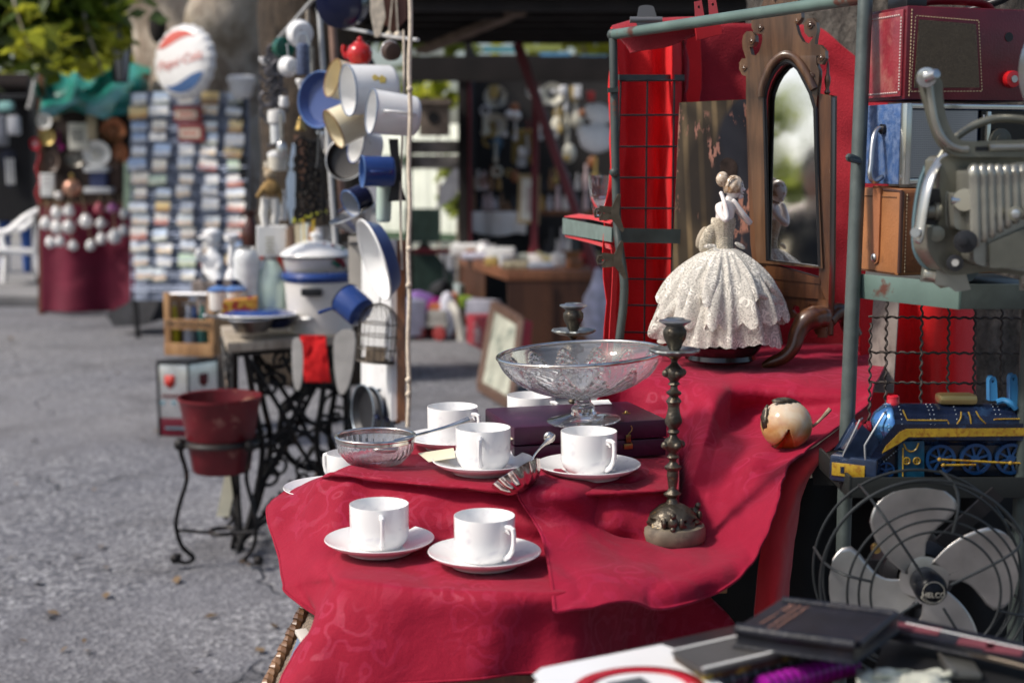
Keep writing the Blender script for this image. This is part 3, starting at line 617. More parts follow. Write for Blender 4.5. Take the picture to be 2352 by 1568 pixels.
# twisted wire mesh on the right
f = Fr(2043, 800, 2.2); t = thing('wire_mesh', 'rusty crimped wire mesh panel under the radio shelf', 'grid', f); m = MB()
for x, y0, y1 in ((2000,742,1010), (2037,690,960), (2118,690,960), (2180,690,960), (2240,690,960), (2302,690,960), (2362,690,960)):
    a, b = f(x, y0), f(x-4, y1); n = 60; m.tube([a.lerp(b, i/n)+V((.0016*sin(i*1.25), .0016*cos(i*1.25), 0)) for i in range(n+1)], .0019, 6)
for y in (728, 809, 878):
    a, b = f(1996, y), f(2420, y+4); n = 80; m.tube([a.lerp(b, i/n)+V((0, .002*cos(i*1.4), .0012*sin(i*1.4))) for i in range(n+1)], .0019, 6)
ob('wires', m, mat('rusty wire', (.055, .045, .04), .7, .3, var=.4, vs=60), t)
m = MB(); m.bar(D(2038,660,2.55), D(2022,900,2.5), .045, .012); tag(ob('plank', m, WOODG, bevel=.002), 'grey weathered plank standing behind the crimped wire mesh', 'plank')
# backdrops
def drape(name, label, rows, mm, ku=8, kv=6, wr=.003, ws=7, seed=1):
    m = MB(); m.grid(net(rows, ku, kv, wr, ws, seed)); return tag(ob(name, m, mm, solid=.0015, smooth=180), label, 'cloth')
xs = [1394, 1416, 1440, 1470, 1500, 1523, 1545, 1560, 1575, 1610]; dd = [2.62, 2.66, 2.70, 2.70, 2.70, 2.72, 2.68, 2.75, 2.78, 2.80]
rows = [[D(x+(0 if x > 1420 else (6 if y < 480 else -4)), y+.02*(x-1400), d+(0 if x > 1400 or y > 480 else .05)) for x, d in zip(xs, dd)] for y in (62, 200, 380, 520, 640, 800, 900)]
drape('cloth', 'bright scarlet cloth stretched behind the black wire grid', rows, SCAR, wr=.006, ws=9)
xs = [1562, 1575, 1590, 1640, 1720, 1800, 1880, 1940, 1990, 2040]; ds = [2.80, 2.76, 2.84, 2.86, 2.87, 2.88, 2.86, 2.84, 2.82, 2.80]
rows = [[D(x, (55 if x < 1870 else 55+(x-1870)*.78) if i == 0 else y, d) for x, d in zip(xs, ds)] for i, y in enumerate((50, 160, 300, 480, 640, 780, 860))]
drape('cloth', 'crimson cloth hanging behind the carved mirror and the painting', rows, CRIM, wr=.010, ws=8, seed=4)
xs = [1975, 2010, 2050, 2090, 2140, 2165, 2195, 2225, 2240]; ds = [2.66, 2.7, 2.74, 2.78, 2.72, 2.66, 2.64, 2.7, 2.8]
rows = [[D(x, y, d) for x, d in zip(xs, ds)] for y in (620, 720, 820, 900, 960)]
drape('cloth', 'dark red cloth behind the crimped wire mesh, right of the plank', rows, SCAR, wr=.003, seed=8)
rows = [[D(1408,72,2.575), D(1460,62,2.55), D(1530,56,2.5), D(1606,50,2.44)], [D(1406,60,2.6), D(1455,48,2.57), D(1530,42,2.52), D(1606,40,2.46)], [D(1420,84,2.64), D(1462,80,2.6), D(1530,78,2.55), D(1606,72,2.5)], [D(1440,108,2.63), D(1470,112,2.6), D(1532,104,2.55), D(1590,84,2.5)], [D(1447,122,2.62), D(1470,117,2.6), D(1532,108,2.55), D(1592,82,2.5)]]
drape('cloth', 'red hem folded over the top bar under the grey clip', rows, CRIM, wr=.001, seed=6)
rows = [[D(1296,498,2.95), D(1350,503,2.75), D(1404,515,2.57)], [D(1330,492,3.0), D(1370,496,2.8), D(1410,503,2.64)]]
drape('cloth', 'strip of red cloth lying on the left bracket tray', rows, ORANGE, wr=.0005)
rows = [[D(1298,538,2.965), D(1350,550,2.76), D(1402,562,2.575)], [D(1298,544,2.965), D(1350,557,2.76), D(1406,574,2.575)]]
drape('cloth', 'thin red cloth edge showing under the left bracket tray', rows, ORANGE, wr=.0005)
rows = [[D(1402,562,2.58), D(1408,564,2.585), D(1414,566,2.59)], [D(1407,610,2.58), D(1412,610,2.585), D(1418,610,2.59)], [D(1404,690,2.58), D(1409,690,2.585), D(1415,690,2.59)], [D(1398,790,2.58), D(1404,790,2.585), D(1412,790,2.59)], [D(1394,860,2.58), D(1402,860,2.585), D(1412,860,2.59)]]
drape('cloth', 'red cloth edge hanging straight down along the left post', rows, ORANGE, wr=.0005)
# clips
CLP = mat('dull clip metal', (.14, .115, .085), .35, .8, var=.35, vs=60)
def clip(label, f, w, h, mm, kind=0):
    t = thing('clip', label, 'clip', f, group='spring clips on the rack')
    return t
f = Fr(1484, 40, 2.50); t = clip('grey bulldog clip on the left end of the top bar', f, 0, 0, 0); GP = mat('grey metal paint', (.16, .16, .165), .4, .4, var=.1)
m = MB(); o = curve2(f.xz([(1466,64), (1467,24), (1473,15), (1495,15), (1502,24), (1508,64)]), 3); m.prism(o, -.004, .0); ob('jaw', m, GP, t, bevel=.001)
m = MB(); m.cyl(f(1447, 46, -.002), f(1521, 46, -.002), .0055, n=14); ob('spring', m, GP, t)
f = Fr(1622, 40, 2.40); t = clip('red metal clip holding the crimson cloth to the bar', f, 0, 0, 0)
m = MB(); m.prism(f.xz([(1601,92), (1596,52), (1650,40), (1655,78)]), -.010, .006); ob('jaw', m, RED, t, bevel=.001)
for xx in ((1597, 3), (1629, -3)):
    m = MB(); m.prism(f.xz([(xx[0],xx[1]+48), (xx[0]-3,xx[1]+2), (xx[0]+14,xx[1]-2), (xx[0]+22,xx[1]+44)]), -.003, -.001, [f.xz([(xx[0]+8+3*cos(k), xx[1]+14+4*sin(k)) for k in (0, 1, 2, 3, 4, 5)])]); ob('handle', m, mat('pink red paint', (.45, .06, .07), .4), t)
for (x, y, lab, s_) in ((1398, 490, 'worn brass clip on the left post above the bracket tray', 1), (1404, 598, 'worn brass clip on the left post below the bracket tray', -1)):
    f = Fr(x, y, 2.5); t = clip(lab, f, 0, 0, 0)
    m = MB(); m.tube([f(x-32, y), f(x-30, y-9), f(x-20, y-11), f(x-14, y-2), f(x-20, y+8), f(x-30, y+8)], .0022, 8, closed=True); m.bar(f(x-22, y-10), f(x+14, y-6), .003, .012); m.bar(f(x-22, y+9), f(x+14, y+6), .003, .012); ob('handle', m, CLP, t)
    m = MB(); m.prism(f.xz([(x+6,y-9), (x+22,y-44), (x+26,y-43), (x+22,y), (x+34,y+38), (x+30,y+41), (x+6,y+10)]), -.008, .008); ob('jaw', m, CLP, t, bevel=.001)
p = D(1381, 500, 2.78); t = thing('glass_tumbler', 'clear stemmed glass standing on the left bracket tray', 'glass', p)
m = MB(); m.lathe([(1e-5, 0), (.013, 0), (.0155, .004), (.016, .010), (.0185, .020), (.0235, .045), (.0262, .082), (.0252, .082), (.0222, .045), (.0165, .023), (.010, .016), (1e-5, .015)], 40); ob('glass_bowl', m, GLASS, t)

# ================================================================== carved mirror
MW = wood('walnut', (.045, .014, .006), (.17, .068, .024), 9, .33, .5, dist=8); MWL = wood('bleached walnut', (.050, .022, .010), (.19, .095, .045), 9, .3, .6, dist=8)
K = crop(1500, 0, 600/1882); K2 = crop(1500, 400, 650/1853)
f = Fr(1822, 600, 2.52, R(-33)); t = thing('carved_mirror', 'arched mirror in a scroll carved walnut frame on cabriole feet', 'mirror', f)
outer = K((1175,990), (1165,870), (1160,760), (1162,650), (1160,600), (1130,590), (1108,545), (1108,495), (1130,462), (1158,462), (1150,430), (1135,385), (1130,330), (1140,280), (1165,250), (1205,250), (1232,280), (1236,330), (1215,368), (1188,372), (1196,400), (1204,432), (1235,440), (1262,410), (1280,360), (1290,310), (1284,268), (1258,272), (1222,258), (1203,215), (1205,150), (1240,105), (1280,60), (1300,0), (1340,-40), (1372,-10), (1392,30), (1420,-20), (1470,-40), (1490,0), (1520,10), (1560,0), (1590,60), (1595,140), (1575,180), (1552,200), (1570,270), (1605,330), (1650,350), (1690,290), (1650,295), (1618,260), (1612,190), (1640,150), (1680,145), (1712,180), (1718,240), (1704,310), (1700,350), (1740,355), (1780,400), (1784,460), (1755,510), (1720,500), (1715,460), (1735,440), (1712,440), (1712,500), (1735,560), (1730,640), (1720,720), (1712,820), (1708,1000))
bl, br = K2((1130,730))[0], K2((1600,770))[0]
ol = outer + [br, bl]
P0 = f.xz(ol); inner = K2((1196,712), (1568,756))
gl = K((1292,780), (1300,720), (1325,640), (1360,570), (1410,510), (1460,482), (1510,495), (1560,545), (1610,640), (1655,730), (1690,850))
hole = f.xz(gl + [inner[1], inner[0]])
m = MB(); m.prism(P0, -.009, .006, [hole]); ob('carved_frame', m, MWL, t, smooth=30)
# moulded arch bead
pts = [f(x, y, -.010) for x, y in K((1262,760), (1270,700), (1296,615), (1340,520), (1400,455), (1455,432), (1520,450), (1580,515), (1640,620), (1680,700))]
m = MB(); m.tube(curve(pts, 4), .0075, 10); ob('arch_bead', m, MWL, t)
pts = [f(x, y, -.006) for x, y in gl + [inner[1], inner[0]]]; m = MB(); m.tube(pts, .0042, 8, closed=True); ob('inner_bead', m, BLACK, t)
# scroll bosses
m = MB()
for x, y, r in ((1190,330,26), (1258,225,24), (1130,540,22), (1650,205,30), (1735,460,24), (1655,600,28), (1545,170,18)):
    c = f(*K((x, y))[0], y=-.009); m.lathe([(1e-5, -.006), (r*.5*.00022, -.005), (r*.9*.00022, 0)], 14, c, Matrix.Rotation(pi/2, 3, 'X')); m.tube([c+V((cos(a*.6)*r*.00022*(1-a/22), -.001, sin(a*.6)*r*.00022*(1-a/22))) for a in range(18)], .0016, 6)
ob('scroll', m, MWL, t)
def mirror_mat():
    m_, nt, b = newmat('old mirror glass'); co = coords(nt); b.inputs['Base Color'].default_value = (.80, .80, .80, 1); b.inputs['Metallic'].default_value = 1
    v = nd(nt, 'ShaderNodeTexVoronoi', Scale=260); nt.links.new(co, v.inputs[0]); sp = ramp(nt, v.outputs['Distance'], [(.0, .5), (.09, .04)])
    nt.links.new(math_(nt, 'MAXIMUM', ramp(nt, ntex(nt, 12, 4, co), [(.4, .03), (.8, .12)]), math_(nt, 'MULTIPLY', sp, .4)), b.inputs['Roughness']); return m_
m = MB(); m.prism(hole, -.004, -.001); z_0 = min(z for x, z in hole); m.v = [(x, y+(z-z_0)*.055, z) for x, y, z in m.v]; ob('mirror_glass', m, mirror_mat(), t, smooth=20)
# outer stand: posts, rails, apron, feet
def pr(pts, y0, y1, name, mm=MW, bev=.002, holes=()):
    m = MB(); m.prism(f.xz(pts), y0, y1, [f.xz(h) for h in holes]); return ob(name, m, mm, t, bevel=bev)
pr([(1885,218), (1908,222), (1905,612), (1900,772), (1882,772), (1886,600)], -.004, .026, 'post')
pr([(1718,255), (1745,262), (1760,560), (1768,640), (1738,640), (1728,560)], -.004, .026, 'post')
m = MB(); m.lathe([(.003, 0), (.0055, .004), (.003, .010), (.005, .020), (.0055, .028), (.003, .036), (.0022, .052), (1e-5, .060)], 14, f(1900, 218, .011)); ob('finial', m, MW, t)
pr(K2((1195,740), (1566,846), (1568,872), (1230,836)), -.006, .012, 'rail')
pr(K2((1258,850), (1562,890), (1604,985), (1318,960)), -.004, .016, 'rail')
pr(K2((1290,966), (1602,1000), (1600,1250), (1540,1240), (1480,1130), (1430,1100), (1400,1120), (1340,1130), (1290,1080)), .0, .012, 'apron', holes=[K2((1385,1035), (1420,1045), (1425,1085), (1395,1100), (1370,1070)), K2((1490,1030), (1515,1035), (1510,1080), (1470,1090), (1480,1060))])
foot = [f(*q[:2], y=q[2]) for q in [(1892,728,-.006), (1876,727,-.020), (1850,738,-.034), (1832,765,-.046), (1822,797,-.055), (1800,820,-.063), (1772,832,-.070), (1752,840,-.074)]]
m = MB(); m.tube(curve(foot, 5), [.019]*6+[.021, .0205, .020, .0195, .019, .018, .017, .016, .0155, .015, .0145, .014, .0135, .013, .0125, .0122, .012, .012, .0118, .0115, .0115, .011, .011, .0105, .010, .009, .008, .007, .006, .005], 14); ob('cabriole_foot', m, MW, t)
foot = [f(*q[:2], y=q[2]) for q in [(1900,735,.03), (1920,715,.05), (1940,722,.07), (1950,745,.08), (1962,770,.09)]]
m = MB(); m.tube(curve(foot, 5), .016, 12); ob('cabriole_foot', m, MW, t)
foot = [f(*q[:2], y=q[2]) for q in [(1752,690,-.006), (1748,720,-.02), (1735,770,-.04), (1722,800,-.055), (1712,812,-.06)]]
m = MB(); m.tube(curve(foot, 5), .014, 12); ob('cabriole_foot', m, MW, t)

# ================================================================== painting on a bare panel
def painting():
    m_, nt, b = newmat('flaking painted panel'); co = coords(nt); L = nt.links
    sx = nd(nt, 'ShaderNodeSeparateXYZ'); L.new(co, sx.inputs[0]); x, z = sx.outputs[0], sx.outputs[2]
    arc = math_(nt, 'SUBTRACT', x, math_(nt, 'ADD', .054, math_(nt, 'MULTIPLY', .038, math_(nt, 'EXPONENT', math_(nt, 'MULTIPLY', z, 26)))))
    col = math_(nt, 'SINE', math_(nt, 'MULTIPLY', math_(nt, 'ADD', x, math_(nt, 'MULTIPLY', z, .06)), 230))
    br = mix(nt, ramp(nt, col, [(.1, 0.), (.9, 1.)]), (.13, .095, .055), (.40, .28, .14))
    br = mix(nt, ramp(nt, ntex(nt, 9, 4, co), [(.35, 0.), (.7, .9)]), br, (.06, .045, .032))
    gy = mix(nt, ramp(nt, ntex(nt, 6, 4, co), [(.3, 0.), (.7, 1.)]), (.20, .21, .26), (.38, .40, .48))
    gy = mix(nt, ramp(nt, z, [(.3, 1.), (.75, 0.)]), gy, (.04, .04, .05)) 
    c = mix(nt, ramp(nt, arc, [(.0, 0.), (.012, 1.)]), br, gy)
    dk = ramp(nt, math_(nt, 'ADD', math_(nt, 'POWER', math_(nt, 'MULTIPLY', math_(nt, 'SUBTRACT', x, .045), 22), 2), math_(nt, 'POWER', math_(nt, 'MULTIPLY', math_(nt, 'ADD', z, .14), 9), 2)), [(.4, 1.), (1., 0.)])
    c = mix(nt, math_(nt, 'MULTIPLY', dk, .8), c, (.022, .016, .014))
    mp = nd(nt, 'ShaderNodeMapping'); mp.inputs['Scale'].default_value = (1, 1, .28); L.new(co, mp.inputs[0])
    fl = ramp(nt, ntex(nt, 30, 5, mp.outputs[0], 0, .7), [(.55, 0.), (.58, 1.)]); zone = ramp(nt, ntex(nt, 11, 2, co), [(.47, 0.), (.53, 1.)])
    c = mix(nt, math_(nt, 'MULTIPLY', fl, zone), c, (.58, .27, .19))
    L.new(c, b.inputs[0]); b.inputs['Roughness'].default_value = .4; return m_
f = Fr(1562, 237, 2.585, R(-4)); t = thing('painting', 'unframed dark painting on panel with flaking paint behind the doll', 'painting', f)
m = MB(); m.prism(f.xz([(1562,237), (1732,229), (1735,600), (1738,800), (1540,800), (1546,600)]), 0, .006); ob('panel', m, painting(), t, bevel=.001)
m = MB()
m.prism(curve2(f.xz([(1655,372), (1672,362), (1690,372), (1694,395), (1684,420), (1668,424), (1656,402)]), 3), -.0008, -.0001); ob('painted_figure', m, mat('dark paint', (.05, .032, .025), .4, var=.6, vs=50), t)

# ================================================================== porcelain half doll with lace skirt
def lace(name, base=(.80, .76, .68), sc=1, hole=1):
    m_, nt, b = newmat(name); co = coords(nt); L = nt.links
    v = nd(nt, 'ShaderNodeTexVoronoi', Scale=330*sc); L.new(co, v.inputs[0])
    mesh_ = ramp(nt, v.outputs['Distance'], [(.22, .38), (.50, .72)])
    f1 = nd(nt, 'ShaderNodeTexVoronoi', Scale=66*sc); L.new(co, f1.inputs[0])
    pet = math_(nt, 'SINE', math_(nt, 'MULTIPLY', f1.outputs['Distance'], 20)); flower = ramp(nt, pet, [(.0, 0.), (.25, 1.)])
    f2 = ramp(nt, ntex(nt, 34*sc, 4, co, 1.5), [(.42, 0.), (.54, 1.)])
    op = math_(nt, 'MAXIMUM', mesh_, math_(nt, 'MULTIPLY', flower, math_(nt, 'MAXIMUM', f2, .35)), True)
    tr = nt.nodes.new('ShaderNodeBsdfTransparent'); mx = nt.nodes.new('ShaderNodeMixShader'); L.new(math_(nt, 'ADD', math_(nt, 'MULTIPLY', op, .9), .10, True), mx.inputs[0])
    L.new(tr.outputs[0], mx.inputs[1]); L.new(b.outputs[0], mx.inputs[2]); L.new(mx.outputs[0], nt.nodes['Material Output'].inputs[0])
    c = mix(nt, op, [k*.55 for k in base], base); L.new(c, b.inputs[0]); b.inputs['Roughness'].default_value = .85
    bp = nd(nt, 'ShaderNodeBump', Strength=.9, Distance=.0015); L.new(op, bp.inputs['Height']); L.new(bp.outputs[0], b.inputs['Normal']); return m_
LACE = lace('white lace'); LACEC = lace('ecru lace', (.72, .64, .50), 1.3)
LINEN = mat('old linen', (.44, .37, .28), .9, var=.2, vs=20, bump=.5, bs=400)
POR = mat('doll porcelain', (.84, .80, .76), .14, var=.04, vs=10, c2=(.80, .62, .56), c2s=25, c2t=.62, c2w=.12)
f = Fr(1660, 806, 2.50); s = f.m
t = thing('lace_doll', 'porcelain half doll in a tiered lace skirt fixing her hair', 'doll', f)
fx = lambda x, y, d=0: f(x, y, d)
cz = lambda y: f(1655, y).z
m = MB(); m.lathe([(.001, cz(826)), (.055, cz(828)), (.062, cz(822)), (.060, cz(812)), (.068, cz(800)), (.072, cz(790)), (.066, cz(786)), (.001, cz(782))], 64, (f(1655, 800).x, .0, 0)); ob('black_stand', m, mat('black lacquer', (.012, .011, .011), .22, var=.2, coat=.4), t)
def skirt(name, x0, y0, r0, x1, y1, r1, mm, k, amp, seed, lip=.0, flat=.92, n=160, rows=22, ragged=.004, bulge=.25, inner=0):
    m = MB(); rr = []
    for i in range(rows+1):
        u = i/rows; row = []
        for j in range(n):
            a = 2*pi*j/n; d = V((cos(a), sin(a), seed))
            prof = u**.75 + bulge*sin(pi*u)*.5
            wv = amp*u*(sin(a*k+2.2*noise.noise(d*1.3)+seed)+.5*sin(a*k*1.7+seed*2))+.010*u*noise.noise(d*2.2)
            r = r0+(r1-r0)*prof+wv*.011/.011*.55
            cx = x0+(x1-x0)*u; y = y0+(y1-y0)*u
            p = f(cx, y); z = p.z - ragged*u*(abs(sin(a*k*1.5+seed))-.5) - .010*u*noise.noise(d*1.6+V((5, 0, 0)))
            if j and i == rows: pass
            row.append(V((p.x+r*cos(a), r*sin(a)*flat, z)))
        rr.append(row)
    m.grid(rr, wrap=True); return ob(name, m, mm, t, smooth=180)
skirt('underskirt', 1660, 590, .018, 1655, 780, .090, LINEN, 12, .008, 1, bulge=.30, ragged=.0)
skirt('lace_skirt', 1660, 574, .018, 1655, 784, .104, LACE, 13, .012, 2, bulge=.28)
skirt('lace_tier', 1660, 572, .022, 1655, 732, .108, LACE, 11, .020, 3.3, bulge=.30, ragged=.014)
skirt('lace_tier', 1660, 570, .022, 1652, 682, .094, LACE, 9, .022, 5.1, bulge=.30, ragged=.020)
# pointed lace corners at left and right
for pts, nm in (([(1600,640,-.03), (1520,700,-.02), (1488,760,-.01), (1502,778,-.012), (1560,772,-.05), (1600,740,-.07)], 'l'), ([(1730,600,-.03), (1780,650,-.03), (1808,702,-.01), (1790,704,-.03), (1760,690,-.07), (1720,660,-.08)], 'r')):
    q = [f(*p) for p in pts]; c = sum(q, V())/len(q); m = MB(); rows = [[c.lerp(p, k/5)+V((0, -.012*sin(pi*k/5), 0)) for p in curve(q+[q[0]], 5)] for k in range(6)]; m.grid(rows); ob('lace_corner', m, LACE, t, smooth=180)
# ecru bodice and bow
prof = [(572, .0195), (560, .0168), (545, .0172), (530, .0192), (515, .0215), (505, .0215), (500, .020)]
m = MB(); m.lathe([(r, cz(y)) for y, r in prof], 40, (f(1661, 540).x, 0, 0), mod=lambda a, u, z: 1+.03*sin(a*14), m=Matrix(((1, 0, 0), (0, .78, 0), (0, 0, 1)))); ob('bodice', m, LACEC, t)
m = MB(); m.lathe([(r*.95, cz(y)) for y, r in prof], 40, (f(1661, 540).x, 0, 0), m=Matrix(((1, 0, 0), (0, .78, 0), (0, 0, 1)))); ob('bodice_lining', m, LINEN, t)
m = MB(); m.ball(f(1625, 548, -.004), .016, 16, sc=(.75, .5, 1.7), m=Matrix.Rotation(R(22), 3, 'Y')); ob('puffed_sleeve', m, LACEC, t)
m = MB(); m.ball(f(1612, 545, .004), .012, 12, sc=(.7, .4, 1.7), m=Matrix.Rotation(R(22), 3, 'Y')); ob('sleeve_lining', m, LINEN, t)
m = MB(); m.ball(f(1632, 566, -.018), .010, 12, sc=(1.2, .3, .45)); m.ball(f(1700, 564, -.012), .009, 12, sc=(1.2, .3, .45), m=Matrix.Rotation(R(30), 3, 'Y')); m.tube(curve([f(1640,570,-.022), f(1665,590,-.030), f(1672,620,-.05)], 4), .004, 8, flat=.4); ob('bow', m, LACE, t)
# porcelain body: one skinned surface
vs = [f(1661,545,0), f(1663,515,0), f(1666,490,0), f(1668,474,0), f(1674,460,0), f(1680,446,0), f(1686,434,-.001),
      f(1652,476,-.012), f(1654,490,-.024), f(1667,508,-.034), f(1671,502,-.033), f(1666,472,-.026), f(1659,450,-.016), f(1655,440,-.011),
      f(1690,474,.012), f(1704,492,.010), f(1724,514,-.004), f(1708,492,-.012), f(1690,466,-.014), f(1682,458,-.012)]
rad = [.014, .0185, .0165, .0125, .0062, .0062, .012, .0085, .0070, .0060, .0056, .0046, .0036, .004, .0078, .0064, .0056, .0048, .0038, .004]
ed = [(0,1), (1,2), (2,3), (3,4), (4,5), (5,6), (3,7), (7,8), (8,9), (9,10), (10,11), (11,12), (12,13), (3,14), (14,15), (15,16), (16,17), (17,18), (18,19)]
def skin(name, vs, rad, ed, mm, parent, sub=2, root=0):
    me = bpy.data.meshes.new(name); me.from_pydata([tuple(v) for v in vs], ed, [])
    o = bpy.data.objects.new(name, me); COL.objects.link(o)
    q = o.modifiers.new('skin', 'SKIN'); q.use_smooth_shade = True
    for i, r in enumerate(rad): me.skin_vertices[0].data[i].radius = (r, r) if not isinstance(r, tuple) else r
    me.skin_vertices[0].data[root].use_root = True
    q2 = o.modifiers.new('sub', 'SUBSURF'); q2.levels = sub; q2.render_levels = sub
    dg = bpy.context.evaluated_depsgraph_get(); m2 = bpy.data.meshes.new_from_object(o.evaluated_get(dg)); bpy.data.objects.remove(o)
    for p in m2.polygons: p.use_smooth = True
    m2.materials.clear(); m2.materials.append(mm); o = bpy.data.objects.new(name, m2); COL.objects.link(o)
    if parent: o.parent = parent
    return o
skin('torso', vs, rad, ed, POR, t)
hc = f(1687, 430, 0); m = MB(); m.ball(hc, .0162, 24, sc=(1.02, .85, 1.2)); m.ball(hc+V((.0155, -.002, -.004)), .0032, 10, sc=(1.2, .8, 1)); m.ball(hc+V((.011, 0, -.016)), .0055, 12, sc=(1, .8, .8)); m.ball(hc+V((.0148, -.003, -.0105)), .0022, 8, sc=(.8, 1.3, .6)); m.ball(hc+V((-.003, -.0135, -.002)), .0035, 8, sc=(.8, .4, 1.3)); ob('head', m, POR, t)
m = MB(); m.ball(hc+V((.0125, -.0085, .002)), .0019, 8, sc=(.6, .5, 1)); m.ball(hc+V((.0125, -.0085, .0065)), .0018, 6, sc=(1, .4, .35)); ob('eye', m, mat('eye paint', (.05, .03, .025), .3), t)
HAIR = mat('glazed brown hair', (.24, .14, .07), .25, var=.5, vs=110, coat=.3, c2=(.66, .56, .44), c2s=70, c2t=.50, c2w=.1)
m = MB(); k_ = 18; rows = []
for i in range(k_+1):
    th = pi*.66*i/k_; row = []
    for j in range(36):
        a = 2*pi*j/36; wv = 1.10+.05*sin(a*9+th*7)*sin(th); x, y, z = sin(th)*cos(a), sin(th)*sin(a)*.88, cos(th)*1.16
        if x > .70 and z < .35: wv = .96
        row.append(hc+V((x*.0162*wv-.0015, y*.0162*wv, z*.0162*wv)))
    rows.append(row)
m.grid(rows, wrap=True); ob('hair', m, HAIR, t, smooth=180)
m = MB(); m.ball(f(1660, 412, .002), .0118, 18, sc=(1, .95, 1.15)); m.tube(curve([f(1672,428,-.012), f(1676,414,-.014), f(1688,405,-.012)], 4), .0012, 6); ob('hair_bun', m, HAIR, t)
# ================================================================== radios on the right tray
K3 = crop(2060, 0, 500/1960); K4 = crop(2060, 350, 500/1823); K5 = crop(2000, 750, 560/1868); K6 = crop(1300, 1350, 1260/2352); K7 = crop(2000, 1150, 560/1868)
RZ = R(17)
def stitch(m, a, b, n, r=.0009, gap=.45):
    a, b = V(a), V(b)
    for i in range(n): m.tube([a.lerp(b, (i+gap/2)/n), a.lerp(b, (i+1-gap/2)/n)], r, 5)
REDL = mat('red leather', (.115, .005, .012), .36, var=.25, vs=18, bump=.25, bs=300, coat=.25, c2=(.30, .09, .08), c2s=30, c2t=.68)
THREAD = mat('cream thread', (.55, .42, .25), .8, var=.1)
f = Fr(2077, 229, 1.95, RZ); t = thing('radio', 'red leather portable radio with stitched grille, topmost of its stack', 'radio', f)
W, Dp, Hh = .205, .108, .1265
m = MB(); m.box((W/2, Dp/2, Hh/2), (W, Dp, Hh)); ob('case', m, REDL, t, bevel=.004)
m = MB(); m.box((-.0015, Dp*.5, Hh/2), (.004, Dp*.90, Hh*.93)); ob('side_panel', m, mat('lit red leather', (.26, .028, .04), .34, var=.3, vs=16, bump=.4, bs=220, coat=.3, c2=(.36, .13, .11), c2s=26, c2t=.6, c2w=.12), t, bevel=.003)  # light falling on the left side is put into this brighter red
m = MB()
for a, b, n in (((-.004, .008, .012), (-.004, .008, Hh-.014), 24), ((-.004, .010, .010), (-.004, Dp-.010, .010), 16), ((-.004, .010, Hh-.012), (-.004, Dp-.010, Hh-.012), 16)): stitch(m, a, b, n, .0013)
ob('stitching', m, mat('white thread', (.62, .50, .46), .7), t)
g = [(.014, .016), (.118, .018), (.108, .104), (.018, .108)]
def grille():
    m_, nt, b = newmat('woven grille cloth'); co = coords(nt); mp = nd(nt, 'ShaderNodeMapping'); mp.inputs['Rotation'].default_value = (pi/2, 0, 0); nt.links.new(co, mp.inputs[0])
    br = nd(nt, 'ShaderNodeTexBrick', Scale=200); nt.links.new(mp.outputs[0], br.inputs[0]); br.inputs['Color1'].default_value = c4((.46, .34, .19)); br.inputs['Color2'].default_value = c4((.24, .17, .085)); br.inputs['Mortar'].default_value = c4((.03, .02, .012)); br.inputs['Mortar Size'].default_value = .09; nt.links.new(br.outputs[0], b.inputs[0]); b.inputs['Roughness'].default_value = .6; return m_
m = MB(); m.prism(g, -.0015, .002); ob('grille', m, grille(), t)
m = MB(); g2 = [V((x+(-.005 if i in (0, 3) else .005), -.0005, z+(-.005 if i < 2 else .005))) for i, (x, z) in enumerate(g)]
for i in range(4): stitch(m, g2[i], g2[(i+1) % 4], 22, .0007)
ob('grille_stitching', m, THREAD, t); m = MB(); stitch(m, (.007, -.0005, .004), (.007, -.0005, Hh-.004), 26, .0008); stitch(m, (W-.006, -.0005, .004), (W-.006, -.0005, Hh-.006), 26, .0008); ob('edge_stitching', m, THREAD, t)
m = MB(); m.cyl((.168, .004, .030), (.168, -.009, .030), .0125, .0115, 28); ob('tuning_knob', m, mat('red plastic', (.50, .012, .016), .2, var=.05, coat=.3), t, bevel=.001)
m = MB(); m.cyl((.168, -.0085, .030), (.168, -.011, .030), .005, n=20); ob('knob_cap', m, STEEL, t)
m = MB(); m.cyl((.163, .004, .088), (.163, -.001, .088), .0065, n=20); ob('socket', m, BLACK, t)
m = MB(); m.tube(curve([(.05, .05, Hh), (.07, .05, Hh+.012), (.15, .05, Hh+.012), (.17, .05, Hh)], 4), .006, 8, flat=.4); ob('handle', m, REDL, t)
m = MB(); m.box((.034, .055, Hh+.008), (.032, .05, .016)); tag(ob('box', m, BLACK, None, f.o+V((0, 0, 0)), (0, 0, RZ), bevel=.002), 'small black box standing on top of the red radio', 'box')
f = Fr(2068, 424, 1.95, RZ); t = thing('radio', 'blue leatherette portable radio with silver grille, middle of its stack', 'radio', f)
W, Dp, Hh = .212, .108, .110
BL_ = mat('blue leatherette', (.040, .095, .24), .5, var=.35, vs=30, bump=.5, bs=350, c2=(.13, .19, .33), c2s=90, c2t=.54, c2w=.12)
m = MB(); m.box((W/2, Dp/2+.006, Hh/2), (W, Dp, Hh)); ob('case', m, BL_, t, bevel=.002)
m = MB(); m.box((.0055, -.001, Hh/2), (.009, .014, Hh)); m.box((W/2, -.002, .0045), (W-.02, .010, .007)); m.box((W/2, -.001, Hh-.004), (W-.02, .012, .006)); m.box((W*.62, -.003, Hh/2), (.006, .012, Hh-.02)); ob('chrome_trim', m, mat('yellowed chrome', (.62, .62, .56), .2, .9, var=.1), t, bevel=.001)
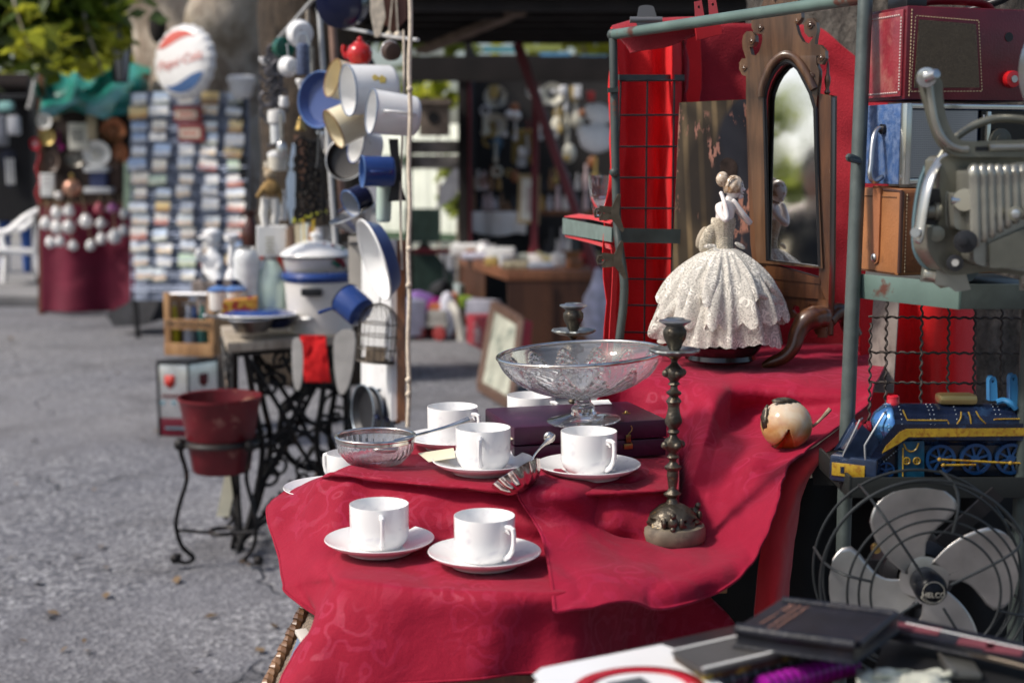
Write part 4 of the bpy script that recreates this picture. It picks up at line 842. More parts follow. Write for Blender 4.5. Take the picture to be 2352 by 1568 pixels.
def perf():
    m_, nt, b = newmat('perforated metal grille'); co = coords(nt); v = nd(nt, 'ShaderNodeTexVoronoi', Scale=330, Randomness=0); nt.links.new(co, v.inputs[0])
    nt.links.new(mix(nt, ramp(nt, v.outputs['Distance'], [(.3, 0.), (.42, 1.)]), (.012, .012, .014), (.36, .36, .36)), b.inputs[0]); b.inputs['Metallic'].default_value = .7; b.inputs['Roughness'].default_value = .35; return m_
m = MB(); m.box((.064, -.001, Hh/2), (.104, .006, Hh-.018)); ob('grille', m, perf(), t)
m = MB(); m.box((.166, -.0005, Hh/2), (.088, .006, Hh-.018)); ob('dial_plate', m, mat('black dial', (.010, .010, .011), .2, var=.1), t)
m = MB(); m.cyl((.150, -.002, .060), (.150, -.012, .060), .018, .017, 28); m.cyl((.150, -.011, .060), (.150, -.014, .060), .009, n=20); ob('dial_knob', m, mat('smoked knob', (.06, .06, .05), .2, .3), t, bevel=.0008)
m = MB()
for i in range(5): m.box((.126+i*.013, -.0038, .093), (.003, .0008, .005))
ob('dial_mark', m, WPAPER, t)
m = MB(); m.tube(curve([(-.001, .046, .076), (-.010, .046, .076), (-.020, .040, .062), (-.026, .034, .03), (-.028, .032, .012), (-.020, .034, .004), (-.004, .040, .010)], 5), .0036, 10); ob('handle_bail', m, STEEL, t)
m = MB(); m.cyl((.001, .046, .076), (-.005, .046, .076), .007, n=16); ob('bail_socket', m, BLACK, t)
f = Fr(2062, 634, 1.95, RZ); t = thing('radio', 'tan leather cased radio with a strap and stud, lowest of its stack', 'radio', f)
W, Dp, Hh = .21, .106, .119
TAN = mat('tan leather', (.33, .135, .05), .45, var=.25, vs=14, bump=.3, bs=260, c2=(.20, .08, .03), c2s=20, c2t=.68, coat=.1)
m = MB(); m.box((W/2, Dp/2, Hh/2), (W, Dp, Hh)); ob('case', m, TAN, t, bevel=.005)
m = MB(); m.box((W*.5, -.0005, Hh/2), (W-.016, .002, Hh-.010)); ob('front_panel', m, mat('brown leather', (.17, .062, .022), .5, var=.25, bump=.3, bs=260), t, bevel=.001)
m = MB(); m.tube([(.002, 0, .004), (.0015, -.001, Hh*.5), (.002, 0, Hh-.003)], .0028, 8); m.tube([(.002, 0, Hh-.004), (0, Dp*.4, Hh-.002)], .0022, 8); ob('piping', m, mat('dark leather edge', (.055, .022, .015), .5), t)
m = MB(); stitch(m, (.009, -.0022, .004), (.009, -.0022, Hh-.006), 22, .0008); ob('stitching', m, THREAD, t)
m = MB(); stitch(m, (-.0007, .008, .003), (-.0007, Dp-.01, .003), 18, .0008); stitch(m, (-.0007, .008, Hh-.012), (-.0007, Dp-.01, Hh-.012), 18, .0008); ob('side_stitching', m, mat('dark thread', (.10, .05, .03), .8), t)
m = MB()
for i in range(2):
    for k in range(9): m.cyl((.040+i*.010, -.0005, .030+k*.0085), (.040+i*.010, -.0024, .030+k*.0085), .0017, n=8)
ob('sound_hole', m, BLACK, t)
m = MB(); o = [(-.013, .050), (.013, .050), (.013, -.046), (.010, -.056), (0, -.060), (-.010, -.056), (-.013, -.046)]
vs = [(-.003, .056+x*.75, .072+z) for x, z in o]; m.add(vs+[(-.0005, y, z) for _, y, z in vs], [tuple(range(7)), tuple(range(13, 6, -1))]+[(i, (i+1) % 7, 7+(i+1) % 7, 7+i) for i in range(7)]); m.box((.012, .056, Hh+.001), (.03, .0195, .003)); ob('strap', m, mat('strap leather', (.33, .13, .06), .5, var=.3, bump=.3, bs=260), t)
m = MB(); m.ball((-.004, .056, .022), .006, 14, sc=(.6, 1, 1)); ob('stud', m, STEEL, t)
# ================================================================== film projector
PM = mat('grey green hammered metal', (.20, .195, .155), .36, .55, var=.12, vs=40, bump=.12, bs=500); PML = mat('light cast metal', (.34, .335, .29), .3, .7, var=.12, vs=40, bump=.08, bs=400); PB = mat('pale blue case', (.13, .20, .225), .45, var=.1)
f = Fr(2250, 560, 1.70, R(4)); t = thing('film_projector', 'grey metal film projector with ribbed lamp house in front of the radios', 'projector', f)
def kp(*p): return f.xz(K4(*p))
pl = curve2(kp((1060,260), (1075,180), (1150,145), (1400,140), (2100,130), (2100,1150), (1500,1195), (1180,1225), (1060,1165), (975,1040), (950,950), (955,800), (1050,770)), 4)
m = MB(); m.prism(pl, 0, .050); ob('body', m, PM, t, bevel=.003)
sh = curve2(kp((1075,230), (1010,290), (960,440), (920,700), (910,950), (935,1070), (1000,1170), (1090,1225), (1160,1240), (1500,1230), (1500,200)), 4)
m = MB(); m.prism([(x+.008, z) for x, z in sh], .052, .060); ob('rear_case', m, PB, t, bevel=.004)
m = MB(); m.prism(curve2(kp((920,500), (1055,460), (1058,740), (920,750)), 3), .0, .02); ob('film_gate', m, BLACK, t)
m = MB(); m.tube(curve([f(x, y, d) for (x, y), d in zip(K4((1110,95), (1030,230), (975,330), (935,450), (905,600), (880,760), (858,900), (840,930)), (.03, .01, .0, -.005, -.006, -.006, -.006, -.006))], 5), [.010]*30+[.0095, .009, .0085, .008, .007, .005], 10, flat=.45); ob('carrying_handle', m, mat('bright bent metal', (.52, .52, .50), .25, .85, var=.1), t)
m = MB(); m.cyl(f(*K4((838,842))[0], y=-.004), f(*K4((832,842))[0], y=-.016), .0058, n=14); ob('screw', m, STEEL, t)
hs = curve2(kp((1205,320), (1225,285), (1300,268), (2060,250), (2060,1120), (1400,1130), (1330,1128), (1250,1075), (1245,900), (1215,700)), 4)
m = MB(); m.prism(hs, -.040, .002); ob('lamp_house', m, PML, t, bevel=.008)
m = MB()
for i in range(11):
    x0 = 1345+i*72; yb = 930-i*42
    a, b = f(*K4((x0+20, 268))[0], y=-.042), f(*K4((x0+38, yb))[0], y=-.042); top = f(*K4((x0, 262))[0], y=-.018)
    m.tube(curve([top, a, a.lerp(b, .2), a.lerp(b, .6), b, b+V((0, .004, -.003))], 3), [.0062, .0066, .0068, .0068, .0068, .0068, .0068, .0068, .0068, .0066, .0064, .006, .0055, .005, .004, .002], 8, flat=.75)
ob('cooling_rib', m, PML, t)
m = MB(); m.prism(kp((1400,940), (2060,660), (2060,1100), (1400,1110)), -.046, -.038); ob('lower_plate', m, PM, t, bevel=.005)
m = MB(); m.prism(curve2(kp((1120,495), (1150,488), (1235,490), (1262,560), (1262,760), (1235,800), (1150,800), (1120,740)), 3), -.026, .0); ob('switch_box', m, PML, t, bevel=.004)
m = MB(); m.prism(kp((1172,565), (1255,560), (1255,690), (1172,690)), -.0275, -.025); ob('switch_plate', m, PM, t)
txt('0', .008, BLACK, t, f(*K4((1210, 600))[0], y=-.0280)); 
m = MB(); m.tube([f(*K4((1160,553))[0], y=-.032), f(*K4((1230,548))[0], y=-.034), f(*K4((1275,545))[0], y=-.030)], [.0052, .0046, .0035], 10); m.cyl(f(*K4((1282,545))[0], y=-.040), f(*K4((1282,545))[0], y=-.032), .013, n=20); ob('switch_lever', m, mat('chrome', (.75, .75, .74), .12, 1, var=.05), t)
def disc(x, y, r, y0, y1, name, mm, r2=None, bev=.0008):
    c = K4((x, y))[0]; m = MB(); m.cyl(f(*c, y=y0), f(*c, y=y1), r, r if r2 is None else r2, 28); return ob(name, m, mm, t, bevel=bev)
disc(1030, 855, .0095, .001, -.002, 'cover_disc', PM); disc(1195, 1120, .0100, .002, -.016, 'focus_knob', BLACK); disc(1197, 1118, .0042, -.015, -.0175, 'knob_centre', mat('grey cap', (.35, .35, .34), .4), None, 0)
disc(1290, 925, .0135, -.036, -.044, 'dial', BLACK); disc(1265, 915, .0060, -.043, -.054, 'dial_knob', BLACK)
disc(1745, 670, .0085, -.048, -.055, 'screw_wheel', PM); disc(1748, 672, .0050, -.054, -.057, 'screw_head', STEEL)
m = MB(); m.cyl(f(*K4((930,655))[0], y=-.004), f(*K4((1000,650))[0], y=-.004), .0075, .0085, 18); m.cyl(f(*K4((1000,650))[0], y=-.004), f(*K4((1050,648))[0], y=-.004), .0105, n=20); ob('speed_knob', m, PM, t, bevel=.0008)
m = MB(); m.prism(kp((1080,1220), (1290,1215), (1330,1345), (1240,1360), (1170,1310), (1070,1300)), .01, .06); ob('foot', m, PML, t, bevel=.004); m = MB(); m.prism(kp((2000,1150), (2100,1150), (2100,1380), (2000,1380)), .01, .06); ob('foot', m, PML, t, bevel=.004)
# swing arm with reel spindle
kq = lambda *p: f.xz(K3(*p))
arm = curve2(kq((925,830), (1010,790), (1080,810), (1090,950), (1120,1150), (1180,1300), (1260,1385), (1360,1405), (1500,1402), (2150,1395), (2150,1510), (1500,1522), (1300,1520), (1190,1490), (1100,1400), (1040,1270), (980,1060)), 3)
m = MB(); m.prism(arm, -.020, -.006); ob('reel_arm', m, PM, t, bevel=.004)
m = MB(); m.tube(curve([f(*q, y=-.022) for q in K3((1035,840), (1050,960), (1085,1160), (1140,1310), (1230,1420), (1330,1462), (1410,1462))], 4), .0042, 8); m.tube([f(*q, y=-.022) for q in K3((1620,1448), (2150,1440))], .0042, 8); ob('arm_rib', m, PML, t)
m = MB(); m.prism(kq((1420,1440), (1600,1435), (1600,1478), (1420,1482)), -.0212, -.019); ob('film_counter', m, BLACK, t)
m = MB(); c = K3((1005,760))[0]; m.cyl(f(*c, y=.004), f(*c, y=-.032), .0115, n=24); m.tube([f(*c, y=-.030), f(*K3((1040,750))[0], y=-.034), f(*K3((1105,720))[0], y=-.045)], [.007, .0065, .0055], 14); ob('reel_spindle', m, mat('worn chrome', (.55, .55, .53), .22, .95, var=.2, vs=60), t, bevel=.001)
m = MB(); m.tube(curve([f(*q, y=.02) for q in K3((1130,1560), (1250,1390), (1400,1270), (1560,1195), (1760,1160), (2100,1190))], 5), .0050, 10); ob('lower_arc', m, PM, t)
m = MB(); m.lathe([(.078, -.008), (.082, -.008), (.082, .008), (.078, .008), (.078, -.008)], 48, f(2500, 160, .01), Matrix.Rotation(pi/2, 3, 'X')); ob('reel', m, STEEL, t)
# ================================================================== tin train
TN = mat('navy tin print', (.007, .012, .032), .24, .1, var=.4, vs=40, coat=.3, c2=(.02, .045, .10), c2s=50, c2t=.62); TT = mat('teal tin print', (.008, .06, .11), .22, .1, var=.4, vs=60, coat=.4); TY = mat('yellow tin print', (.36, .23, .02), .32, var=.2, vs=60, c2=(.24, .11, .012), c2s=150, c2t=.55); TBL = mat('bright blue tin', (.008, .05, .15), .22, .2, var=.2, coat=.3)
f = Fr(2100, 1000, 1.92); t = thing('toy_train', 'blue and yellow tin toy locomotive on the low tray above the fan', 'toy train', f)
k5 = lambda *p: f.xz(K5(*p)); g5 = lambda x, y, d=0: f(*K5((x, y))[0], y=d)
q = Matrix.Rotation(pi/2, 3, 'Y'); c0, c1 = g5(720, 1050, .030), g5(2300, 1050, .030); rr = .0315
m = MB(); m.lathe([(rr, 0), (rr, (c1-c0).length)], 40, c0, q); m.lathe([(1e-5, (c1-c0).length), (rr, (c1-c0).length)], 40, c0, q); ob('boiler', m, TN, t)
m = MB(); m.lathe([(1e-5, -.022), (.010, -.021), (.020, -.016), (.028, -.006), (rr+.0015, 0), (rr+.0015, .003), (rr, .004)], 40, c0, q); ob('smokebox_door', m, mat('blue chrome tin', (.10, .26, .52), .12, .85, var=.5, vs=50), t)
m = MB(); cc = g5(600, 1065, .030); m.lathe([(.0095, 0), (.0095, .003), (.006, .004), (.0055, .010), (.0085, .012), (.0085, .018), (1e-5, .0185)], 24, cc+V((-.003, 0, 0)), Matrix.Rotation(-pi/2, 3, 'Y')); ob('headlamp', m, mat('dark red plastic', (.22, .008, .02), .2, coat=.3), t)
m = MB(); p = g5(775, 862, .030); m.lathe([(.0085, -.002), (.0088, .003), (.0082, .004), (.0082, .010), (.0062, .0115), (.006, .006), (1e-5, .006)], 24, p); ob('chimney', m, mat('red tin', (.5, .015, .03), .25, coat=.3), t)
m = MB(); p = g5(1300, 862, .030); m.box(p+V((0, 0, .007)), (.052, .030, .014)); ob('steam_dome', m, mat('gold tin', (.42, .32, .14), .3, .8, var=.2), t, bevel=.006)
for x, yt, yb in ((1635, 655, 850), (1808, 635, 905)):
    m = MB(); m.prism(k5((x-30, yb), (x-32, yt+25), (x-18, yt), (x+14, yt-4), (x+30, yt+22), (x+38, yb)), .012, .024, [k5(*[(x+9*cos(a), yt+38+12*sin(a)) for a in (0, 1, 2, 3, 4, 5)])]); ob('bracket', m, mat('sky blue tin', (.03, .17, .36), .4), t, bevel=.0008)
m = MB(); m.tube(curve([g5(1640, 850, .012), g5(1700, 835, .010), g5(1760, 860, .004), g5(1800, 905, .004)], 4), .004, 8); ob('bracket', m, mat('sky blue tin', (.03, .17, .36), .4), t)
m = MB(); m.prism(k5((785,1040), (2300,1030), (2300,1160), (885,1145), (760,1230), (655,1310), (600,1325), (590,1300)), -.004, .066); ob('running_board', m, TN, t, bevel=.0015)
m = MB(); m.prism(k5((880,1068), (2300,1058), (2300,1120), (895,1135), (830,1180), (678,1268), (710,1210), (830,1090)), -.0055, -.003); ob('yellow_band', m, TY, t)
m = MB(); m.prism(k5((620,1320), (760,1240), (885,1150), (2300,1160), (2300,1470), (620,1480)), .008, .055); ob('frame', m, mat('black tin', (.010, .014, .022), .25, coat=.3), t)
m = MB(); m.prism(k5((825,1185), (1030,1180), (1030,1470), (825,1470)), .0, .012); ob('cylinder_block', m, TT, t, bevel=.001)
m = MB(); m.tube([g5(860, 1230, -.001), g5(858, 1470, -.001)], .0009, 6)
for x in (890, 975): m.tube([g5(x, 1340, -.001)+V((.0045*cos(a), 0, .0045*sin(a))) for a in [i*pi/8 for i in range(16)]], .0009, 6, closed=True); m.bar(g5(x-22, 1340, -.001), g5(x+22, 1340, -.001), .001); m.bar(g5(x, 1318, -.001), g5(x, 1362, -.001), .001)
m.tube(curve([g5(865, 1195, -.001), g5(890, 1245, -.001), g5(930, 1262, -.001), g5(970, 1240, -.001), g5(990, 1190, -.001)], 4), .001, 6); ob('yellow_line', m, TY, t)
def wheel(x, y, r, name='wheel', sp=8):
    c = g5(x, y, .004); w_ = MB(); w_.lathe([(r, 0), (r, .006), (r*.80, .006), (r*.80, 0), (r, 0)], 36, c+V((0, .003, 0)), Matrix.Rotation(pi/2, 3, 'X'))
    for i in range(sp): a = 2*pi*i/sp+.3; w_.bar(c+V((cos(a)*r*.15, 0, sin(a)*r*.15)), c+V((cos(a)*r*.85, 0, sin(a)*r*.85)), .0035, .003)
    w_.cyl(c+V((0, .003, 0)), c+V((0, -.003, 0)), r*.26, n=20); return ob(name, w_, TBL, t)
for x, y, r in ((1170, 1325, .0205), (1462, 1322, .0215), (1755, 1320, .0215), (2050, 1320, .0215)): wheel(x, y, r)
wheel(715, 1415, .0115, 'wheel', 5)
m = MB(); m.tube([g5(1165, 1328, -.002), g5(1210, 1330, -.002), g5(1755, 1358, -.002), g5(2300, 1362, -.002)], .0016, 6); m.tube([g5(1195, 1375, -.002), g5(1465, 1372, -.002)], .0016, 6)
for x, y in ((1165, 1328), (1195, 1375), (1755, 1358)): m.ball(g5(x, y, -.003), .003, 10)
m.tube([g5(858, 915, .006), g5(895, 1000, .001), g5(1230, 1003, .001), g5(1245, 1038, .000)], .0010, 6)
for a, b, c in (((1345,930), (1340,985), (1308,1035)), ((1405,930), (1420,975), (1428,1032)), ((1468,925), (1500,980), (1550,1030)), ((1630,1008), (1640,992), (1900,990))): m.tube(curve([g5(*a, .004), g5(*b, .001), g5(*c, .0)], 3), .0010, 6)
ob('connecting_rod', m, TY, t)
m = MB()
for x in (740, 850, 1090, 1125, 1310, 1640, 1680):
    for i in range(7):
        a = R(100+i*13); m.ball(V((g5(x, 1050).x, .030+cos(a)*(rr+.0002), c0.z+sin(a)*(rr+.0002))), .0007, 5)
for i in range(13): m.ball(g5(640+i*20, 1395-i*17, .0075-.003), .0008, 5)
ob('rivet', m, mat('white dots', (.6, .66, .7), .3), t)
bm = Matrix.Rotation(R(-32), 3, 'Z'); bc = g5(470, 1400, .016)
m = MB(); m.box(bc, (.066, .030, .036), bm); ob('buffer_beam', m, mat('steel blue tin', (.02, .035, .075), .25, .4, var=.3, vs=60, coat=.3), t, bevel=.004)
m = MB(); m.box(bc+bm@V((-.006, -.0155, -.001)), (.046, .002, .018), bm); ob('number_plate', m, TY, t, bevel=.0006)
m = MB(); m.box(bc+bm@V((-.014, -.0168, -.001)), (.005, .001, .009), bm); ob('plate_mark', m, TN, t)
m = MB(); m.prism(k5((400,1300), (530,1080), (640,1180), (640,1320)), .006, .056); ob('nose', m, mat('steel blue tin', (.02, .035, .075), .25, .4), t, bevel=.004)
m = MB(); m.tube([g5(350, 1340, .014), g5(365, 1280, .012), g5(500, 1000, .016), g5(520, 985, .024)], .0014, 7); m.tube([g5(545, 1340, -.004), g5(540, 1210, -.002), g5(700, 945, .006), g5(715, 930, .014)], .0014, 7); ob('hand_rail', m, mat('grey wire', (.30, .31, .32), .35, .7), t)
m = MB(); m.box(g5(470, 1475, .022), (.058, .034, .014), bm); ob('coupling', m, BLACK, t, bevel=.004)
# ================================================================== desk fan
f = Fr(2124, 1334, 1.76, R(-3)); t = thing('desk_fan', 'old metal fan with four steel blades in a black wire cage', 'fan', f); s = f.m*1.0
WIRE = mat('blackened wire', (.030, .034, .036), .45, .5, var=.3); BLD = mat('worn steel blade', (.52, .50, .47), .34, .9, var=.3, vs=14, bump=.05, c2=(.05, .045, .04), c2s=55, c2t=.70, c2w=.03, r2=.7)
def ring(r, y, rad): 
    m.tube([V((r*s*cos(2*pi*i/72), y, r*s*sin(2*pi*i/72))) for i in range(72)], rad, 7, closed=True)
m = MB()
for r, y, rad in ((240, -.008, .0021), (236, .060, .0019), (226, .016, .0016), (192, -.047, .0016), (168, -.052, .0016), (143, -.055, .0016)): ring(r, y, rad)
def spoke(a, rs, ys, rad=.0018): m.tube(curve([V((r*s*cos(R(a)), y, r*s*sin(R(a)))) for r, y in zip(rs, ys)], 4), rad, 7)
for a in (124, 30, 212, 302): spoke(a, (240, 236, 205, 143, 40), (.060, -.010, -.047, -.055, -.050))
for a in (77, 169, 258, 346): spoke(a, (240, 236, 205, 143), (.060, -.010, -.047, -.055))
ob('cage', m, WIRE, t)
TA0 = ((150,89),(300,89),(382,84),(475,75),(570,68),(656,66),(725,70),(767,78),(785,95),(797,110)); TA1 = ((150,160),(268,153),(420,146),(547,140),(690,133),(760,125),(785,119),(797,111))
def lerpt(T, r):
    for (r0, a0), (r1, a1) in zip(T, T[1:]):
        if r <= r1: return a0+(a1-a0)*(r-r0)/(r1-r0)
    return T[-1][1]
for k in range(4):
    rows = []
    for r in (150, 190, 230, 268, 310, 350, 390, 430, 475, 520, 570, 615, 656, 690, 720, 745, 767, 780, 788, 794, 797):
        lo, hi = lerpt(TA0, r), lerpt(TA1, r); row = []
        for j in range(17):
            v = j/8-1; a = R((lo+hi)/2+(hi-lo)/2*v+90*k); q = r*.2754*s*1.0; row.append(V((q*cos(a), .004-.011*(r/797)*((a-R(110+90*k))/R(45)), q*sin(a))))
        rows.append(row)
    m = MB(); m.grid(rows); ob('blade', m, BLD, t, solid=.0012, smooth=180)
m = MB(); m.lathe([(1e-5, .0), (40*s, .001), (56*s, .003), (56*s, .006), (1e-5, .008)], 48, (0, 0, 0), Matrix(((1, 0, 0), (0, 0, 1), (0, 1, 0)))); ob('blade_spider', m, BLD, t)
m = MB(); m.lathe([(34*s, .0), (36*s, .018), (37*s, .030), (33*s, .040), (22*s, .046), (1e-5, .048)], 40, (0, 0, 0), Matrix.Rotation(pi/2, 3, 'X')); ob('hub', m, mat('black enamel', (.005, .006, .009), .3, var=.1, ior=1.22), t)
LT = mat('silver lettering', (.42, .40, .34), .4, .3, var=0)
hz = lambda c: V((c.x, c.y, c.z-((c.x*c.x+c.y*c.y)*13)))
txt('HELCO', .0088, LT, t, (0, -.0492, -.003), bend=hz)
m = MB(); m.tube([V((24*s*cos(2*pi*i/40), -.0462, 24*s*sin(2*pi*i/40))) for i in range(40)], .0004, 5, closed=True)
for i in range(22): a = R(205+i*6); m.bar((27*s*cos(a), -.0446, 27*s*sin(a)), (30*s*cos(a), -.0426, 30*s*sin(a)), .0007)
ob('hub_ring', m, LT, t)
m = MB(); m.lathe([(.030, -.02), (.045, -.03), (.048, -.10), (.03, -.12), (1e-5, -.12)], 28, (0, 0, 0), Matrix.Rotation(pi/2, 3, 'X')); ob('motor', m, BLACK, t)
m = MB(); m.box((0, .055, 0), (.40*.5, .006, .022)); m.bar((-.1, .055, -.1), (.1, .055, .1), .006, .02); ob('guard_bracket', m, BLACK, t)
for a in (150, 15, 285): m = MB(); c = V((cos(R(a))*.062, .04, sin(R(a))*.062)); m.cyl(c, c+V((0, -.008, 0)), .006, n=14); ob('bolt', m, BRASS, t)
m = MB(); m.tube([(0, .075, -.02), (0, .075, -.25)], .016, 14); m.lathe([(.09, -.30), (.09, -.285), (.05, -.26), (.02, -.245)], 28, (0, .075, 0)); ob('stand', m, BLACK, t)
# ================================================================== things on the near right table
BZ = .845
t = thing('side_table', 'low dark table under the books in the right foreground', 'table', (0, 0, 0)); m = MB(); m.box((.50, 1.17, BZ-.05), (.72, .42, .03)); ob('tabletop', m, WOODD, t, bevel=.003)
for x, y in ((.18, 1.0), (.82, 1.0), (.18, 1.34), (.82, 1.34)):
    m = MB(); m.box((x, y, .389), (.04, .04, .778)); ob('leg', m, WOODD, t)
def slab(name, pts, z, h, mm, parent, bev=.002):
    """a flat thing whose upper outline is seen at pts, lying at height z"""
    q = [Zp(x, y, zz) for (x, y), zz in zip(pts, z if isinstance(z, (list, tuple)) else [z]*len(pts))]; n = len(q); m = MB()
    m.add(q+[p-V((0, 0, h)) for p in q], [tuple(range(n)), tuple(range(2*n-1, n-1, -1))]+[(i, (i+1) % n, n+(i+1) % n, n+i) for i in range(n)]); return ob(name, m, mm, parent, bevel=bev)
DL = mat('dark blue leather', (.006, .007, .013), .42, var=.5, vs=25, bump=.4, bs=260, c2=(.03, .024, .024), c2s=25, c2t=.64)
t = thing('leather_booklet', 'dark blue leather booklet with gold lettering on the book pile', 'booklet', (0, 0, 0))
cs = [(1800,1377), (2066,1410), (1962,1486), (1690,1447)]; zz = [.902, .902, .905, .905]; q = [Zp(*p, z) for p, z in zip(cs, zz)]
slab('cover', cs, zz, .016, DL, t, .003)
ex, ey = (q[1]-q[0]), (q[3]-q[0]); P_ = lambda u, v, h=.001: q[0]+ex*u+ey*v+V((0, 0, h))
m = MB(); m.tube([P_(0, .98), P_(.3, 1.0), P_(.97, 1.0)], .006, 10); m.tube([P_(0, .02), P_(.97, .02)], .0035, 8); m.tube([P_(.985, .04), P_(.985, .96)], .0035, 8); ob('rolled_edge', m, DL, t)
GT = mat('rubbed gold lettering', (.34, .17, .12), .5, .2, var=.3, vs=200); ang = atan2(ey.y, ey.x)
m = MB()
for c_, n in ((.12, 14), (.21, 17), (.27, 17), (.15, 6)):
    for i in range(n):
        if random.random() < .85: a = P_(c_, .14+i*.046, .0016); m.bar(a, a+ey*.026+ex*random.choice((.0, .006, -.006)), .0016, .0006)
ob('lettering', m, GT, t)
t = thing('album', 'grey leather covered album with a tartan spine under the booklet', 'album', (0, 0, 0))
cs = [K6((712,512))[0], K6((1030,440))[0], K6((1400,478))[0], K6((862,606))[0]]; GL = mat('grey leather', (.065, .062, .06), .5, var=.15, bump=.3, bs=300)
slab('cover', cs, .888, .004, GL, t, .0015); cs2 = [K6((716,516))[0], K6((1030,446))[0], K6((1400,486))[0], K6((866,614))[0]]; slab('pages', cs2, .8838, .03, mat('tartan edge', (.055, .03, .018), .5, var=.6, vs=30, c2=(.28, .20, .03), c2s=45, c2t=.62, c2w=.04), t, .002)
m = MB(); a, b = Zp(*cs[0], .8895), Zp(*cs[1], .8895); stitch(m, a, b, 26, .0011); ob('stitching', m, WPAPER, t); m = MB(); a, b = Zp(*K6((850,596))[0], .8895), Zp(*K6((1320,486))[0], .8895); stitch(m, a, b, 40, .0011); ob('stitching', m, WPAPER, t)
for lab, pa, pb, z, r, mm in (('black ring bound notebook roll beside the magenta one', K6((880,672))[0], K6((1560,500))[0], .868, .0095, BLACK), ('magenta ring bound notebook at the bottom of the pile', K6((1130,690))[0], K6((1550,572))[0], .862, .0115, mat('magenta plastic', (.33, .012, .30), .3, var=.2, vs=60, coat=.2))):
    t = thing('notebook', lab, 'notebook', (0, 0, 0), group='ring bound notebooks'); a, b = Zp(*pa, z), Zp(*pb, z)
    m = MB(); m.tube([a, b], r, 16); ob('spine', m, mm, t)
    m = MB(); n = 13
    for i in range(n):
        c = a.lerp(b, (i+.5)/n); m.lathe([(r*1.02, -.0012), (r*1.10, -.0012), (r*1.10, .0012), (r*1.02, .0012)], 16, c, (b-a).to_track_quat('Z', 'Y').to_matrix())
    ob('ring', m, mat('grey ring', (.12, .11, .12), .4, .4) if mm is BLACK else mat('dark magenta', (.12, .008, .11), .3), t)
    w_ = (b-a).cross(V((0, 0, 1))).normalized(); m = MB(); m.add([a-w_*.0+V((0, 0, -.002)), b+V((0, 0, -.002)), b-w_*.12+V((0, 0, -.006)), a-w_*.12+V((0, 0, -.006))], [(0, 1, 2, 3)]); ob('pages', m, BLACK, t, solid=.008)
# white enamel plate with red ring
t = thing('enamel_sign', 'white enamel plate with a red ring, lying in the near foreground', 'sign', (0, 0, 0))
cs = [K6((75,628))[0], K6((112,598))[0], K6((660,490))[0], K6((705,505))[0], K6((1010,735))[0], K6((420,860))[0], K6((180,760))[0]]
zs = .875; slab('plate', cs, zs, .010, mat('chipped white enamel', (.78, .78, .77), .22, var=.06, c2=(.12, .11, .13), c2s=34, c2t=.73, c2w=.02), t, .003)
cen = Zp(*K6((555,690))[0], zs); ax = (Zp(*K6((690,500))[0], zs)-Zp(*K6((112,598))[0], zs)).normalized(); ay = V((0, 0, 1)).cross(ax)
def arcring(r0, r1, mm, name):
    m = MB(); rows = [[cen+ax*(r*cos(2*pi*i/72)*1.2)+ay*(r*sin(2*pi*i/72))+V((0, 0, .0008)) for i in range(72)] for r in (r0, r1)]; m.grid(rows, wrap=True); ob(name, m, mm, t, solid=.001)
arcring(.038, .052, mat('red enamel', (.42, .012, .025), .25, var=.15, c2=(.75, .7, .7), c2s=30, c2t=.70), 'red_ring')
m = MB(); m.box(cen+ay*.012+ax*-.004+V((0, 0, .001)), (.036, .018, .0016), Matrix((ax, ay, V((0, 0, 1)))).transposed()); ob('black_panel', m, mat('grey black enamel', (.08, .085, .09), .4), t)
# open black bag
t = thing('bag', 'open black bag with a stitched zipper flap at the right edge', 'bag', (0, 0, 0))
cs = [K6((1770,352))[0], K6((2480,512))[0], K6((2480,585))[0], K6((1720,420))[0]]; slab('flap', cs, .885, .008, DL, t, .002)
m = MB(); stitch(m, Zp(*K6((1800,385))[0], .8862), Zp(*K6((2420,520))[0], .8862), 44, .0012); ob('stitching', m, WPAPER, t)
m = MB()
for a in ((1770,398), (1880,415), (2130,480), (2260,510)): 
    c = Zp(*K6(a)[0], .8855); m.box(c, (.034, .020, .0014), Matrix.Rotation(R(-28), 3, 'Z'))
ob('patch', m, mat('dull maroon patch', (.15, .035, .045), .6, var=.3), t)
m = MB(); a, b = Zp(*K6((1715,428))[0], .879), Zp(*K6((2480,622))[0], .879); m.tube([a, b], .0022, 8)
for i in range(90): c = a.lerp(b, i/90); m.box(c+V((0, -.002, 0)), (.0012, .005, .003))
ob('zipper', m, mat('bronze zip', (.20, .165, .13), .4, .7), t)
cs = [K6((1715,445))[0], K6((2500,640))[0], K6((2500,800))[0], K6((1600,800))[0]]; slab('bag_body', cs, .862, .03, mat('black lining', (.008, .008, .009), .6, var=.3), t, .002)
m = MB(); c = Zp(*K6((2052,590))[0], .868); m.box(c, (.030, .052, .006), Matrix.Rotation(R(-6), 3, 'Z')); m.tube([c+V((-.012, .026, .004)), c+V((-.012, -.026, .004))], .0022, 8); ob('buckle', m, mat('grey metal', (.24, .24, .22), .35, .8, var=.2), t, bevel=.001)
rows = [[Zp(*K6((x, y))[0], .868+.006*sin(x*.02+y*.05)) for x in (1570, 1680, 1800, 1900, 2010)] for y in (604, 625, 660, 720)]
drape('tissue', 'crumpled pale tissue paper inside the open black bag', rows, mat('tissue', (.42, .43, .36), .7, var=.3, vs=40), wr=.004, ws=40); bpy.data.objects['tissue']['category'] = 'paper'
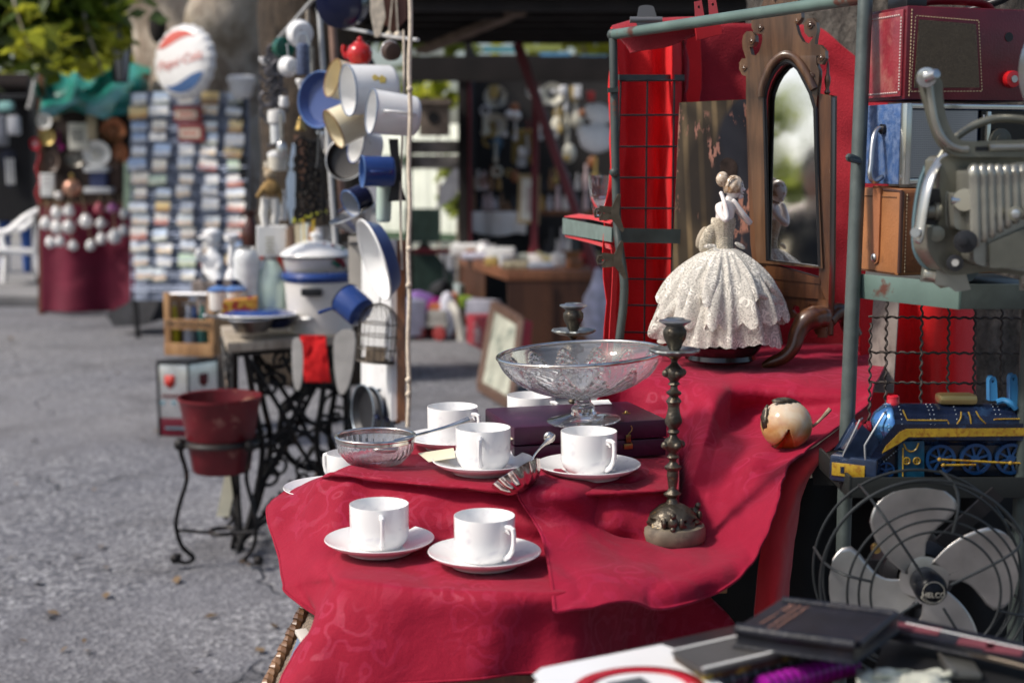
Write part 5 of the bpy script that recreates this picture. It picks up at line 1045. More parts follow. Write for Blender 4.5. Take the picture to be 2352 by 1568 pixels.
# ================================================================== plane tree behind the rack
def trunk_mesh(base, r0, r1, h, lean=(0, 0), n=48, k=30, amp=.06, seed=0, fs=2.2, flare=.5):
    m = MB(); rows = []
    for i in range(k+1):
        u = i/k; z = h*u; c = V((base[0]+lean[0]*u, base[1]+lean[1]*u, z)); r = r0+(r1-r0)*u+r0*flare*math.exp(-z*3)
        row = []
        for j in range(n):
            a = 2*pi*j/n; d = V((cos(a), sin(a), 0)); q = c+d*r
            row.append(c+d*r*(1+amp*noise.noise(q*fs+V((seed, 0, 0)))+amp*.5*noise.noise(q*fs*3.3)+amp*.25*noise.noise(q*fs*9)))
        rows.append(row)
    m.grid(rows, wrap=True); return m
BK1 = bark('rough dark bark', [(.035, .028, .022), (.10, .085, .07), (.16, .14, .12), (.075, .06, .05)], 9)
t = thing('plane_tree', 'big rough barked tree standing right behind the shelf rack', 'tree', (0, 0, 0))
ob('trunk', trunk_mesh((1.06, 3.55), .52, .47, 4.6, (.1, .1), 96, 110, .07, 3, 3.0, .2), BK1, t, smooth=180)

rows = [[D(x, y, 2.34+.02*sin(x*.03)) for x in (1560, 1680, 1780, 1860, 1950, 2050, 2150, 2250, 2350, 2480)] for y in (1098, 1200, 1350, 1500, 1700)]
drape('cloth', 'black sheet added for the deep shade under the low tray behind the fan', rows, mat('shade black', (.006, .006, .006), .9, var=.3), wr=.006, ws=9, seed=12)  # added black sheet stands in for the unlit gap behind the fan
# ================================================================== kitchenware stand in the middle distance
K8 = crop(600, 0, 500/2352); K9 = crop(600, 300, 500/2352); K10 = crop(450, 550, 600/2352); K11 = crop(350, 850, 700/1936)
def turned(name, label, cat, px, yb, d, parts, group=None, rot=None, n=36, y=0):
    f = Fr(px, yb, d); t = thing(name, label, cat, f, rot, group)
    for q in parts:
        pn, prof, mm = q[:3]; m = MB(); m.lathe([(max(1e-5, r*f.m), f(px, yy).z) for r, yy in prof], n, mod=q[3] if len(q) > 3 else None); ob(pn, m, mm, t)
    return t, f
def vessel(name, label, cat, px, py, d, r, h, mouth, mm, inside=None, rim=None, r2=None, handle=None, group=None, roll=0, lip=1.03, hmat=None, hl=0, spot=None):
    """an open pan or mug centred at px,py; radius r and length h in photo pixels; mouth is the way its opening faces"""
    k = d/F; r, h = r*k, h*k; r2 = r if r2 is None else r2*k
    q = aim(mouth) @ Euler((0, 0, R(roll))).to_quaternion(); c = D(px, py, d); t = thing(name, label, cat, c, q, group)
    m = MB(); m.lathe([(1e-5, -h/2), (r2*.86, -h/2), (r2*.97, -h/2+h*.04), (r2, -h/2+h*.10), (r, h/2)], 40); ob('outer_wall', m, mm, t, solid=0)
    m = MB(); m.lathe([(r*.985, h/2), (r2*.97, -h/2+h*.12), (r2*.86, -h/2+h*.06), (1e-5, -h/2+h*.06)], 40); ob('inside', m, inside or mm, t)
    m = MB(); m.tube([(r*cos(2*pi*i/40), r*sin(2*pi*i/40), h/2) for i in range(40)], max(.0016, r*.028*lip), 7, closed=True); ob('rim', m, rim or mm, t)
    if handle == 'ear':
        m = MB(); m.tube(curve([(r*.98, 0, h*.30), (r*1.35, 0, h*.34), (r*1.62, 0, h*.12), (r*1.55, 0, -h*.16), (r*1.2, 0, -h*.30), (r*.98, 0, -h*.26)], 4), r*.085, 8, flat=.7); ob('handle', m, hmat or mm, t)
    elif handle == 'long':
        L = hl*k; m = MB(); m.tube([(r*.98, 0, h*.36), (r+L*.3, 0, h*.45), (r+L, 0, h*.55)], [r*.07, r*.09, r*.11], 8, flat=.5); m.tube([(r+L-r*.05, 0, h*.55), (r+L+r*.1, 0, h*.55)], r*.09, 8); ob('handle', m, hmat or mm, t)
    if spot:
        m = MB()
        for (a, z, sr, sm) in spot[1]:
            a = R(a); rr = r2+(r-r2)*(z+.5); c_ = V((cos(a)*rr, sin(a)*rr, z*h)); n_ = V((cos(a), sin(a), 0)); qq = n_.to_track_quat('Z', 'Y').to_matrix()
            for i in range(5):
                b = 2*pi*i/5; m.ball(c_+qq@V((cos(b)*sr*k*.55, sin(b)*sr*k*.55, 0)), sr*k*.5, 8, qq, (1, 1, .12))
        ob('flower_decal', m, spot[0], t)
    return t
# stand
PIPE = mat('pale grey pipe', (.46, .46, .45), .4, .2, var=.15, vs=12, c2=(.2, .12, .08), c2s=30, c2t=.7); BRW = mat('brown pole', (.22, .13, .095), .6, var=.2, vs=20)
t = thing('display_stand', 'tall pole stand carrying the hanging enamel pots and pans', 'stand', (0, 0, 0))
def upr(x0, y0, x1, y1, d, r, mm, name='pole'):
    m = MB(); m.tube([D(x0, y0, d), D(x1, y1, d)], r, 10); return ob(name, m, mm, t)
upr(727, -60, 770, 560, 4.35, .008, PIPE); upr(757, -60, 790, 535, 4.75, .013, BRW); upr(770, 500, 776, 560, 4.4, .008, BLACK)
m = MB(); m.tube([D(735,-20,4.3), D(632,98,4.7)], .006, 8); ob('arm', m, PIPE, t)
m = MB(); m.tube([D(770,60,4.4), D(905,86,3.7), D(960,92,3.5)], .005, 8); ob('arm', m, PIPE, t)
m = MB(); m.tube([D(790,560,4.4), D(925,560,3.75)], .006, 8); ob('arm', m, IRON, t)
ROPE = mat('pale rope', (.62, .53, .42), .9, var=.2, vs=90, bump=.5, bs=500)
pts = [D(942-.004*y+1.5*sin(y*.03), y, 3.25) for y in range(-40, 1010, 30)]; m = MB(); m.tube(pts, .0052, 8)
for y in (205, 572, 655, 872, 905): m.ball(D(942-.004*y, y, 3.245), .0075, 8)
tag(ob('rope', m, ROPE), 'pale rope hanging straight down beside the enamel mugs', 'rope')
pts = [D(924+4*sin(y*.01), y, 3.5) for y in range(70, 640, 25)]; m = MB(); m.tube(pts, .0032, 6); tag(ob('rope', m, ROPE), 'thin string hanging behind the flowered white mug', 'rope')
GRN = mat('dark green enamel', (.012, .09, .06), .15, var=.1); FLB = mat('blue flower decal', (.12, .25, .55), .3, var=.2); FLY = mat('yellow flower decal', (.55, .42, .10), .3, var=.2); PGR = mat('pale green enamel', (.48, .60, .52), .25, var=.08); INB = mat('flat blue', (.05, .085, .23), .35, var=.12)
G = 'enamel pots and pans hung on the stand'
vessel('pot', 'big navy enamel pot hung bottom outward at the top of the stand', 'pot', 784, 8, 3.9, 61, 70, (.05, .97, .22), NAVY, None, NAVY, 54, group=G)
vessel('pan', 'white enamel dipper hung highest left of the navy pot', 'dipper', 692, 78, 4.3, 31, 30, (-.35, .85, .1), WHITE, group=G, r2=25, handle='long', hl=50, roll=-90)
vessel('pan', 'dark green enamel dipper left of the white dippers', 'dipper', 652, 110, 4.5, 24, 26, (-.5, .8, 0), GRN, GRN, GRN, group=G, handle='ear', roll=-90)
vessel('pan', 'round white enamel ladle with its handle hanging below', 'ladle', 667, 152, 4.4, 23, 34, (-.45, .8, 0), WHITE, group=G, r2=17, handle='long', hl=26, roll=90)
m = MB(); f = Fr(697, 172, 4.25); t = thing('grater', 'bluish cylinder grater under the white dipper', 'grater', f); m.lathe([(15*f.m, 0), (16*f.m, .004), (15*f.m, 66*f.m), (11*f.m, 70*f.m)], 30); ob('perforated_body', m, mat('blue grey steel', (.12, .15, .24), .35, .4, var=.5, vs=160), t); m = MB(); m.tube(curve([(-14*f.m, 0, 64*f.m), (-8*f.m, 0, 90*f.m), (8*f.m, 0, 90*f.m), (14*f.m, 0, 64*f.m)], 4), .003, 6); ob('handle', m, STEEL, t)
vessel('frying_pan', 'black frying pan with blue inside hung by its long handle', 'frying pan', 741, 230, 4.0, 64, 22, (-.55, -.83, .06), BLACK, INB, LBLUE, 52, 'long', G, -90, hmat=BLACK, hl=85)
vessel('mug', 'cream enamel mug half hidden behind the big white mug', 'mug', 800, 190, 3.75, 44, 80, (-.78, -.45, .22), CREAM, CREAM, mat('brown rim', (.25, .13, .04), .4), group=G)
vessel('mug', 'big white enamel mug with a yellow flower, lying mouth to the left', 'mug', 851, 205, 3.5, 58, 110, (-.86, -.42, -.06), WHITE, WHITE, mat('blue grey rim', (.15, .2, .3), .3), 53, group=G, spot=(FLY, [(200, -.1, 10, 0), (205, .05, 8, 0)]), handle='ear', roll=180)
vessel('mug', 'white enamel mug with blue flowers and its handle upward', 'mug', 905, 262, 3.35, 51, 108, (-.93, -.34, .10), WHITE, WHITE, mat('blue grey rim', (.15, .2, .3), .3), 46, 'ear', G, 0, spot=(FLB, [(245, -.05, 9, 0), (215, .1, 7, 0), (270, .2, 4, 0), (225, -.25, 4, 0), (200, -.1, 4, 0)]))
vessel('mug', 'yellow cream enamel mug below the big white mug', 'mug', 806, 278, 3.6, 46, 92, (-.80, -.38, -.40), CREAM, CREAM, mat('brown rim', (.25, .13, .04), .4), 43, group=G)
vessel('mug', 'small white enamel mug above the blue mug', 'mug', 842, 338, 3.7, 42, 55, (-.82, -.5, .2), WHITE, WHITE, BLUE, 36, group=G)
vessel('frying_pan', 'black iron frying pan facing the viewer under the yellow mug', 'frying pan', 798, 366, 3.95, 50, 18, (-.3, -.9, .2), BLACK, mat('black iron', (.014, .012, .011), .45, var=.4), STEEL, 44, group=G)
vessel('mug', 'royal blue enamel mug hung with its handle upward', 'mug', 868, 394, 3.45, 36, 72, (-.95, -.28, 0), BLUE, LBLUE, LBLUE, 35, 'ear', G, 0)
m = MB(); o = Fr(908, 392, 3.5); m.prism(o.xz([(896,322), (912,322), (914,360), (920,400), (921,430), (928,458), (895,460), (902,425), (904,395), (900,355)]), -.006, .006); tag(ob('hanging_utensil', m, BLACK, None, o.o, bevel=.003), 'black wooden handle hanging right of the royal blue mug', 'utensil')
vessel('saucepan', 'small dark blue saucepan tilted above the steel bowl', 'saucepan', 822, 458, 3.7, 32, 46, (-.62, -.55, -.35), NAVY, mat('pale grey enamel', (.46, .48, .52), .25), LBLUE, 30, group=G, handle='long', hl=30, roll=200)
vessel('bowl', 'polished steel bowl hung edge on above the pale green can', 'bowl', 818, 508, 3.7, 56, 42, (-.38, -.18, .86), STEEL, STEEL, STEEL, 26, group=G)
vessel('can', 'pale green enamel can hanging under the royal blue mug', 'can', 882, 468, 3.55, 18, 82, (.05, -.1, .99), PGR, group=G, r2=17)
vessel('basin', 'large enamel basin, white inside and blue outside, hung edge on', 'basin', 875, 592, 3.55, 96, 36, (-.88, -.34, -.28), INB, WHITE, WHITE, 78, group=G)
vessel('saucepan', 'blue enamel saucepan hung bottom forward above the bird cage', 'saucepan', 812, 702, 3.7, 38, 62, (-.60, .45, .45), BLUE, NAVY, NAVY, 37, 'long', G, -30, hl=34)
t, f = turned('teapot', 'small red enamel teapot above the big white mug', 'teapot', 826, 146, 3.8, [('body', [(0, 148), (20, 147), (29, 134), (30, 120), (24, 106), (14, 100), (12, 96), (0, 92)], mat('red enamel pot', (.50, .02, .02), .12, var=.1, coat=.3))], G)
m = MB(); m.tube(curve([f(798,132), f(788,118), f(790,104)], 4), [.008]*3+[.006]*6, 8); ob('spout', m, MC['red enamel pot'], t); m = MB(); m.ball(f(826, 90), .007, 10); ob('lid_knob', m, MC['red enamel pot'], t)
vessel('sieve', 'round strainer with a brown mesh disc near the rope', 'strainer', 900, 118, 3.6, 22, 26, (-.35, .8, .15), mat('brown mesh', (.06, .035, .025), .5), None, WHITE, 20, group=G)
m = MB(); o = Fr(880, 30, 3.8); m.prism(o.xz([(852,-50), (872,-50), (884,40), (870,84), (862,84), (852,30)]), -.004, .004, ); tag(ob('carved_spoon', m, mat('bone', (.55, .48, .38), .5, var=.3, vs=60), None, o.o, bevel=.002), 'speckled bone strip hanging at the top of the stand', 'strip')
m = MB(); m.prism(o.xz([(872,-50), (930,-50), (932,40), (905,72), (878,50)]), .012, .024); tag(ob('leather_apron', m, mat('red brown leather', (.18, .075, .05), .5, var=.3), None, o.o, bevel=.002), 'red brown leather piece hanging beside the rope', 'leather')
m = MB(); m.bar(o(905,-40), o(893,80), .012, .004); m.bar(o(908,-40), o(914,80), .012, .004); m.ball(o(894,82), .012, 10); m.ball(o(914,82), .012, 10); tag(ob('fire_tongs', m, mat('bone', (.55, .48, .38), .5), None, o.o), 'pair of pale wooden tongs hanging beside the rope', 'tongs')
# bird cage
f = Fr(862, 830, 3.7); s = f.m; t = thing('bird_cage', 'small domed wire bird cage hanging before the white board', 'bird cage', f, (R(-3), R(5), 0)); CW = mat('cage wire', (.10, .085, .07), .5, .6, var=.3)
m = MB(); rr, hh = 44*s, 88*s
for i in range(20):
    a = 2*pi*i/20; c = V((cos(a), sin(a), 0)); m.tube([c*rr+V((0, 0, 0)), c*rr+V((0, 0, hh))]+[c*rr*cos(b)+V((0, 0, hh+rr*1.05*sin(b))) for b in (.4, .8, 1.2, 1.5)], .0013, 5)
for z in (0, hh*.34, hh*.68, hh): m.tube([(rr*cos(2*pi*i/32), rr*sin(2*pi*i/32), z) for i in range(32)], .0018, 6, closed=True)
ob('bars', m, CW, t); m = MB(); m.tube(curve([(0, 0, hh+rr), (0, 0, hh+rr+.02), (.008, 0, hh+rr+.032), (0, 0, hh+rr+.044), (-.006, 0, hh+rr+.06), (0, 0, hh+rr+.09)], 4), .0018, 6); ob('hook', m, CW, t)
m = MB(); m.lathe([(1e-5, -.002), (rr, -.002), (rr, .006), (rr*.97, .006), (rr*.97, 0), (1e-5, 0)], 28); ob('tray', m, CW, t); m = MB(); m.box((0, -rr*.4, .02), (.05, .02, .035)); ob('feeder', m, mat('old tin', (.25, .19, .13), .5), t)
# white board and things at its foot
q = [D(848,548,4.25), D(917,552,3.7), D(917,966,3.7), D(846,886,4.25)]; n_ = (q[1]-q[0]).cross(q[3]-q[0]).normalized()*.022; m = MB()
m.add(q+[v-n_ for v in q], [(0,1,2,3), (7,6,5,4), (0,4,5,1), (1,5,6,2), (2,6,7,3), (3,7,4,0)]); t = tag(ob('white_board', m, mat('scuffed white board', (.76, .76, .75), .55, var=.08, vs=5, c2=(.35, .32, .28), c2s=12, c2t=.7)), 'scuffed white board standing behind the bird cage', 'board')
m = MB(); m.bar(q[1]+V((.006, -.006, 0)), q[2]+V((.006, -.006, 0)), .022, .012); ob('edge_strip', m, WOODD, t); m = MB(); m.bar(q[3]+V((0, -.01, .0)), q[2]+V((0, -.012, 0)), .010, .010); ob('edge_strip', m, WOODD, t)
for i, (x, y, r) in enumerate(((840, 945, 34), (860, 950, 36), (880, 955, 36))):
    vessel('frying_pan', 'one of three dark pans nested on edge under the white board', 'frying pan', x, y, 3.75+.06*i, 62, 16, (-.86, -.5, .05), NAVY, BLACK, mat('worn rim', (.28, .33, .38), .3, .6), 52, 'long', 'dark pans stacked on edge', 0, hl=22)
m = MB(); o = Fr(800, 620, 4.3); m.prism(o.xz([(800,545), (842,545), (846,700), (838,745), (812,700), (800,640)]), .02, .034); tag(ob('panel', m, mat('cream panel', (.52, .48, .42), .6, var=.1), None, o.o, bevel=.002), 'cream panel hanging behind the steel bowl', 'panel')
m = MB(); o = Fr(790, 830, 4.6); m.prism(curve2(o.xz([(772,770), (812,765), (810,830), (800,880), (786,904), (776,890), (768,830)]), 3), 0, .02); tag(ob('paddle', m, mat('grey white wood', (.48, .46, .43), .6, var=.15, vs=20), None, o.o, bevel=.004), 'grey white wooden paddle hanging under the sewing table', 'paddle')
m = MB(); o = Fr(680, 800, 4.7); m.prism(curve2(o.xz([(672,785), (690,785), (694,830), (690,880), (682,895), (674,870)]), 3), 0, .012); tag(ob('paddle', m, mat('grey white wood', (.48, .46, .43), .6), None, o.o, bevel=.003), 'narrow pale blade hanging left of the red rag', 'paddle')
rows = [[D(x+dx, y, 4.75) for x in (692, 705, 718, 730, 742, 752)] for y, dx in ((770, -4), (800, -2), (840, 2), (878, 8))]
drape('cloth', 'bright red rag hanging under the sewing table', rows, SCAR, wr=.006, ws=20)
# ------------------------------------------------------------------ sewing table
zt = .742; q = [Zp(521,787,zt), Zp(800,768,zt), Zp(812,738,zt), Zp(507,748,zt)]
t = thing('sewing_table', 'old treadle sewing table with black iron scrollwork legs and weathered top', 'table', (0, 0, 0))
m = MB(); m.add(q+[v-V((0, 0, .034)) for v in q], [(0,1,2,3), (7,6,5,4), (0,4,5,1), (1,5,6,2), (2,6,7,3), (3,7,4,0)]); ob('tabletop', m, WOODL, t, bevel=.004)
BIR = mat('black cast iron', (.012, .011, .011), .45, .5, var=.4, vs=30, c2=(.06, .035, .02), c2s=12, c2t=.66)
def spiral(m, c, ex, ez, r, turns=1.6, a0=0, rad=.007):
    m.tube([c+ex*(r*(1-i/26)*cos(a0+turns*2*pi*i/26))+ez*(r*(1-i/26)*sin(a0+turns*2*pi*i/26)) for i in range(25)], rad, 6)
EZ = V((0, 0, 1))
def side(A, B, name):
    m = MB(); e = (B-A); L = e.length; ex = e.normalized(); g = lambda u, z: V((A.x, A.y, 0))+ex*(u*L)+EZ*z
    m.tube(curve([g(.08, .70), g(.16, .5), g(.22, .35), g(.10, .15), g(-.05, .02)], 5), .011, 8); m.tube(curve([g(.92, .70), g(.84, .5), g(.78, .35), g(.90, .15), g(1.05, .02)], 5), .011, 8)
    m.tube(curve([g(.1, .68), g(.4, .5), g(.6, .35), g(.88, .2)], 5), .009, 8); m.tube(curve([g(.9, .68), g(.6, .5), g(.4, .35), g(.12, .2)], 5), .009, 8)
    m.tube([g(0, .70), g(1, .70)], .010, 8); m.tube(curve([g(-.02, .05), g(.3, .12), g(.7, .12), g(1.02, .05)], 5), .009, 8); m.tube(curve([g(.2, .36), g(.5, .42), g(.8, .36)], 5), .009, 8)
    for u, z, r, a in ((.32, .58, .055, 0), (.68, .58, .055, pi), (.3, .27, .06, 1), (.7, .27, .06, 2.2), (.5, .48, .05, .5), (.5, .2, .045, 3), (.2, .62, .03, 2), (.8, .62, .03, 1), (.42, .36, .04, .3), (.58, .64, .04, 2), (.42, .66, .035, 1), (.15, .40, .035, 3), (.85, .42, .035, .8), (.62, .10, .035, 2), (.36, .10, .035, 1)): spiral(m, g(u, z), ex, EZ, r, 1.5, a)
    ob(name, m, BIR, t)
side(V((q[0].x+.02, q[0].y+.05, 0)), V((q[3].x+.01, q[3].y-.03, 0)), 'side_frame'); side(V((q[1].x-.02, q[1].y+.05, 0)), V((q[2].x-.02, q[2].y-.02, 0)), 'side_frame')
side(V((q[0].x+.03, q[0].y+.03, 0)), V((q[1].x-.05, q[1].y+.05, 0)), 'front_scrollwork')
A, B = V((q[0].x+.02, q[0].y+.20, 0)), V((q[1].x-.02, q[1].y+.22, 0)); side(A, B, 'back_brace')
c = A.lerp(B, .70)+V((0, -.08, .40)); m = MB(); ex = (B-A).normalized(); m.tube([c+ex*.15*cos(a)+EZ*.15*sin(a) for a in [2*pi*i/36 for i in range(36)]], .012, 8, closed=True)
for i in range(6): a = i*pi/3; m.tube(curve([c, c+ex*.08*cos(a+.3)+EZ*.08*sin(a+.3), c+ex*.15*cos(a)+EZ*.15*sin(a)], 3), .007, 6)
ob('flywheel', m, BIR, t)
m = MB(); m.box((A+B)/2+V((.02, .02, .10)), (.30, .22, .012)); 
for i in range(6): m.bar((A+B)/2+V((-.1+i*.05, -.09, .11)), (A+B)/2+V((-.1+i*.05, .12, .11)), .008)
ob('treadle', m, BIR, t); m = MB(); m.tube([c+V((0, -.02, -.14)), (A+B)/2+V((.1, 0, .11))], .006, 6); ob('pitman_rod', m, BIR, t)
# on the table
DT = lambda x, y: (H-zt)/(-(ray(x, y).z))
d = DT(735, 760)
t, f = turned('stock_pot', 'tall white enamel stockpot with blue rim and black handle', 'pot', 736, 762, d-.02, [('body', [(0, 766), (62, 766), (72, 760), (74, 740), (80, 650), (82, 634)], mat('ivory enamel', (.76, .73, .68), .2, var=.05)), ('blue_rim', [(82, 644), (86, 640), (88, 632), (84, 624), (70, 622)], BLUE)])
m = MB(); m.box(f(716, 671, -86*f.m), (.072, .035, .026)); ob('handle', m, BLACK, t, bevel=.006); m = MB(); m.box(f(818, 668, 0), (.03, .06, .026)); ob('handle', m, BLACK, t, bevel=.006)
t, f = turned('casserole', 'white flowered casserole with lid set on the stockpot', 'casserole', 727, 622, d-.02, [('body', [(0, 626), (64, 626), (72, 618), (78, 590), (80, 586)], mat('cream white enamel', (.74, .70, .65), .22, var=.05)), ('lid', [(84, 588), (82, 582), (70, 572), (46, 560), (20, 553), (0, 551)], WHITE), ('black_edge', [(84, 589), (85, 586), (82, 585)], BLACK), ('lid_knob', [(8, 552), (8, 547), (13, 544), (14, 538), (9, 533), (0, 532)], WHITE)])
m = MB()
for x, y, r in ((783, 602, 9), (774, 597, 6), (790, 610, 6), (745, 562, 5), (764, 566, 6)):
    m = MB(); m.ball(f(x, y, -sqrt(max(0, 78**2-(x-727)**2))*f.m*(1 if y > 575 else .45)), r*f.m, 8, sc=(1, .5, 1)); ob('red_flower', m, mat('dark red decal', (.16, .012, .02), .3), t)
for x, y in ((768, 604), (776, 610), (770, 570), (785, 572)):
    m = MB(); m.ball(f(x, y, -sqrt(max(0, 78**2-(x-727)**2))*f.m*(1 if y > 575 else .5)), 7*f.m, 8, sc=(1, .5, .6)); ob('green_leaf', m, mat('dark green decal', (.01, .11, .07), .3), t)
m = MB(); m.ball(f(751, 630, -76*f.m), .008, 8); ob('stud', m, BLACK, t)
turned('bottle', 'pale green milk bottle in front of the stockpot', 'bottle', 624, 712, DT(624, 750)-.12, [('body', [(0, 718), (36, 718), (39, 712), (39, 660), (36, 640), (28, 618), (19, 604), (13, 594), (12, 590)], mat('milky green glass', (.50, .63, .56), .12, var=.06, coat=.5)), ('neck_ring', [(12, 606), (15, 603), (15, 588), (12, 586), (8, 586)], mat('old zinc', (.35, .35, .34), .45, .7))])
turned('jar', 'frosted glass jar with metal lid left of the milk bottle', 'jar', 568, 690, 5.05, [('body', [(0, 690), (27, 690), (29, 684), (30, 620), (29, 604), (30, 594), (26, 580), (19, 572)], mat('frosted glass', (.68, .70, .70), .3, var=.15, vs=30, coat=.3)), ('lid', [(18, 574), (20, 572), (20, 566), (0, 565)], STEEL)])
turned('jar', 'clear white jar directly behind the milk bottle', 'jar', 604, 690, 5.1, [('body', [(0, 700), (30, 700), (31, 640), (30, 610), (24, 598)], mat('frosted glass', (.68, .70, .70), .3))])
for (x, y, lab) in ((505, 700, 'small cream pot with blue lid, left of the pair'), (540, 705, 'small cream pot with blue lid, right of the pair')):
    turned('pot', lab, 'pot', x, y, 5.0, [('body', [(0, 712), (22, 712), (24, 708), (25, 666)], mat('ivory enamel', (.76, .73, .68), .2)), ('lid', [(27, 668), (27, 663), (18, 658), (8, 655)], LBLUE), ('lid_knob', [(5, 656), (6, 652), (10, 648), (9, 642), (0, 640)], NAVY)], 'lidded cream pots on the sewing table')
f = Fr(550, 705, 4.9, R(8)); m = MB(); m.prism(f.xz([(512,716), (590,706), (590,684), (514,692)]), -.04, .06); t = tag(ob('tin_box', m, mat('red yellow tin', (.30, .03, .02), .35, var=.2, c2=(.6, .35, .04), c2s=40, c2t=.5), None, f.o, (0, 0, f.rz), bevel=.002), 'flat red and yellow tin under the blue lidded pots', 'tin')
f = Fr(617, 612, 5.15, R(12)); t = thing('carton', 'white and red carton behind the milk bottle', 'carton', f); m = MB(); m.prism(f.xz([(592,590), (660,590), (660,520), (592,522)]), 0, .08); ob('upper_part', m, WPAPER, t, bevel=.002); m = MB(); m.prism(f.xz([(592,640), (660,640), (660,590), (592,590)]), -.001, .081); ob('red_band', m, mat('red print', (.50, .03, .02), .5), t, bevel=.002)
m = MB()
for i in range(5): m.box(f(620, 546+i*8, -.001), (.032-.006*(i % 2), .001, .004))
ob('lettering', m, mat('olive print', (.36, .33, .22), .6), t)
BK = ((664, 524, 606, 14, (.28, .20, .14)), (677, 520, 606, 12, (.12, .07, .05)), (689, 516, 604, 14, (.52, .46, .33)), (703, 512, 602, 16, (.62, .66, .62)), (720, 518, 602, 13, (.42, .22, .10)), (734, 522, 602, 16, (.55, .5, .5)))
for i, (x, y0, y1, w_, c_) in enumerate(BK):
    f = Fr(x, y1, 5.2); m = MB(); m.box((0, 0, (y1-y0)*f.m/2), (w_*f.m, .10, (y1-y0)*f.m)); tag(ob('book', m, mat('book '+str(i), c_, .6, var=.2, vs=60), None, f.o, (0, R(random.uniform(-4, 4)), R(random.uniform(-8, 8))), bevel=.002), ['grey brown', 'dark brown', 'buff', 'pale green', 'orange brown', 'pinkish white'][i]+' book standing in the row behind the casserole', 'book', 'books behind the casserole')
f = Fr(715, 500, 5.2); m = MB(); m.prism(f.xz([(676,500), (750,484), (752,490), (678,510)]), -.06, .06); tag(ob('tray', m, mat('lime tray', (.45, .46, .05), .4), None, f.o, bevel=.001), 'lime yellow tray lying on top of the book row', 'tray')
f = Fr(708, 545, 5.05); m = MB(); m.prism(f.xz([(694,500), (698,500), (700,548), (697,560)]), 0, .006); m.prism(f.xz([(716,497), (722,498), (722,530), (717,535)]), 0, .006); tag(ob('pencil', m, mat('yellow paint', (.62, .42, .03), .4), None, f.o), 'pair of yellow pencils standing in front of the books', 'pencil')
dd = DT(600, 770)
vessel('plate', 'blue and white enamel lid lying on the frying pans', 'lid', 592, 716, 4.9, 88, 12, (.0, -.03, -1), BLUE, WHITE, WHITE, 60)
vessel('frying_pan', 'dented steel frying pan at the front of the sewing table', 'frying pan', 578, 745, 4.83, 54, 32, (-.02, -.05, 1), mat('old pewter', (.17, .15, .13), .35, .8, var=.4, vs=30), STEEL, STEEL, 38, 'long', None, 185, hl=62, hmat=STEEL)
vessel('frying_pan', 'navy frying pan behind the dented steel pan, handle to the right', 'frying pan', 628, 740, 4.95, 48, 20, (0, -.05, 1), NAVY, NAVY, NAVY, 40, 'long', None, -8, hl=40, hmat=STEEL)
t, f = turned('lid', 'shiny domed lid on the dented steel pan', 'lid', 580, 730, 4.84, [('dome', [(46, 734), (40, 727), (24, 721), (0, 718)], mat('white tin', (.7, .7, .7), .2, .8))])
# white plaster figurine on a wooden block
f = Fr(480, 650, 7.1); s = f.m; PL = mat('white plaster', (.80, .80, .79), .55, var=.05, bump=.2, bs=80)
t = thing('figurine', 'white plaster figurine of a seated child in a cap', 'figurine', f)
gx = lambda x, y, d=0: f(x, y, d*s)
skin('body', [gx(488,640), gx(488,615), gx(490,590), gx(489,575), gx(489,562), gx(468,600,-16), gx(452,586,-22), gx(462,572,-22), gx(505,600,-10), gx(500,622,-22), gx(478,642,-26), gx(462,648,-30), gx(500,640,-26), gx(505,650,-34)], [q*s for q in (25, 22, 19, 11, 10, 9, 8, 8, 10, 9, 12, 10, 12, 10)], [(0,1), (1,2), (2,3), (3,4), (2,5), (5,6), (6,7), (2,8), (8,9), (0,10), (10,11), (0,12), (12,13)], PL, t)
m = MB(); m.ball(gx(488,548), 18*s, 18, sc=(1, 1, 1.1)); m.ball(gx(470,552), 5*s, 8); ob('head', m, PL, t); m = MB(); m.ball(gx(489,536), 20*s, 18, sc=(1, 1, .62)); m.ball(gx(470,545,-4), 15*s, 14, sc=(1.1, 1, .25)); ob('cap', m, PL, t)
f = Fr(495, 668, 7.12); m = MB(); m.box((0, 0, .022), (.20, .17, .06)); m.box((-.01, 0, -.30), (.15, .14, .58)); tag(ob('wooden_block', m, WOODG, None, f.o, bevel=.003), 'grey wooden block under the white figurine', 'block')
m = MB(); f = Fr(535, 610, 5.6); 
t, f = turned('candle_holder', 'white porcelain candle holder behind the figurine', 'candle holder', 534, 640, 5.7, [('body', [(0, 640), (18, 640), (16, 630), (8, 615), (12, 600), (8, 580), (6, 560), (16, 552), (18, 540), (14, 538), (0, 545)], CHINA)])
t, f = turned('vase', 'dark brown vase with a flared neck behind the jars', 'vase', 576, 560, 5.7, [('body', [(0, 572), (14, 570), (20, 555), (22, 530), (12, 512), (8, 500), (16, 488), (17, 484)], mat('brown glaze', (.07, .025, .018), .2, var=.3))])
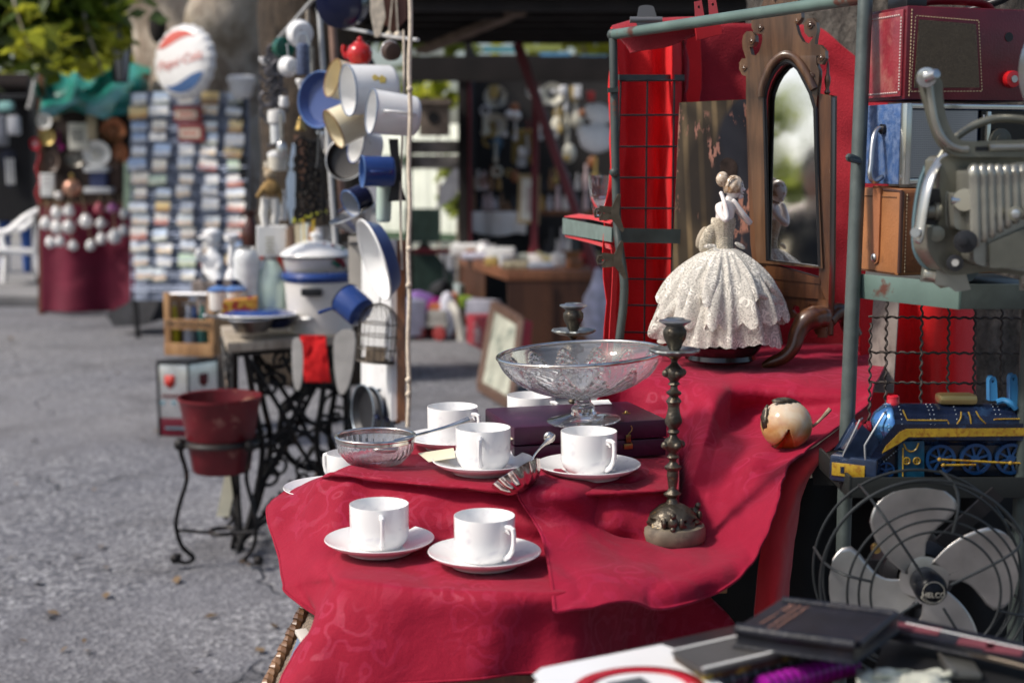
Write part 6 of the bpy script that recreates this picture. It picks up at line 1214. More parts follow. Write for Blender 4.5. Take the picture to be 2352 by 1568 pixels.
# left hanging column
def column(): pass
IR2 = mat('grey iron', (.085, .082, .09), .45, .6, var=.5, vs=40)
t = thing('iron_sculpture', 'tall dark iron ornament of scrolls left of the blue pan', 'ornament', D(634, 230, 4.9)); f = Fr(634, 230, 4.9); m = MB()
for i in range(16): 
    y = 120+i*10; spiral(m, f(628+14*sin(i*2.1), y, .01*sin(i)), V((1, 0, 0)), EZ, .030, 1.3, i*1.9, .006)
m.tube([f(632,110), f(636,262)], .008, 6); ob('scrollwork', m, IR2, t)
turned('lamp', 'white glass candle lamp on thin columns under the iron ornament', 'lamp', 636, 335, 4.9, [('shade', [(0, 250), (18, 254), (20, 268), (19, 282), (0, 284)], mat('opal glass', (.74, .73, .70), .25, var=.05)), ('column', [(14, 335), (14, 284)], mat('frosted glass', (.68, .70, .70), .3)), ('lamp_foot', [(0, 336), (22, 336), (22, 330), (0, 328)], IR2)])
turned('jar', 'white lidded jar hanging under the candle lamp', 'jar', 638, 392, 4.9, [('body', [(0, 393), (20, 392), (22, 384), (22, 358)], mat('ivory glaze', (.66, .62, .52), .25, var=.1)), ('lid', [(23, 360), (23, 352), (14, 346), (0, 344)], WHITE)])
f = Fr(618, 470, 4.9); t = thing('cloth_puppet', 'brown cloth puppet with white trousers hanging below the jar', 'puppet', f); PU = mat('mustard felt', (.30, .19, .07), .9, var=.4, vs=30)
skin('body', [f(624,452), f(622,425), f(624,410), f(600,440,-.02), f(590,455,-.03), f(645,440), f(640,470)], [v*f.m for v in (17, 19, 10, 7, 6, 7, 6)], [(0,1), (1,2), (1,3), (3,4), (1,5), (5,6)], PU, t)
m = MB(); m.ball(f(620,400), 14*f.m, 14); m.ball(f(610,388), 6*f.m, 10); m.ball(f(632,388), 6*f.m, 10); ob('head', m, mat('buff felt', (.42, .33, .22), .9, var=.3), t)
m = MB(); m.tube([f(612,455), f(606,490), f(610,520)], [.018, .016, .014], 10); m.tube([f(632,455), f(634,490), f(630,515)], [.018, .016, .014], 10); ob('trousers', m, mat('white felt', (.68, .67, .62), .9, var=.2), t)
for (q_, lab, mm) in (([(672,330), (682,338), (678,372), (668,392), (664,378)], 'slim pale blue blade hanging left of the pole', mat('pale steel', (.45, .55, .68), .3, .6)), ([(664,392), (674,394), (684,410), (680,460), (668,512), (660,470), (658,415)], 'wide pale blue serving knife hanging left of the pole', mat('pale steel', (.45, .55, .68), .3, .6)), ([(690,210), (708,215), (700,250), (694,262), (688,240)], 'pointed white shoehorn hanging left of the blue pan', WHITE), ([(676,310), (700,320), (704,420), (690,440), (682,400)], 'brown leather sheath hanging behind the pale blades', mat('sheath leather', (.20, .10, .06), .5, var=.2))):
    f = Fr(q_[0][0], q_[0][1], 4.75); m = MB(); m.prism(f.xz(q_), 0, .006); tag(ob('blade' if 'bl' in lab[:18] else 'hanging_piece', m, mm, None, f.o, bevel=.0015), lab, 'utensil', 'small utensils hung on the left of the stand')
f = Fr(715, 430, 4.7); t = thing('iron_grille', 'black wrought iron scroll grille hanging behind the white pole', 'grille', f); m = MB()
for i in range(9):
    for j in range(3): spiral(m, f(690+j*20+5*(i % 2), 330+i*20, .005*j), V((1, 0, 0)), EZ, .022, 1.4, i+j*2.2, .0055)
m.tube([f(682,320), f(682,510)], .006, 6); m.tube([f(742,320), f(742,510)], .006, 6); ob('scrollwork', m, BIR, t)
for x, y in ((720, 425), (728, 445), (726, 350), (730, 400)):
    pass
# ------------------------------------------------------------------ crate, box, planter
f = Fr(432, 815, 6.6, R(-14)); t = thing('bottle_crate', 'small wooden bottle crate with stencilled letters on the carton', 'crate', f); CRW = wood('crate wood', (.30, .15, .06), (.44, .25, .11), 10, .6, 0)
def cb(x0, y0, x1, y1, a, b, name='slat'): m = MB(); p, q = f(x0, y0), f(x1, y1); m.box(((p.x+q.x)/2, (a+b)/2, (p.z+q.z)/2), (abs(q.x-p.x), b-a, abs(q.z-p.z))); return ob(name, m, CRW, t, bevel=.002)
cb(379, 815, 490, 790, -.006, .006); cb(379, 755, 490, 735, -.006, .006); cb(379, 790, 389, 672, -.004, .008, 'post'); cb(480, 790, 490, 672, -.004, .008, 'post'); cb(380, 815, 384, 680, .01, .22, 'end_panel'); cb(486, 815, 491, 680, .01, .22, 'end_panel'); cb(380, 815, 490, 810, .008, .22, 'floor'); cb(380, 815, 490, 735, .222, .232, 'back_panel')
m = MB(); a, b = f(380, 676, .11), f(492, 676, .11); m.tube([a, b], .011, 10); ob('handle_rod', m, mat('zinc rod', (.5, .5, .52), .3, .6), t)
txt('PATAGONIA', .040, mat('stencil black', (.05, .03, .02), .7), t, f(434, 745, -.0075), off=.0006)
for i, (x, c_, lab) in enumerate(((402, (.62, .52, .02), 'yellow bottle in the wooden crate'), (425, (.18, .12, .08), 'brown bottle in the wooden crate'), (436, (.35, .38, .45), 'grey blue bottle in the wooden crate'), (450, (.04, .08, .22), 'dark blue bottle in the wooden crate'), (468, (.03, .14, .13), 'dark green bottle in the wooden crate'))):
    p = f.o+Matrix.Rotation(f.rz, 3, 'Z')@f(x, 808, .06+.05*(i % 2)); k = 6.6/F; m = MB(); m.lathe([(1e-5, 0), (13*k, 0), (13*k, 60*k), (6*k, 92*k), (5*k, 112*k), (1e-5, 113*k)], 20)
    o = ob('bottle', m, mat('bottle colour '+str(i), c_, .2, var=.1), None, p); tag(o, lab, 'bottle', 'bottles in the crate')
    m = MB(); m.lathe([(5.5*k, 108*k), (6*k, 116*k), (1e-5, 117*k)], 14); ob('cap', m, STEEL, o)
f = Fr(365, 1000, 6.75, R(24)); q = Zp(432, 1003, 0)
f = Fr(0, 0, 6.75, R(20), o=Zp(436, 1004, 0)); t = thing('tin_box', 'square white tin box with red crest and maroon base under the crate', 'box', f.o, (0, 0, 0))
k = 6.75/F; WX, WY, WZ = 75*k, .30, 178*k
A = Matrix.Rotation(R(-8), 3, 'Z'); B_ = V((.30, .16, 0)).normalized()
LD = (A@V((-1, 0, 0))); RD = V((.62, .78, 0)); Lw, Rw = .155, .19
c0 = V((0, 0, 0)); c1 = LD*Lw; c2 = RD*Rw; c3 = c1+c2
def pil(name, z0, z1, mm, e=0):
    o_ = [c0, c2, c3, c1]; ce = (c0+c3)/2; m = MB(); vs = [ce+(v-ce)*(1+e)+V((0, 0, z)) for z in (z0, z1) for v in o_]; m.add(vs, [(3,2,1,0), (4,5,6,7)]+[(i, (i+1) % 4, 4+(i+1) % 4, 4+i) for i in range(4)]); return ob(name, m, mm, t, bevel=.004)
pil('body', .02, WZ, mat('white tin', (.72, .72, .66), .4, var=.06)); bpy.data.objects
pil('lower_band', .004, .095, mat('maroon tin', (.13, .006, .02), .4), .012); pil('lid', WZ-.012, WZ+.010, BLACK, .03)
m = MB()
for v in (c0, c1, c2): m.bar(v+V((0, 0, 0)), v+V((0, 0, WZ)), .010)
ob('corner_strip', m, BLACK, t)
def face(a, b, u, z): return a+(b-a)*u+V((0, 0, z))
for a, b, e in ((c0, c1, 0), (c0, c2, .02)):
    n_ = V(((b-a).y, -(b-a).x, 0)).normalized(); n_ = -n_ if n_.dot(V((0, 1, 0))) > 0 else n_; ax = (b-a).normalized(); m = MB(); sh = [(-.026, .03), (-.026, -.012), (0, -.036), (.026, -.012), (.026, .03), (.013, .036), (0, .030), (-.013, .036)]; ce = face(a, b, .60 if a is c0 and b is c1 else .5, WZ*.74)+n_*.003
    m.add([ce+ax*x+V((0, 0, z)) for x, z in sh], [tuple(range(8))]); ob('crest', m, mat('red print', (.50, .03, .02), .5) if b is c1 else mat('dark red print', (.14, .015, .015), .5), t, solid=.002)
n_ = V((0, -1, 0)); m = MB()
for i in range(9): m.box(face(c0, c1, .12+.09*i, WZ*.55)+V((0, -.004-.022*(.12+.09*i)*0, 0)), (.010, .003, .014))
ob('lettering', m, mat('dark red print', (.14, .015, .015), .5), t); m = MB()
for u in (.86, .5): m.box(face(c0, c1, u, WZ*.46)+V((0, -.003, 0)), (.016, .003, .016))
for i in range(6): m.box(face(c0, c1, .2+.11*i, .045)+V((0, -.0045, 0)), (.012, .003, .010))
ob('small_emblem', m, mat('pale blue print', (.20, .42, .50), .5), t)
p = Zp(505, 1190, 0); p = D(508, 1040, 4.75); k = 4.75/F
t = thing('planter', 'worn red metal bucket on a twisted black iron stand', 'planter', V((p.x, p.y, 0)))
zf = lambda y: D(508, y, 4.75).z; RB = mat('worn red bucket', (.12, .007, .012), .4, var=.35, vs=10, c2=(.26, .10, .08), c2s=14, c2t=.655, c2w=.05)
m = MB(); m.lathe([(1e-5, zf(1084)), (62*k, zf(1082)), (66*k, zf(1078)), (84*k, zf(960)), (92*k, zf(915)), (95*k, zf(912)), (95*k, zf(905)), (90*k, zf(907)), (82*k, zf(955)), (62*k, zf(1070)), (1e-5, zf(1072))], 48); ob('bucket', m, RB, t)
m = MB(); c_ = [(88*k*cos(a), 88*k*sin(a), zf(1010)) for a in [2*pi*i/40 for i in range(40)]]; m.tube([V((x*.93, y*.93, z)) for x, y, z in c_], .007, 8, closed=True, flat=2); ob('hoop', m, IRON, t)
for i, a in enumerate((205, 325, 85)):
    a = R(a); c = V((cos(a), sin(a), 0)); pts = [c*86*k+V((0, 0, zf(1012))), c*92*k+V((0, 0, zf(1030))), c*80*k+V((0, 0, zf(1090))), c*98*k+V((0, 0, zf(1150))), c*108*k+V((0, 0, zf(1200))), c*96*k+V((0, 0, .075)), c*70*k+V((0, 0, .03)), c*86*k+V((0, 0, .016)), c*104*k+V((0, 0, .026)), c*100*k+V((0, 0, .05))]
    m = MB(); m.tube(curve(pts, 5), .0085, 8, flat=.5); m.ball(pts[0]+c*.01, .022, 10); m.ball(c*112*k+V((0, 0, .035)), .018, 10); ob('leg', m, IRON, t)
m = MB(); m.tube([(30*k*cos(a), 30*k*sin(a), .11) for a in [2*pi*i/24 for i in range(24)]], .008, 6, closed=True); 
for a in (205, 325, 85): m.tube([(cos(R(a))*30*k, sin(R(a))*30*k, .11), (cos(R(a))*104*k, sin(R(a))*104*k, .13)], .006, 6)
ob('lower_ring', m, IRON, t); m = MB(); m.tube(curve([D(530,950,4.75)-V((p.x, p.y, 0)), D(545,928,4.7)-V((p.x, p.y, 0)), D(575,915,4.68)-V((p.x, p.y, 0)), D(592,918,4.7)-V((p.x, p.y, 0))], 4), .008, 8, flat=.5); ob('bail_handle', m, mat('rusty handle', (.20, .07, .04), .6), t)
f = Fr(525, 1180, 4.95); m = MB(); m.prism(f.xz([(498,1185), (524,1185), (547,1075), (522,1070)]), 0, .012); tag(ob('ivory_plank', m, mat('ivory slat', (.60, .58, .46), .5), None, f.o, bevel=.002), 'ivory slat leaning behind the red bucket', 'slat')

# more small goods crowding the stand and the sewing table
SP = [('oil_lamp', 'grey pewter oil lamp low on the left side of the stand', 612, 560, 5.3, [(0,560),(16,558),(18,548),(8,540),(6,522),(11,516),(11,506),(5,500),(4,486)], IR2),
 ('bowl', 'small white bowl high on the left of the iron ornament', 612, 150, 5.2, [(0,150),(8,149),(16,140),(18,132),(16,132)], CHINA),
 ('bell', 'little brass bell beside the pale blue knife', 690, 300, 4.8, [(13,300),(12,296),(8,286),(6,276),(2,274),(2,268)], BRASS),
 ('jug', 'small white jug above the candle lamp', 652, 246, 4.8, [(0,246),(9,246),(12,238),(9,228),(10,222)], WHITE),
 ('bottle', 'slim white bottle to the left of the serving knife', 650, 505, 4.95, [(0,505),(9,505),(10,470),(5,450),(4,436)], CHINA),
 ('flask', 'pale blue flask right below the grater', 706, 232, 4.5, [(0,232),(9,231),(10,216),(5,206),(4,200)], LBLUE),
 ('cup', 'white egg cup hanging between the dippers', 690, 190, 4.5, [(0,206),(4,205),(4,198),(10,190),(11,182)], WHITE),
 ('tin_can', 'silver tin can behind the casserole lid', 752, 552, 5.3, [(0,552),(13,552),(13,520),(0,519)], STEEL),
 ('vase', 'cream vase standing behind the book row', 770, 540, 5.35, [(0,548),(8,546),(12,530),(7,514),(8,506)], CREAM),
 ('funnel', 'grey funnel hanging left of the brown pole', 742, 320, 4.5, [(16,302),(4,322),(3,344)], STEEL),
 ('candle', 'ivory candle stub at the left of the lidded jar', 614, 400, 5.0, [(0,400),(7,400),(7,372),(0,371)], mat('ivory wax', (.66,.60,.48), .4)),
 ('shaker', 'steel shaker between the brown vase and the jar', 598, 560, 5.5, [(0,572),(8,571),(8,548),(5,540),(0,537)], STEEL),
 ('pitcher', 'dark blue pitcher behind the frying pans', 668, 712, 5.15, [(0,715),(18,714),(20,695),(13,676),(14,668)], NAVY),
 ('glass', 'short clear glass at the left end of the sewing table', 520, 726, 5.0, [(0,734),(9,733),(11,712),(10,712),(8,731),(0,731)], GLASS)]
for nm, lab, px, yb, d, prof, mm in SP:
    f = Fr(px, yb, d); m = MB(); m.lathe([(max(1e-5, r*f.m), f(px, y).z) for r, y in prof], 22); tag(ob(nm, m, mm, None, f.o, solid=.001), lab, nm.replace('_', ' '))
for i, (x, y0, y1, lab) in enumerate(((706, 20, 110, 'long pale wooden spoon hanging beside the grey pole'), (716, 110, 200, 'thin steel skewer hanging right of the grater'), (645, 262, 340, 'steel ladle handle left of the candle lamp'), (752, 250, 330, 'white wooden spoon hanging under the blue pan'), (848, 100, 150, 'dark kitchen fork behind the red teapot'), (760, 380, 470, 'iron skewer hanging by the black frying pan'))):
    o = Fr(x, y1, 4.6); m = MB(); m.tube([o(x, y0), o(x+2, y1)], .006, 7); m.ball(o(x+2, y1+6), .022, 12, sc=(.8, .35, 1.5)); tag(ob('kitchen_spoon', m, [WOODL, STEEL, STEEL, mat('white wood', (.6, .57, .5), .6), IRON, IRON][i], None, o.o), lab, 'utensil')
# ================================================================== background
def leafmat(name, a, b_, tr=.45):
    m, nt, b = newmat(name); L = nt.links; co = coords(nt)
    c = mix(nt, ramp(nt, ntex(nt, 2.2, 3, co), [(.35, 0.), (.65, 1.)]), a, b_); c = mix(nt, ramp(nt, ntex(nt, 30, 2, co), [(.4, 0.), (.8, .6)]), c, [k*1.9 for k in b_])
    L.new(c, b.inputs[0]); b.inputs['Roughness'].default_value = .5
    t_ = nt.nodes.new('ShaderNodeBsdfTranslucent'); L.new(mix(nt, .5, c, (.30, .34, .02)), t_.inputs[0]); mx = nt.nodes.new('ShaderNodeMixShader'); mx.inputs[0].default_value = tr
    L.new(b.outputs[0], mx.inputs[1]); L.new(t_.outputs[0], mx.inputs[2]); L.new(mx.outputs[0], nt.nodes['Material Output'].inputs[0]); return m
LF1 = leafmat('plane leaves', (.03, .06, .014), (.075, .13, .022)); LF2 = leafmat('sunny leaves', (.26, .33, .035), (.50, .48, .06), .6); LF3 = leafmat('far leaves', (.16, .23, .05), (.36, .40, .11), .55)  # sunny and far leaves: sunlight is put into the bright leaf colour
def crown_mb(blobs, n, size, seed, droop=.3):
    rnd = random.Random(seed); m = MB(); tot = sum(b[1][0]*b[1][1]*b[1][2] for b in blobs)
    for c, r in blobs:
        k = int(n*r[0]*r[1]*r[2]/tot)
        subs = []
        for _ in range(max(5, k//45)):
            d = V((rnd.gauss(0, 1), rnd.gauss(0, 1), rnd.gauss(0, 1))).normalized(); s_ = rnd.uniform(.55, 1.0); subs.append(V((c[0]+d.x*r[0]*s_, c[1]+d.y*r[1]*s_, c[2]+d.z*r[2]*s_)))
        for i in range(k):
            p = rnd.choice(subs)+V((rnd.gauss(0, .13), rnd.gauss(0, .13), rnd.gauss(0, .10)))*(r[0]+r[2])*.9
            s_ = size*rnd.uniform(.6, 1.3); e = Euler((rnd.uniform(-.9, .9), rnd.uniform(-.9, .9), rnd.uniform(0, 6.3))).to_matrix()
            q = [V((-.5, 0, 0)), V((-.1, -.42, -.06)), V((.55, 0, -.12)), V((-.1, .42, -.06))]
            b = len(m.v); m.v += [tuple(p+e@v*s_) for v in q]; m.f.append([b, b+1, b+2, b+3]); m.mi.append(0)
    return m
def limb(m, pts, rads, n=14): m.tube(curve(pts, 6), [cr([V((r, 0, 0)) for r in rads], i/6).x for i in range((len(rads)-1)*6+1)], n)
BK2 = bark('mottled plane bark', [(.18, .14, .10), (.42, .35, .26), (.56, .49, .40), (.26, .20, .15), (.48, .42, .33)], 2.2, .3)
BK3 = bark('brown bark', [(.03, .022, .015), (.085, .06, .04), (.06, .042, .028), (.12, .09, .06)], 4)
def tree(name_lab, trunk_pts, rads, limbs, blobs, n, size, seed, bk, lf, group=None):
    t = thing('plane_tree', name_lab, 'tree', (0, 0, 0), group=group); m = MB(); limb(m, trunk_pts, rads, 28)
    m.v = [tuple(V(p)+V((1, 1, 0))*.06*(rads[0]/.5)*noise.noise(V(p)*2.3)+V((1, 1, 0))*.03*noise.noise(V(p)*7)) for p in m.v]
    ob('trunk', m, bk, t, smooth=180)
    for l, r in limbs: m = MB(); limb(m, l, r, 16); m.v = [tuple(V(p)+V((1, 1, 0))*.05*noise.noise(V(p)*3)) for p in m.v]; ob('limb', m, bk, t, smooth=180)
    if blobs: ob('crown', crown_mb(blobs, n, size, seed), lf, t, smooth=180)
    return t
g0 = V((D(478,500,13).x, D(478,500,13).y, 0)); fk = D(478,150,13)
tree('mottled plane tree behind the postcard rack, forking above the round sign', [g0, g0+V((0, 0, .8)), fk+V((0, 0, -.2)), fk+V((-.05, 0, .3))], [.66, .54, .53, .42],
     [([fk+V((-.18, 0, -.35)), D(400,90,13), D(362,0,13), D(330,-110,12.9), D(260,-420,12.4)], [.42, .37, .33, .31, .2]), ([fk+V((.15, -.15, -.3)), D(520,90,12.5), D(535,0,12.25), D(545,-120,12.2), D(620,-420,12.4)], [.40, .36, .33, .31, .2]), ([D(300,-120,12.6), D(180,-60,11.5), D(80,10,10.8), D(0,60,10.2)], [.10, .06, .04, .02])],
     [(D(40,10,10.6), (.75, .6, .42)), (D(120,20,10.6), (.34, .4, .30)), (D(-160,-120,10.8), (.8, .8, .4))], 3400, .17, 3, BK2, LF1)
p0 = D(690,885,8.6); g0 = V((p0.x+.06, p0.y+.25, 0))
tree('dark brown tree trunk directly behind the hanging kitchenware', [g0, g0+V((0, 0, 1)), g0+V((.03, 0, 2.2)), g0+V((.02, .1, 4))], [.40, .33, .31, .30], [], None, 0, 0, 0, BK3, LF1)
m = MB(); m.ball(D(362,62,12.55), .10, 14, sc=(.8, .4, 1.5)); ob('bark_knot', m, mat('dark bark hollow', (.02, .016, .014), .9), bpy.data.objects['plane_tree.001'] if 'plane_tree.001' in bpy.data.objects else None)
# sunlit leaves hanging near the top of the stand and in the left corner
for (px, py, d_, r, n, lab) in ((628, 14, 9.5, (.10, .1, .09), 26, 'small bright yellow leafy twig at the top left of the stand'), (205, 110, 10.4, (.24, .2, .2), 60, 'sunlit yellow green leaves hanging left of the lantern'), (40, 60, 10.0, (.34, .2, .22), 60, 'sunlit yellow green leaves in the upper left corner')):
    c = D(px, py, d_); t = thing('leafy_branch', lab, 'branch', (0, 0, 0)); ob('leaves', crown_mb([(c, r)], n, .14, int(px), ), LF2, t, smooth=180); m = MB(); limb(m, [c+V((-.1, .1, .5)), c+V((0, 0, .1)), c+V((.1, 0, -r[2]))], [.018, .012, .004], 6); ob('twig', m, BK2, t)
# trees beyond the market
def far_tree(x, y, h, w_, lab, seed, lf=LF3):
    r = random.Random(seed); bl = [((x+r.uniform(-.5, .5)*w_, y+r.uniform(-.4, .4)*w_, h*r.uniform(.38, .95)), (w_*r.uniform(.34, .55), w_*r.uniform(.34, .5), h*r.uniform(.13, .22))) for _ in range(7)]
    tree(lab, [V((x, y, 0)), V((x+.2, y, h*.3)), V((x+.1, y, h*.6))], [.4, .3, .16], [([V((x+.1, y, h*.45)), V((x+w_*.3, y, h*.7)), V((x+w_*.5, y, h*.85))], [.14, .08, .03])], bl, 1500, .62, seed, BK2, lf, 'trees beyond the market')
FT = 'leafy tree in the row far beyond the market stalls'
for i, (x, y, h, w_, lf) in enumerate(((-13.5, 31, 7.6, 3.6, LF3), (-9.2, 36, 8.6, 4.0, LF2), (-4.5, 38, 9.5, 4.2, LF3), (1.5, 33, 8.4, 4.0, LF2), (6.5, 36, 9.2, 4.4, LF3), (12.5, 34, 8.8, 4.2, LF3), (-18.5, 35, 9, 4.2, LF2), (-6.8, 24, 3.2, 2.4, LF2))): far_tree(x, y, h, w_, FT, 20+i, lf)
# ------------------------------------------------------------------ far left stall
KL = crop(0, 180, 360/1764); KM = crop(0, 400, 700/2350); K0 = crop(0, 0, 700/2350)
DW = 12.4; t = thing('market_stall', 'stall with a dark board wall and maroon skirt at the far left', 'stall', D(215, 715, DW)); f = Fr(215, 715, DW)
m = MB(); m.prism(f.xz([(92,470), (338,470), (338,235), (92,235)]), .10, .14); ob('board_wall', m, mat('dark stall board', (.040, .028, .024), .8, var=.5, vs=8), t)
m = MB(); m.bar(f(96,720,.1), f(96,170,.1), .05); ob('post', m, WOODD, t); m = MB(); m.bar(f(334,720,.1), f(334,170,.1), .05); ob('post', m, WOODD, t)
m = MB(); m.prism(f.xz([(92,474), (338,474), (338,464), (92,464)]), -.02, .5); ob('counter', m, WOODD, t)
rows = [[f(x+dx*(y-470)/250, y+(0 if i < 6 else dy), -.03-.05*sin(x*.045)*(.3+(y-470)/250)-(.10*max(0, (x-250)/90))*(1 if 2 < i < 6 else .3))  for x, dx, dy in ((94,0,3), (125,1,2), (160,0,3), (200,0,2), (240,0,0), (280,-4,-4), (315,-12,-30), (338,-6,-65))] for i, y in enumerate((470, 500, 540, 580, 620, 660, 715))]
m = MB(); m.grid(net(rows, 6, 6, .006, 3)); ob('skirt_cloth', m, MAROON, t, solid=.003, smooth=180)
TEAL = mat('green tarpaulin', (.010, .20, .15), .38, var=.3, vs=3, bump=.3, bs=8)
rows = [[D(x, y0+(y1-y0)*v, 12.5-.9*v+.18*sin(x*.05+v*5)+.1*sin(x*.021+v*9)) for x, y0, y1 in ((88,168,262), (110,166,258), (140,172,262), (170,164,256), (200,186,262), (235,170,264), (270,150,264), (310,140,262), (345,150,258))] for v in (0, .2, .45, .7, .85, 1)]
m = MB(); m.grid(net(rows, 6, 6, .05, 2.0, 4)); tag(ob('tarpaulin', m, TEAL, solid=.004, smooth=180), 'green tarpaulin sagging over the far left stall', 'tarpaulin')
fw = Fr(215, 400, DW, 0); fw.o = D(215, 400, DW*f.o.y/fw.o.y)
def wdisc(px, py, rx, ry, lab, mm, cat='plate', mm2=None, y=.06, rim=None):
    c = fw(px, py, y); t = thing('plate', lab, cat, fw.o+c); k = DW/F; q = Matrix.Rotation(pi/2, 3, 'X'); s_ = Matrix.Diagonal((rx*k, 1, ry*k))
    m = MB(); m.lathe([(1e-5, .006), (.62, .006), (.7, .012), (1, .03), (1, .022), (.66, 0), (1e-5, 0)], 30, (0, 0, 0), s_@q@Matrix.Diagonal((1, 1, 1))); ob('dish', m, mm, t)
    m = MB(); m.lathe([(1e-5, .0085), (.45, .0085)], 24, (0, 0, 0), s_@q); ob('painted_centre', m, mm2 or mm, t, solid=.002); return t
COP = mat('old copper', (.40, .16, .08), .35, .7, var=.4, vs=20); COP2 = mat('copper pattern', (.30, .13, .07), .4, .6, var=.6, vs=60)
def w(x, y): return KL((x, y))[0]
wdisc(*w(550,600), 17, 19, 'white round clock face at the top left of the stall wall', WHITE, 'clock', mat('clock face', (.55, .55, .52), .4, var=.2))
wdisc(*w(585,790), 18, 19, 'yellow brass plate below the clock face', mat('yellow brass', (.50, .38, .14), .35, .6, var=.2))
wdisc(*w(1395,720), 29, 29, 'large copper plate at the right of the stall wall', COP, mm2=COP2)
wdisc(*w(1195,1000), 32, 30, 'white china plate in the middle of the stall wall', CHINA, mm2=mat('plate motif', (.62, .60, .55), .3, var=.25, vs=60))
wdisc(*w(1480,1000), 18, 25, 'small oval copper plate right of the white plate', COP)
wdisc(*w(930,1060), 21, 19, 'grey pewter plate left of the white plate', mat('dark pewter', (.20, .19, .17), .4, .7, var=.3))
wdisc(*w(640,1090), 18, 26, 'dull brown oval tray low on the left of the stall wall', mat('brown tray', (.11, .075, .06), .5, var=.3), 'tray')
wdisc(*w(435,880), 11, 14, 'red flower shaped ornament at the left edge of the stall', mat('red flower', (.5, .02, .05), .4), 'ornament', WPAPER)
def wbox(px, py, w_, h, lab, mm, cat, name, y0=.03, y1=.08, extra=None):
    t = thing(name, lab, cat, fw.o+fw(px, py, y0)); k = DW/F; m = MB(); m.box((0, 0, 0), (w_*k, y1-y0, h*k)); ob('board', m, mm, t, bevel=.004)
    if extra: extra(t, k, -(y1-y0)/2-.001)
    return t
def ptxt(t, k, y):
    m = MB()
    for i in range(4):
        for j in range(5): m.box((-.045+j*.022, y, .045-i*.026), (.016, .002, .014))
    ob('lettering', m, BLACK, t)
wbox(*w(965,790), 44, 61, 'white enamel plaque with black lettering on the stall wall', mat('cream plaque', (.70, .68, .60), .4), 'plaque', 'plaque', extra=ptxt)
wbox(*w(1130,660), 22, 62, 'narrow cream strip right of the lettered plaque', mat('aged cream', (.55, .45, .30), .6, var=.2), 'strip', 'hanging_strip')
wbox(*w(1400,1290), 30, 66, 'plain brown board at the lower right of the stall wall', mat('brown board', (.12, .065, .045), .6, var=.3), 'board', 'board_piece')
wbox(*w(695,520), 16, 26, 'small beige card at the top of the stall wall', mat('beige card', (.42, .34, .22), .7), 'card', 'card')
wbox(*w(585,1385), 31, 52, 'tall white price board at the left of the counter', WPAPER, 'sign', 'price_board', -.05, .0, lambda t, k, y: ob('lettering', MB().box((0, y, .07), (.08, .002, .012)).box((0, y, .03), (.07, .002, .008)).box((0, y, 0), (.08, .002, .008)), mat('grey print', (.4, .36, .36), .6), t))
c = fw.o+fw(228, 413, -.05); k = DW/F; t = thing('spool_stand', 'blue and white spool shaped stand at the counter under the white plate', 'stand', c); m = MB(); m.box((0, 0, 0), (34*k, .12, 34*k)); ob('blue_body', m, mat('blue cloth', (.06, .075, .17), .7, var=.2), t); m = MB(); m.box((-3*k, 0, 24*k), (52*k, .16, 14*k)); ob('top_plate', m, WHITE, t, bevel=.01); m = MB(); m.box((0, 0, -23*k), (60*k, .18, 13*k)); ob('base_plate', m, WHITE, t, bevel=.01)
t = thing('copper_pot', 'round copper pot with white top on the stall counter', 'pot', fw.o+fw(166, 432, -.06)); m = MB(); m.ball((0, 0, 0), .082, 20, sc=(1, 1, .95)); ob('body', m, mat('pink copper', (.50, .27, .19), .25, .5, var=.2), t); m = MB(); m.lathe([(.012, .07), (.02, .10), (.016, .12), (1e-5, .125)], 16); ob('stopper', m, BRASS, t)
m = MB(); m.ball((0, 0, 0), .036, 14); tag(ob('white_ball', m, CHINA, None, fw.o+fw(*w(720,1512), -.06)), 'small white ball on the counter beside the white price board', 'ball')
t = thing('bead_strings', 'strings of red and dark beads hanging at the left post of the stall', 'beads', (0, 0, 0)); m = MB()
for i in range(16): m.ball(D(88+4*sin(i*.9), 345+i*8, DW-.1), .018, 8)
ob('red_bead', m, mat('red bead', (.35, .01, .02), .25), t)
t = thing('bead_strings', 'short pink and magenta ornament hanging below the small beige card', 'ornament', (0, 0, 0)); m = MB(); m.ball(D(142, 338, DW-.1), .03, 10); m.ball(D(132, 325, DW-.1), .022, 10); m.tube([D(135,300,DW-.1), D(138,350,DW-.1)], .006, 6); ob('bead', m, mat('magenta bead', (.35, .015, .20), .3), t)
bells = ((475,440), (580,425), (725,510), (385,530), (480,560), (575,560), (845,530), (1040,450), (425,690), (505,680), (615,715), (760,715), (850,660), (965,640), (1035,590), (830,405), (945,400))
b0 = None
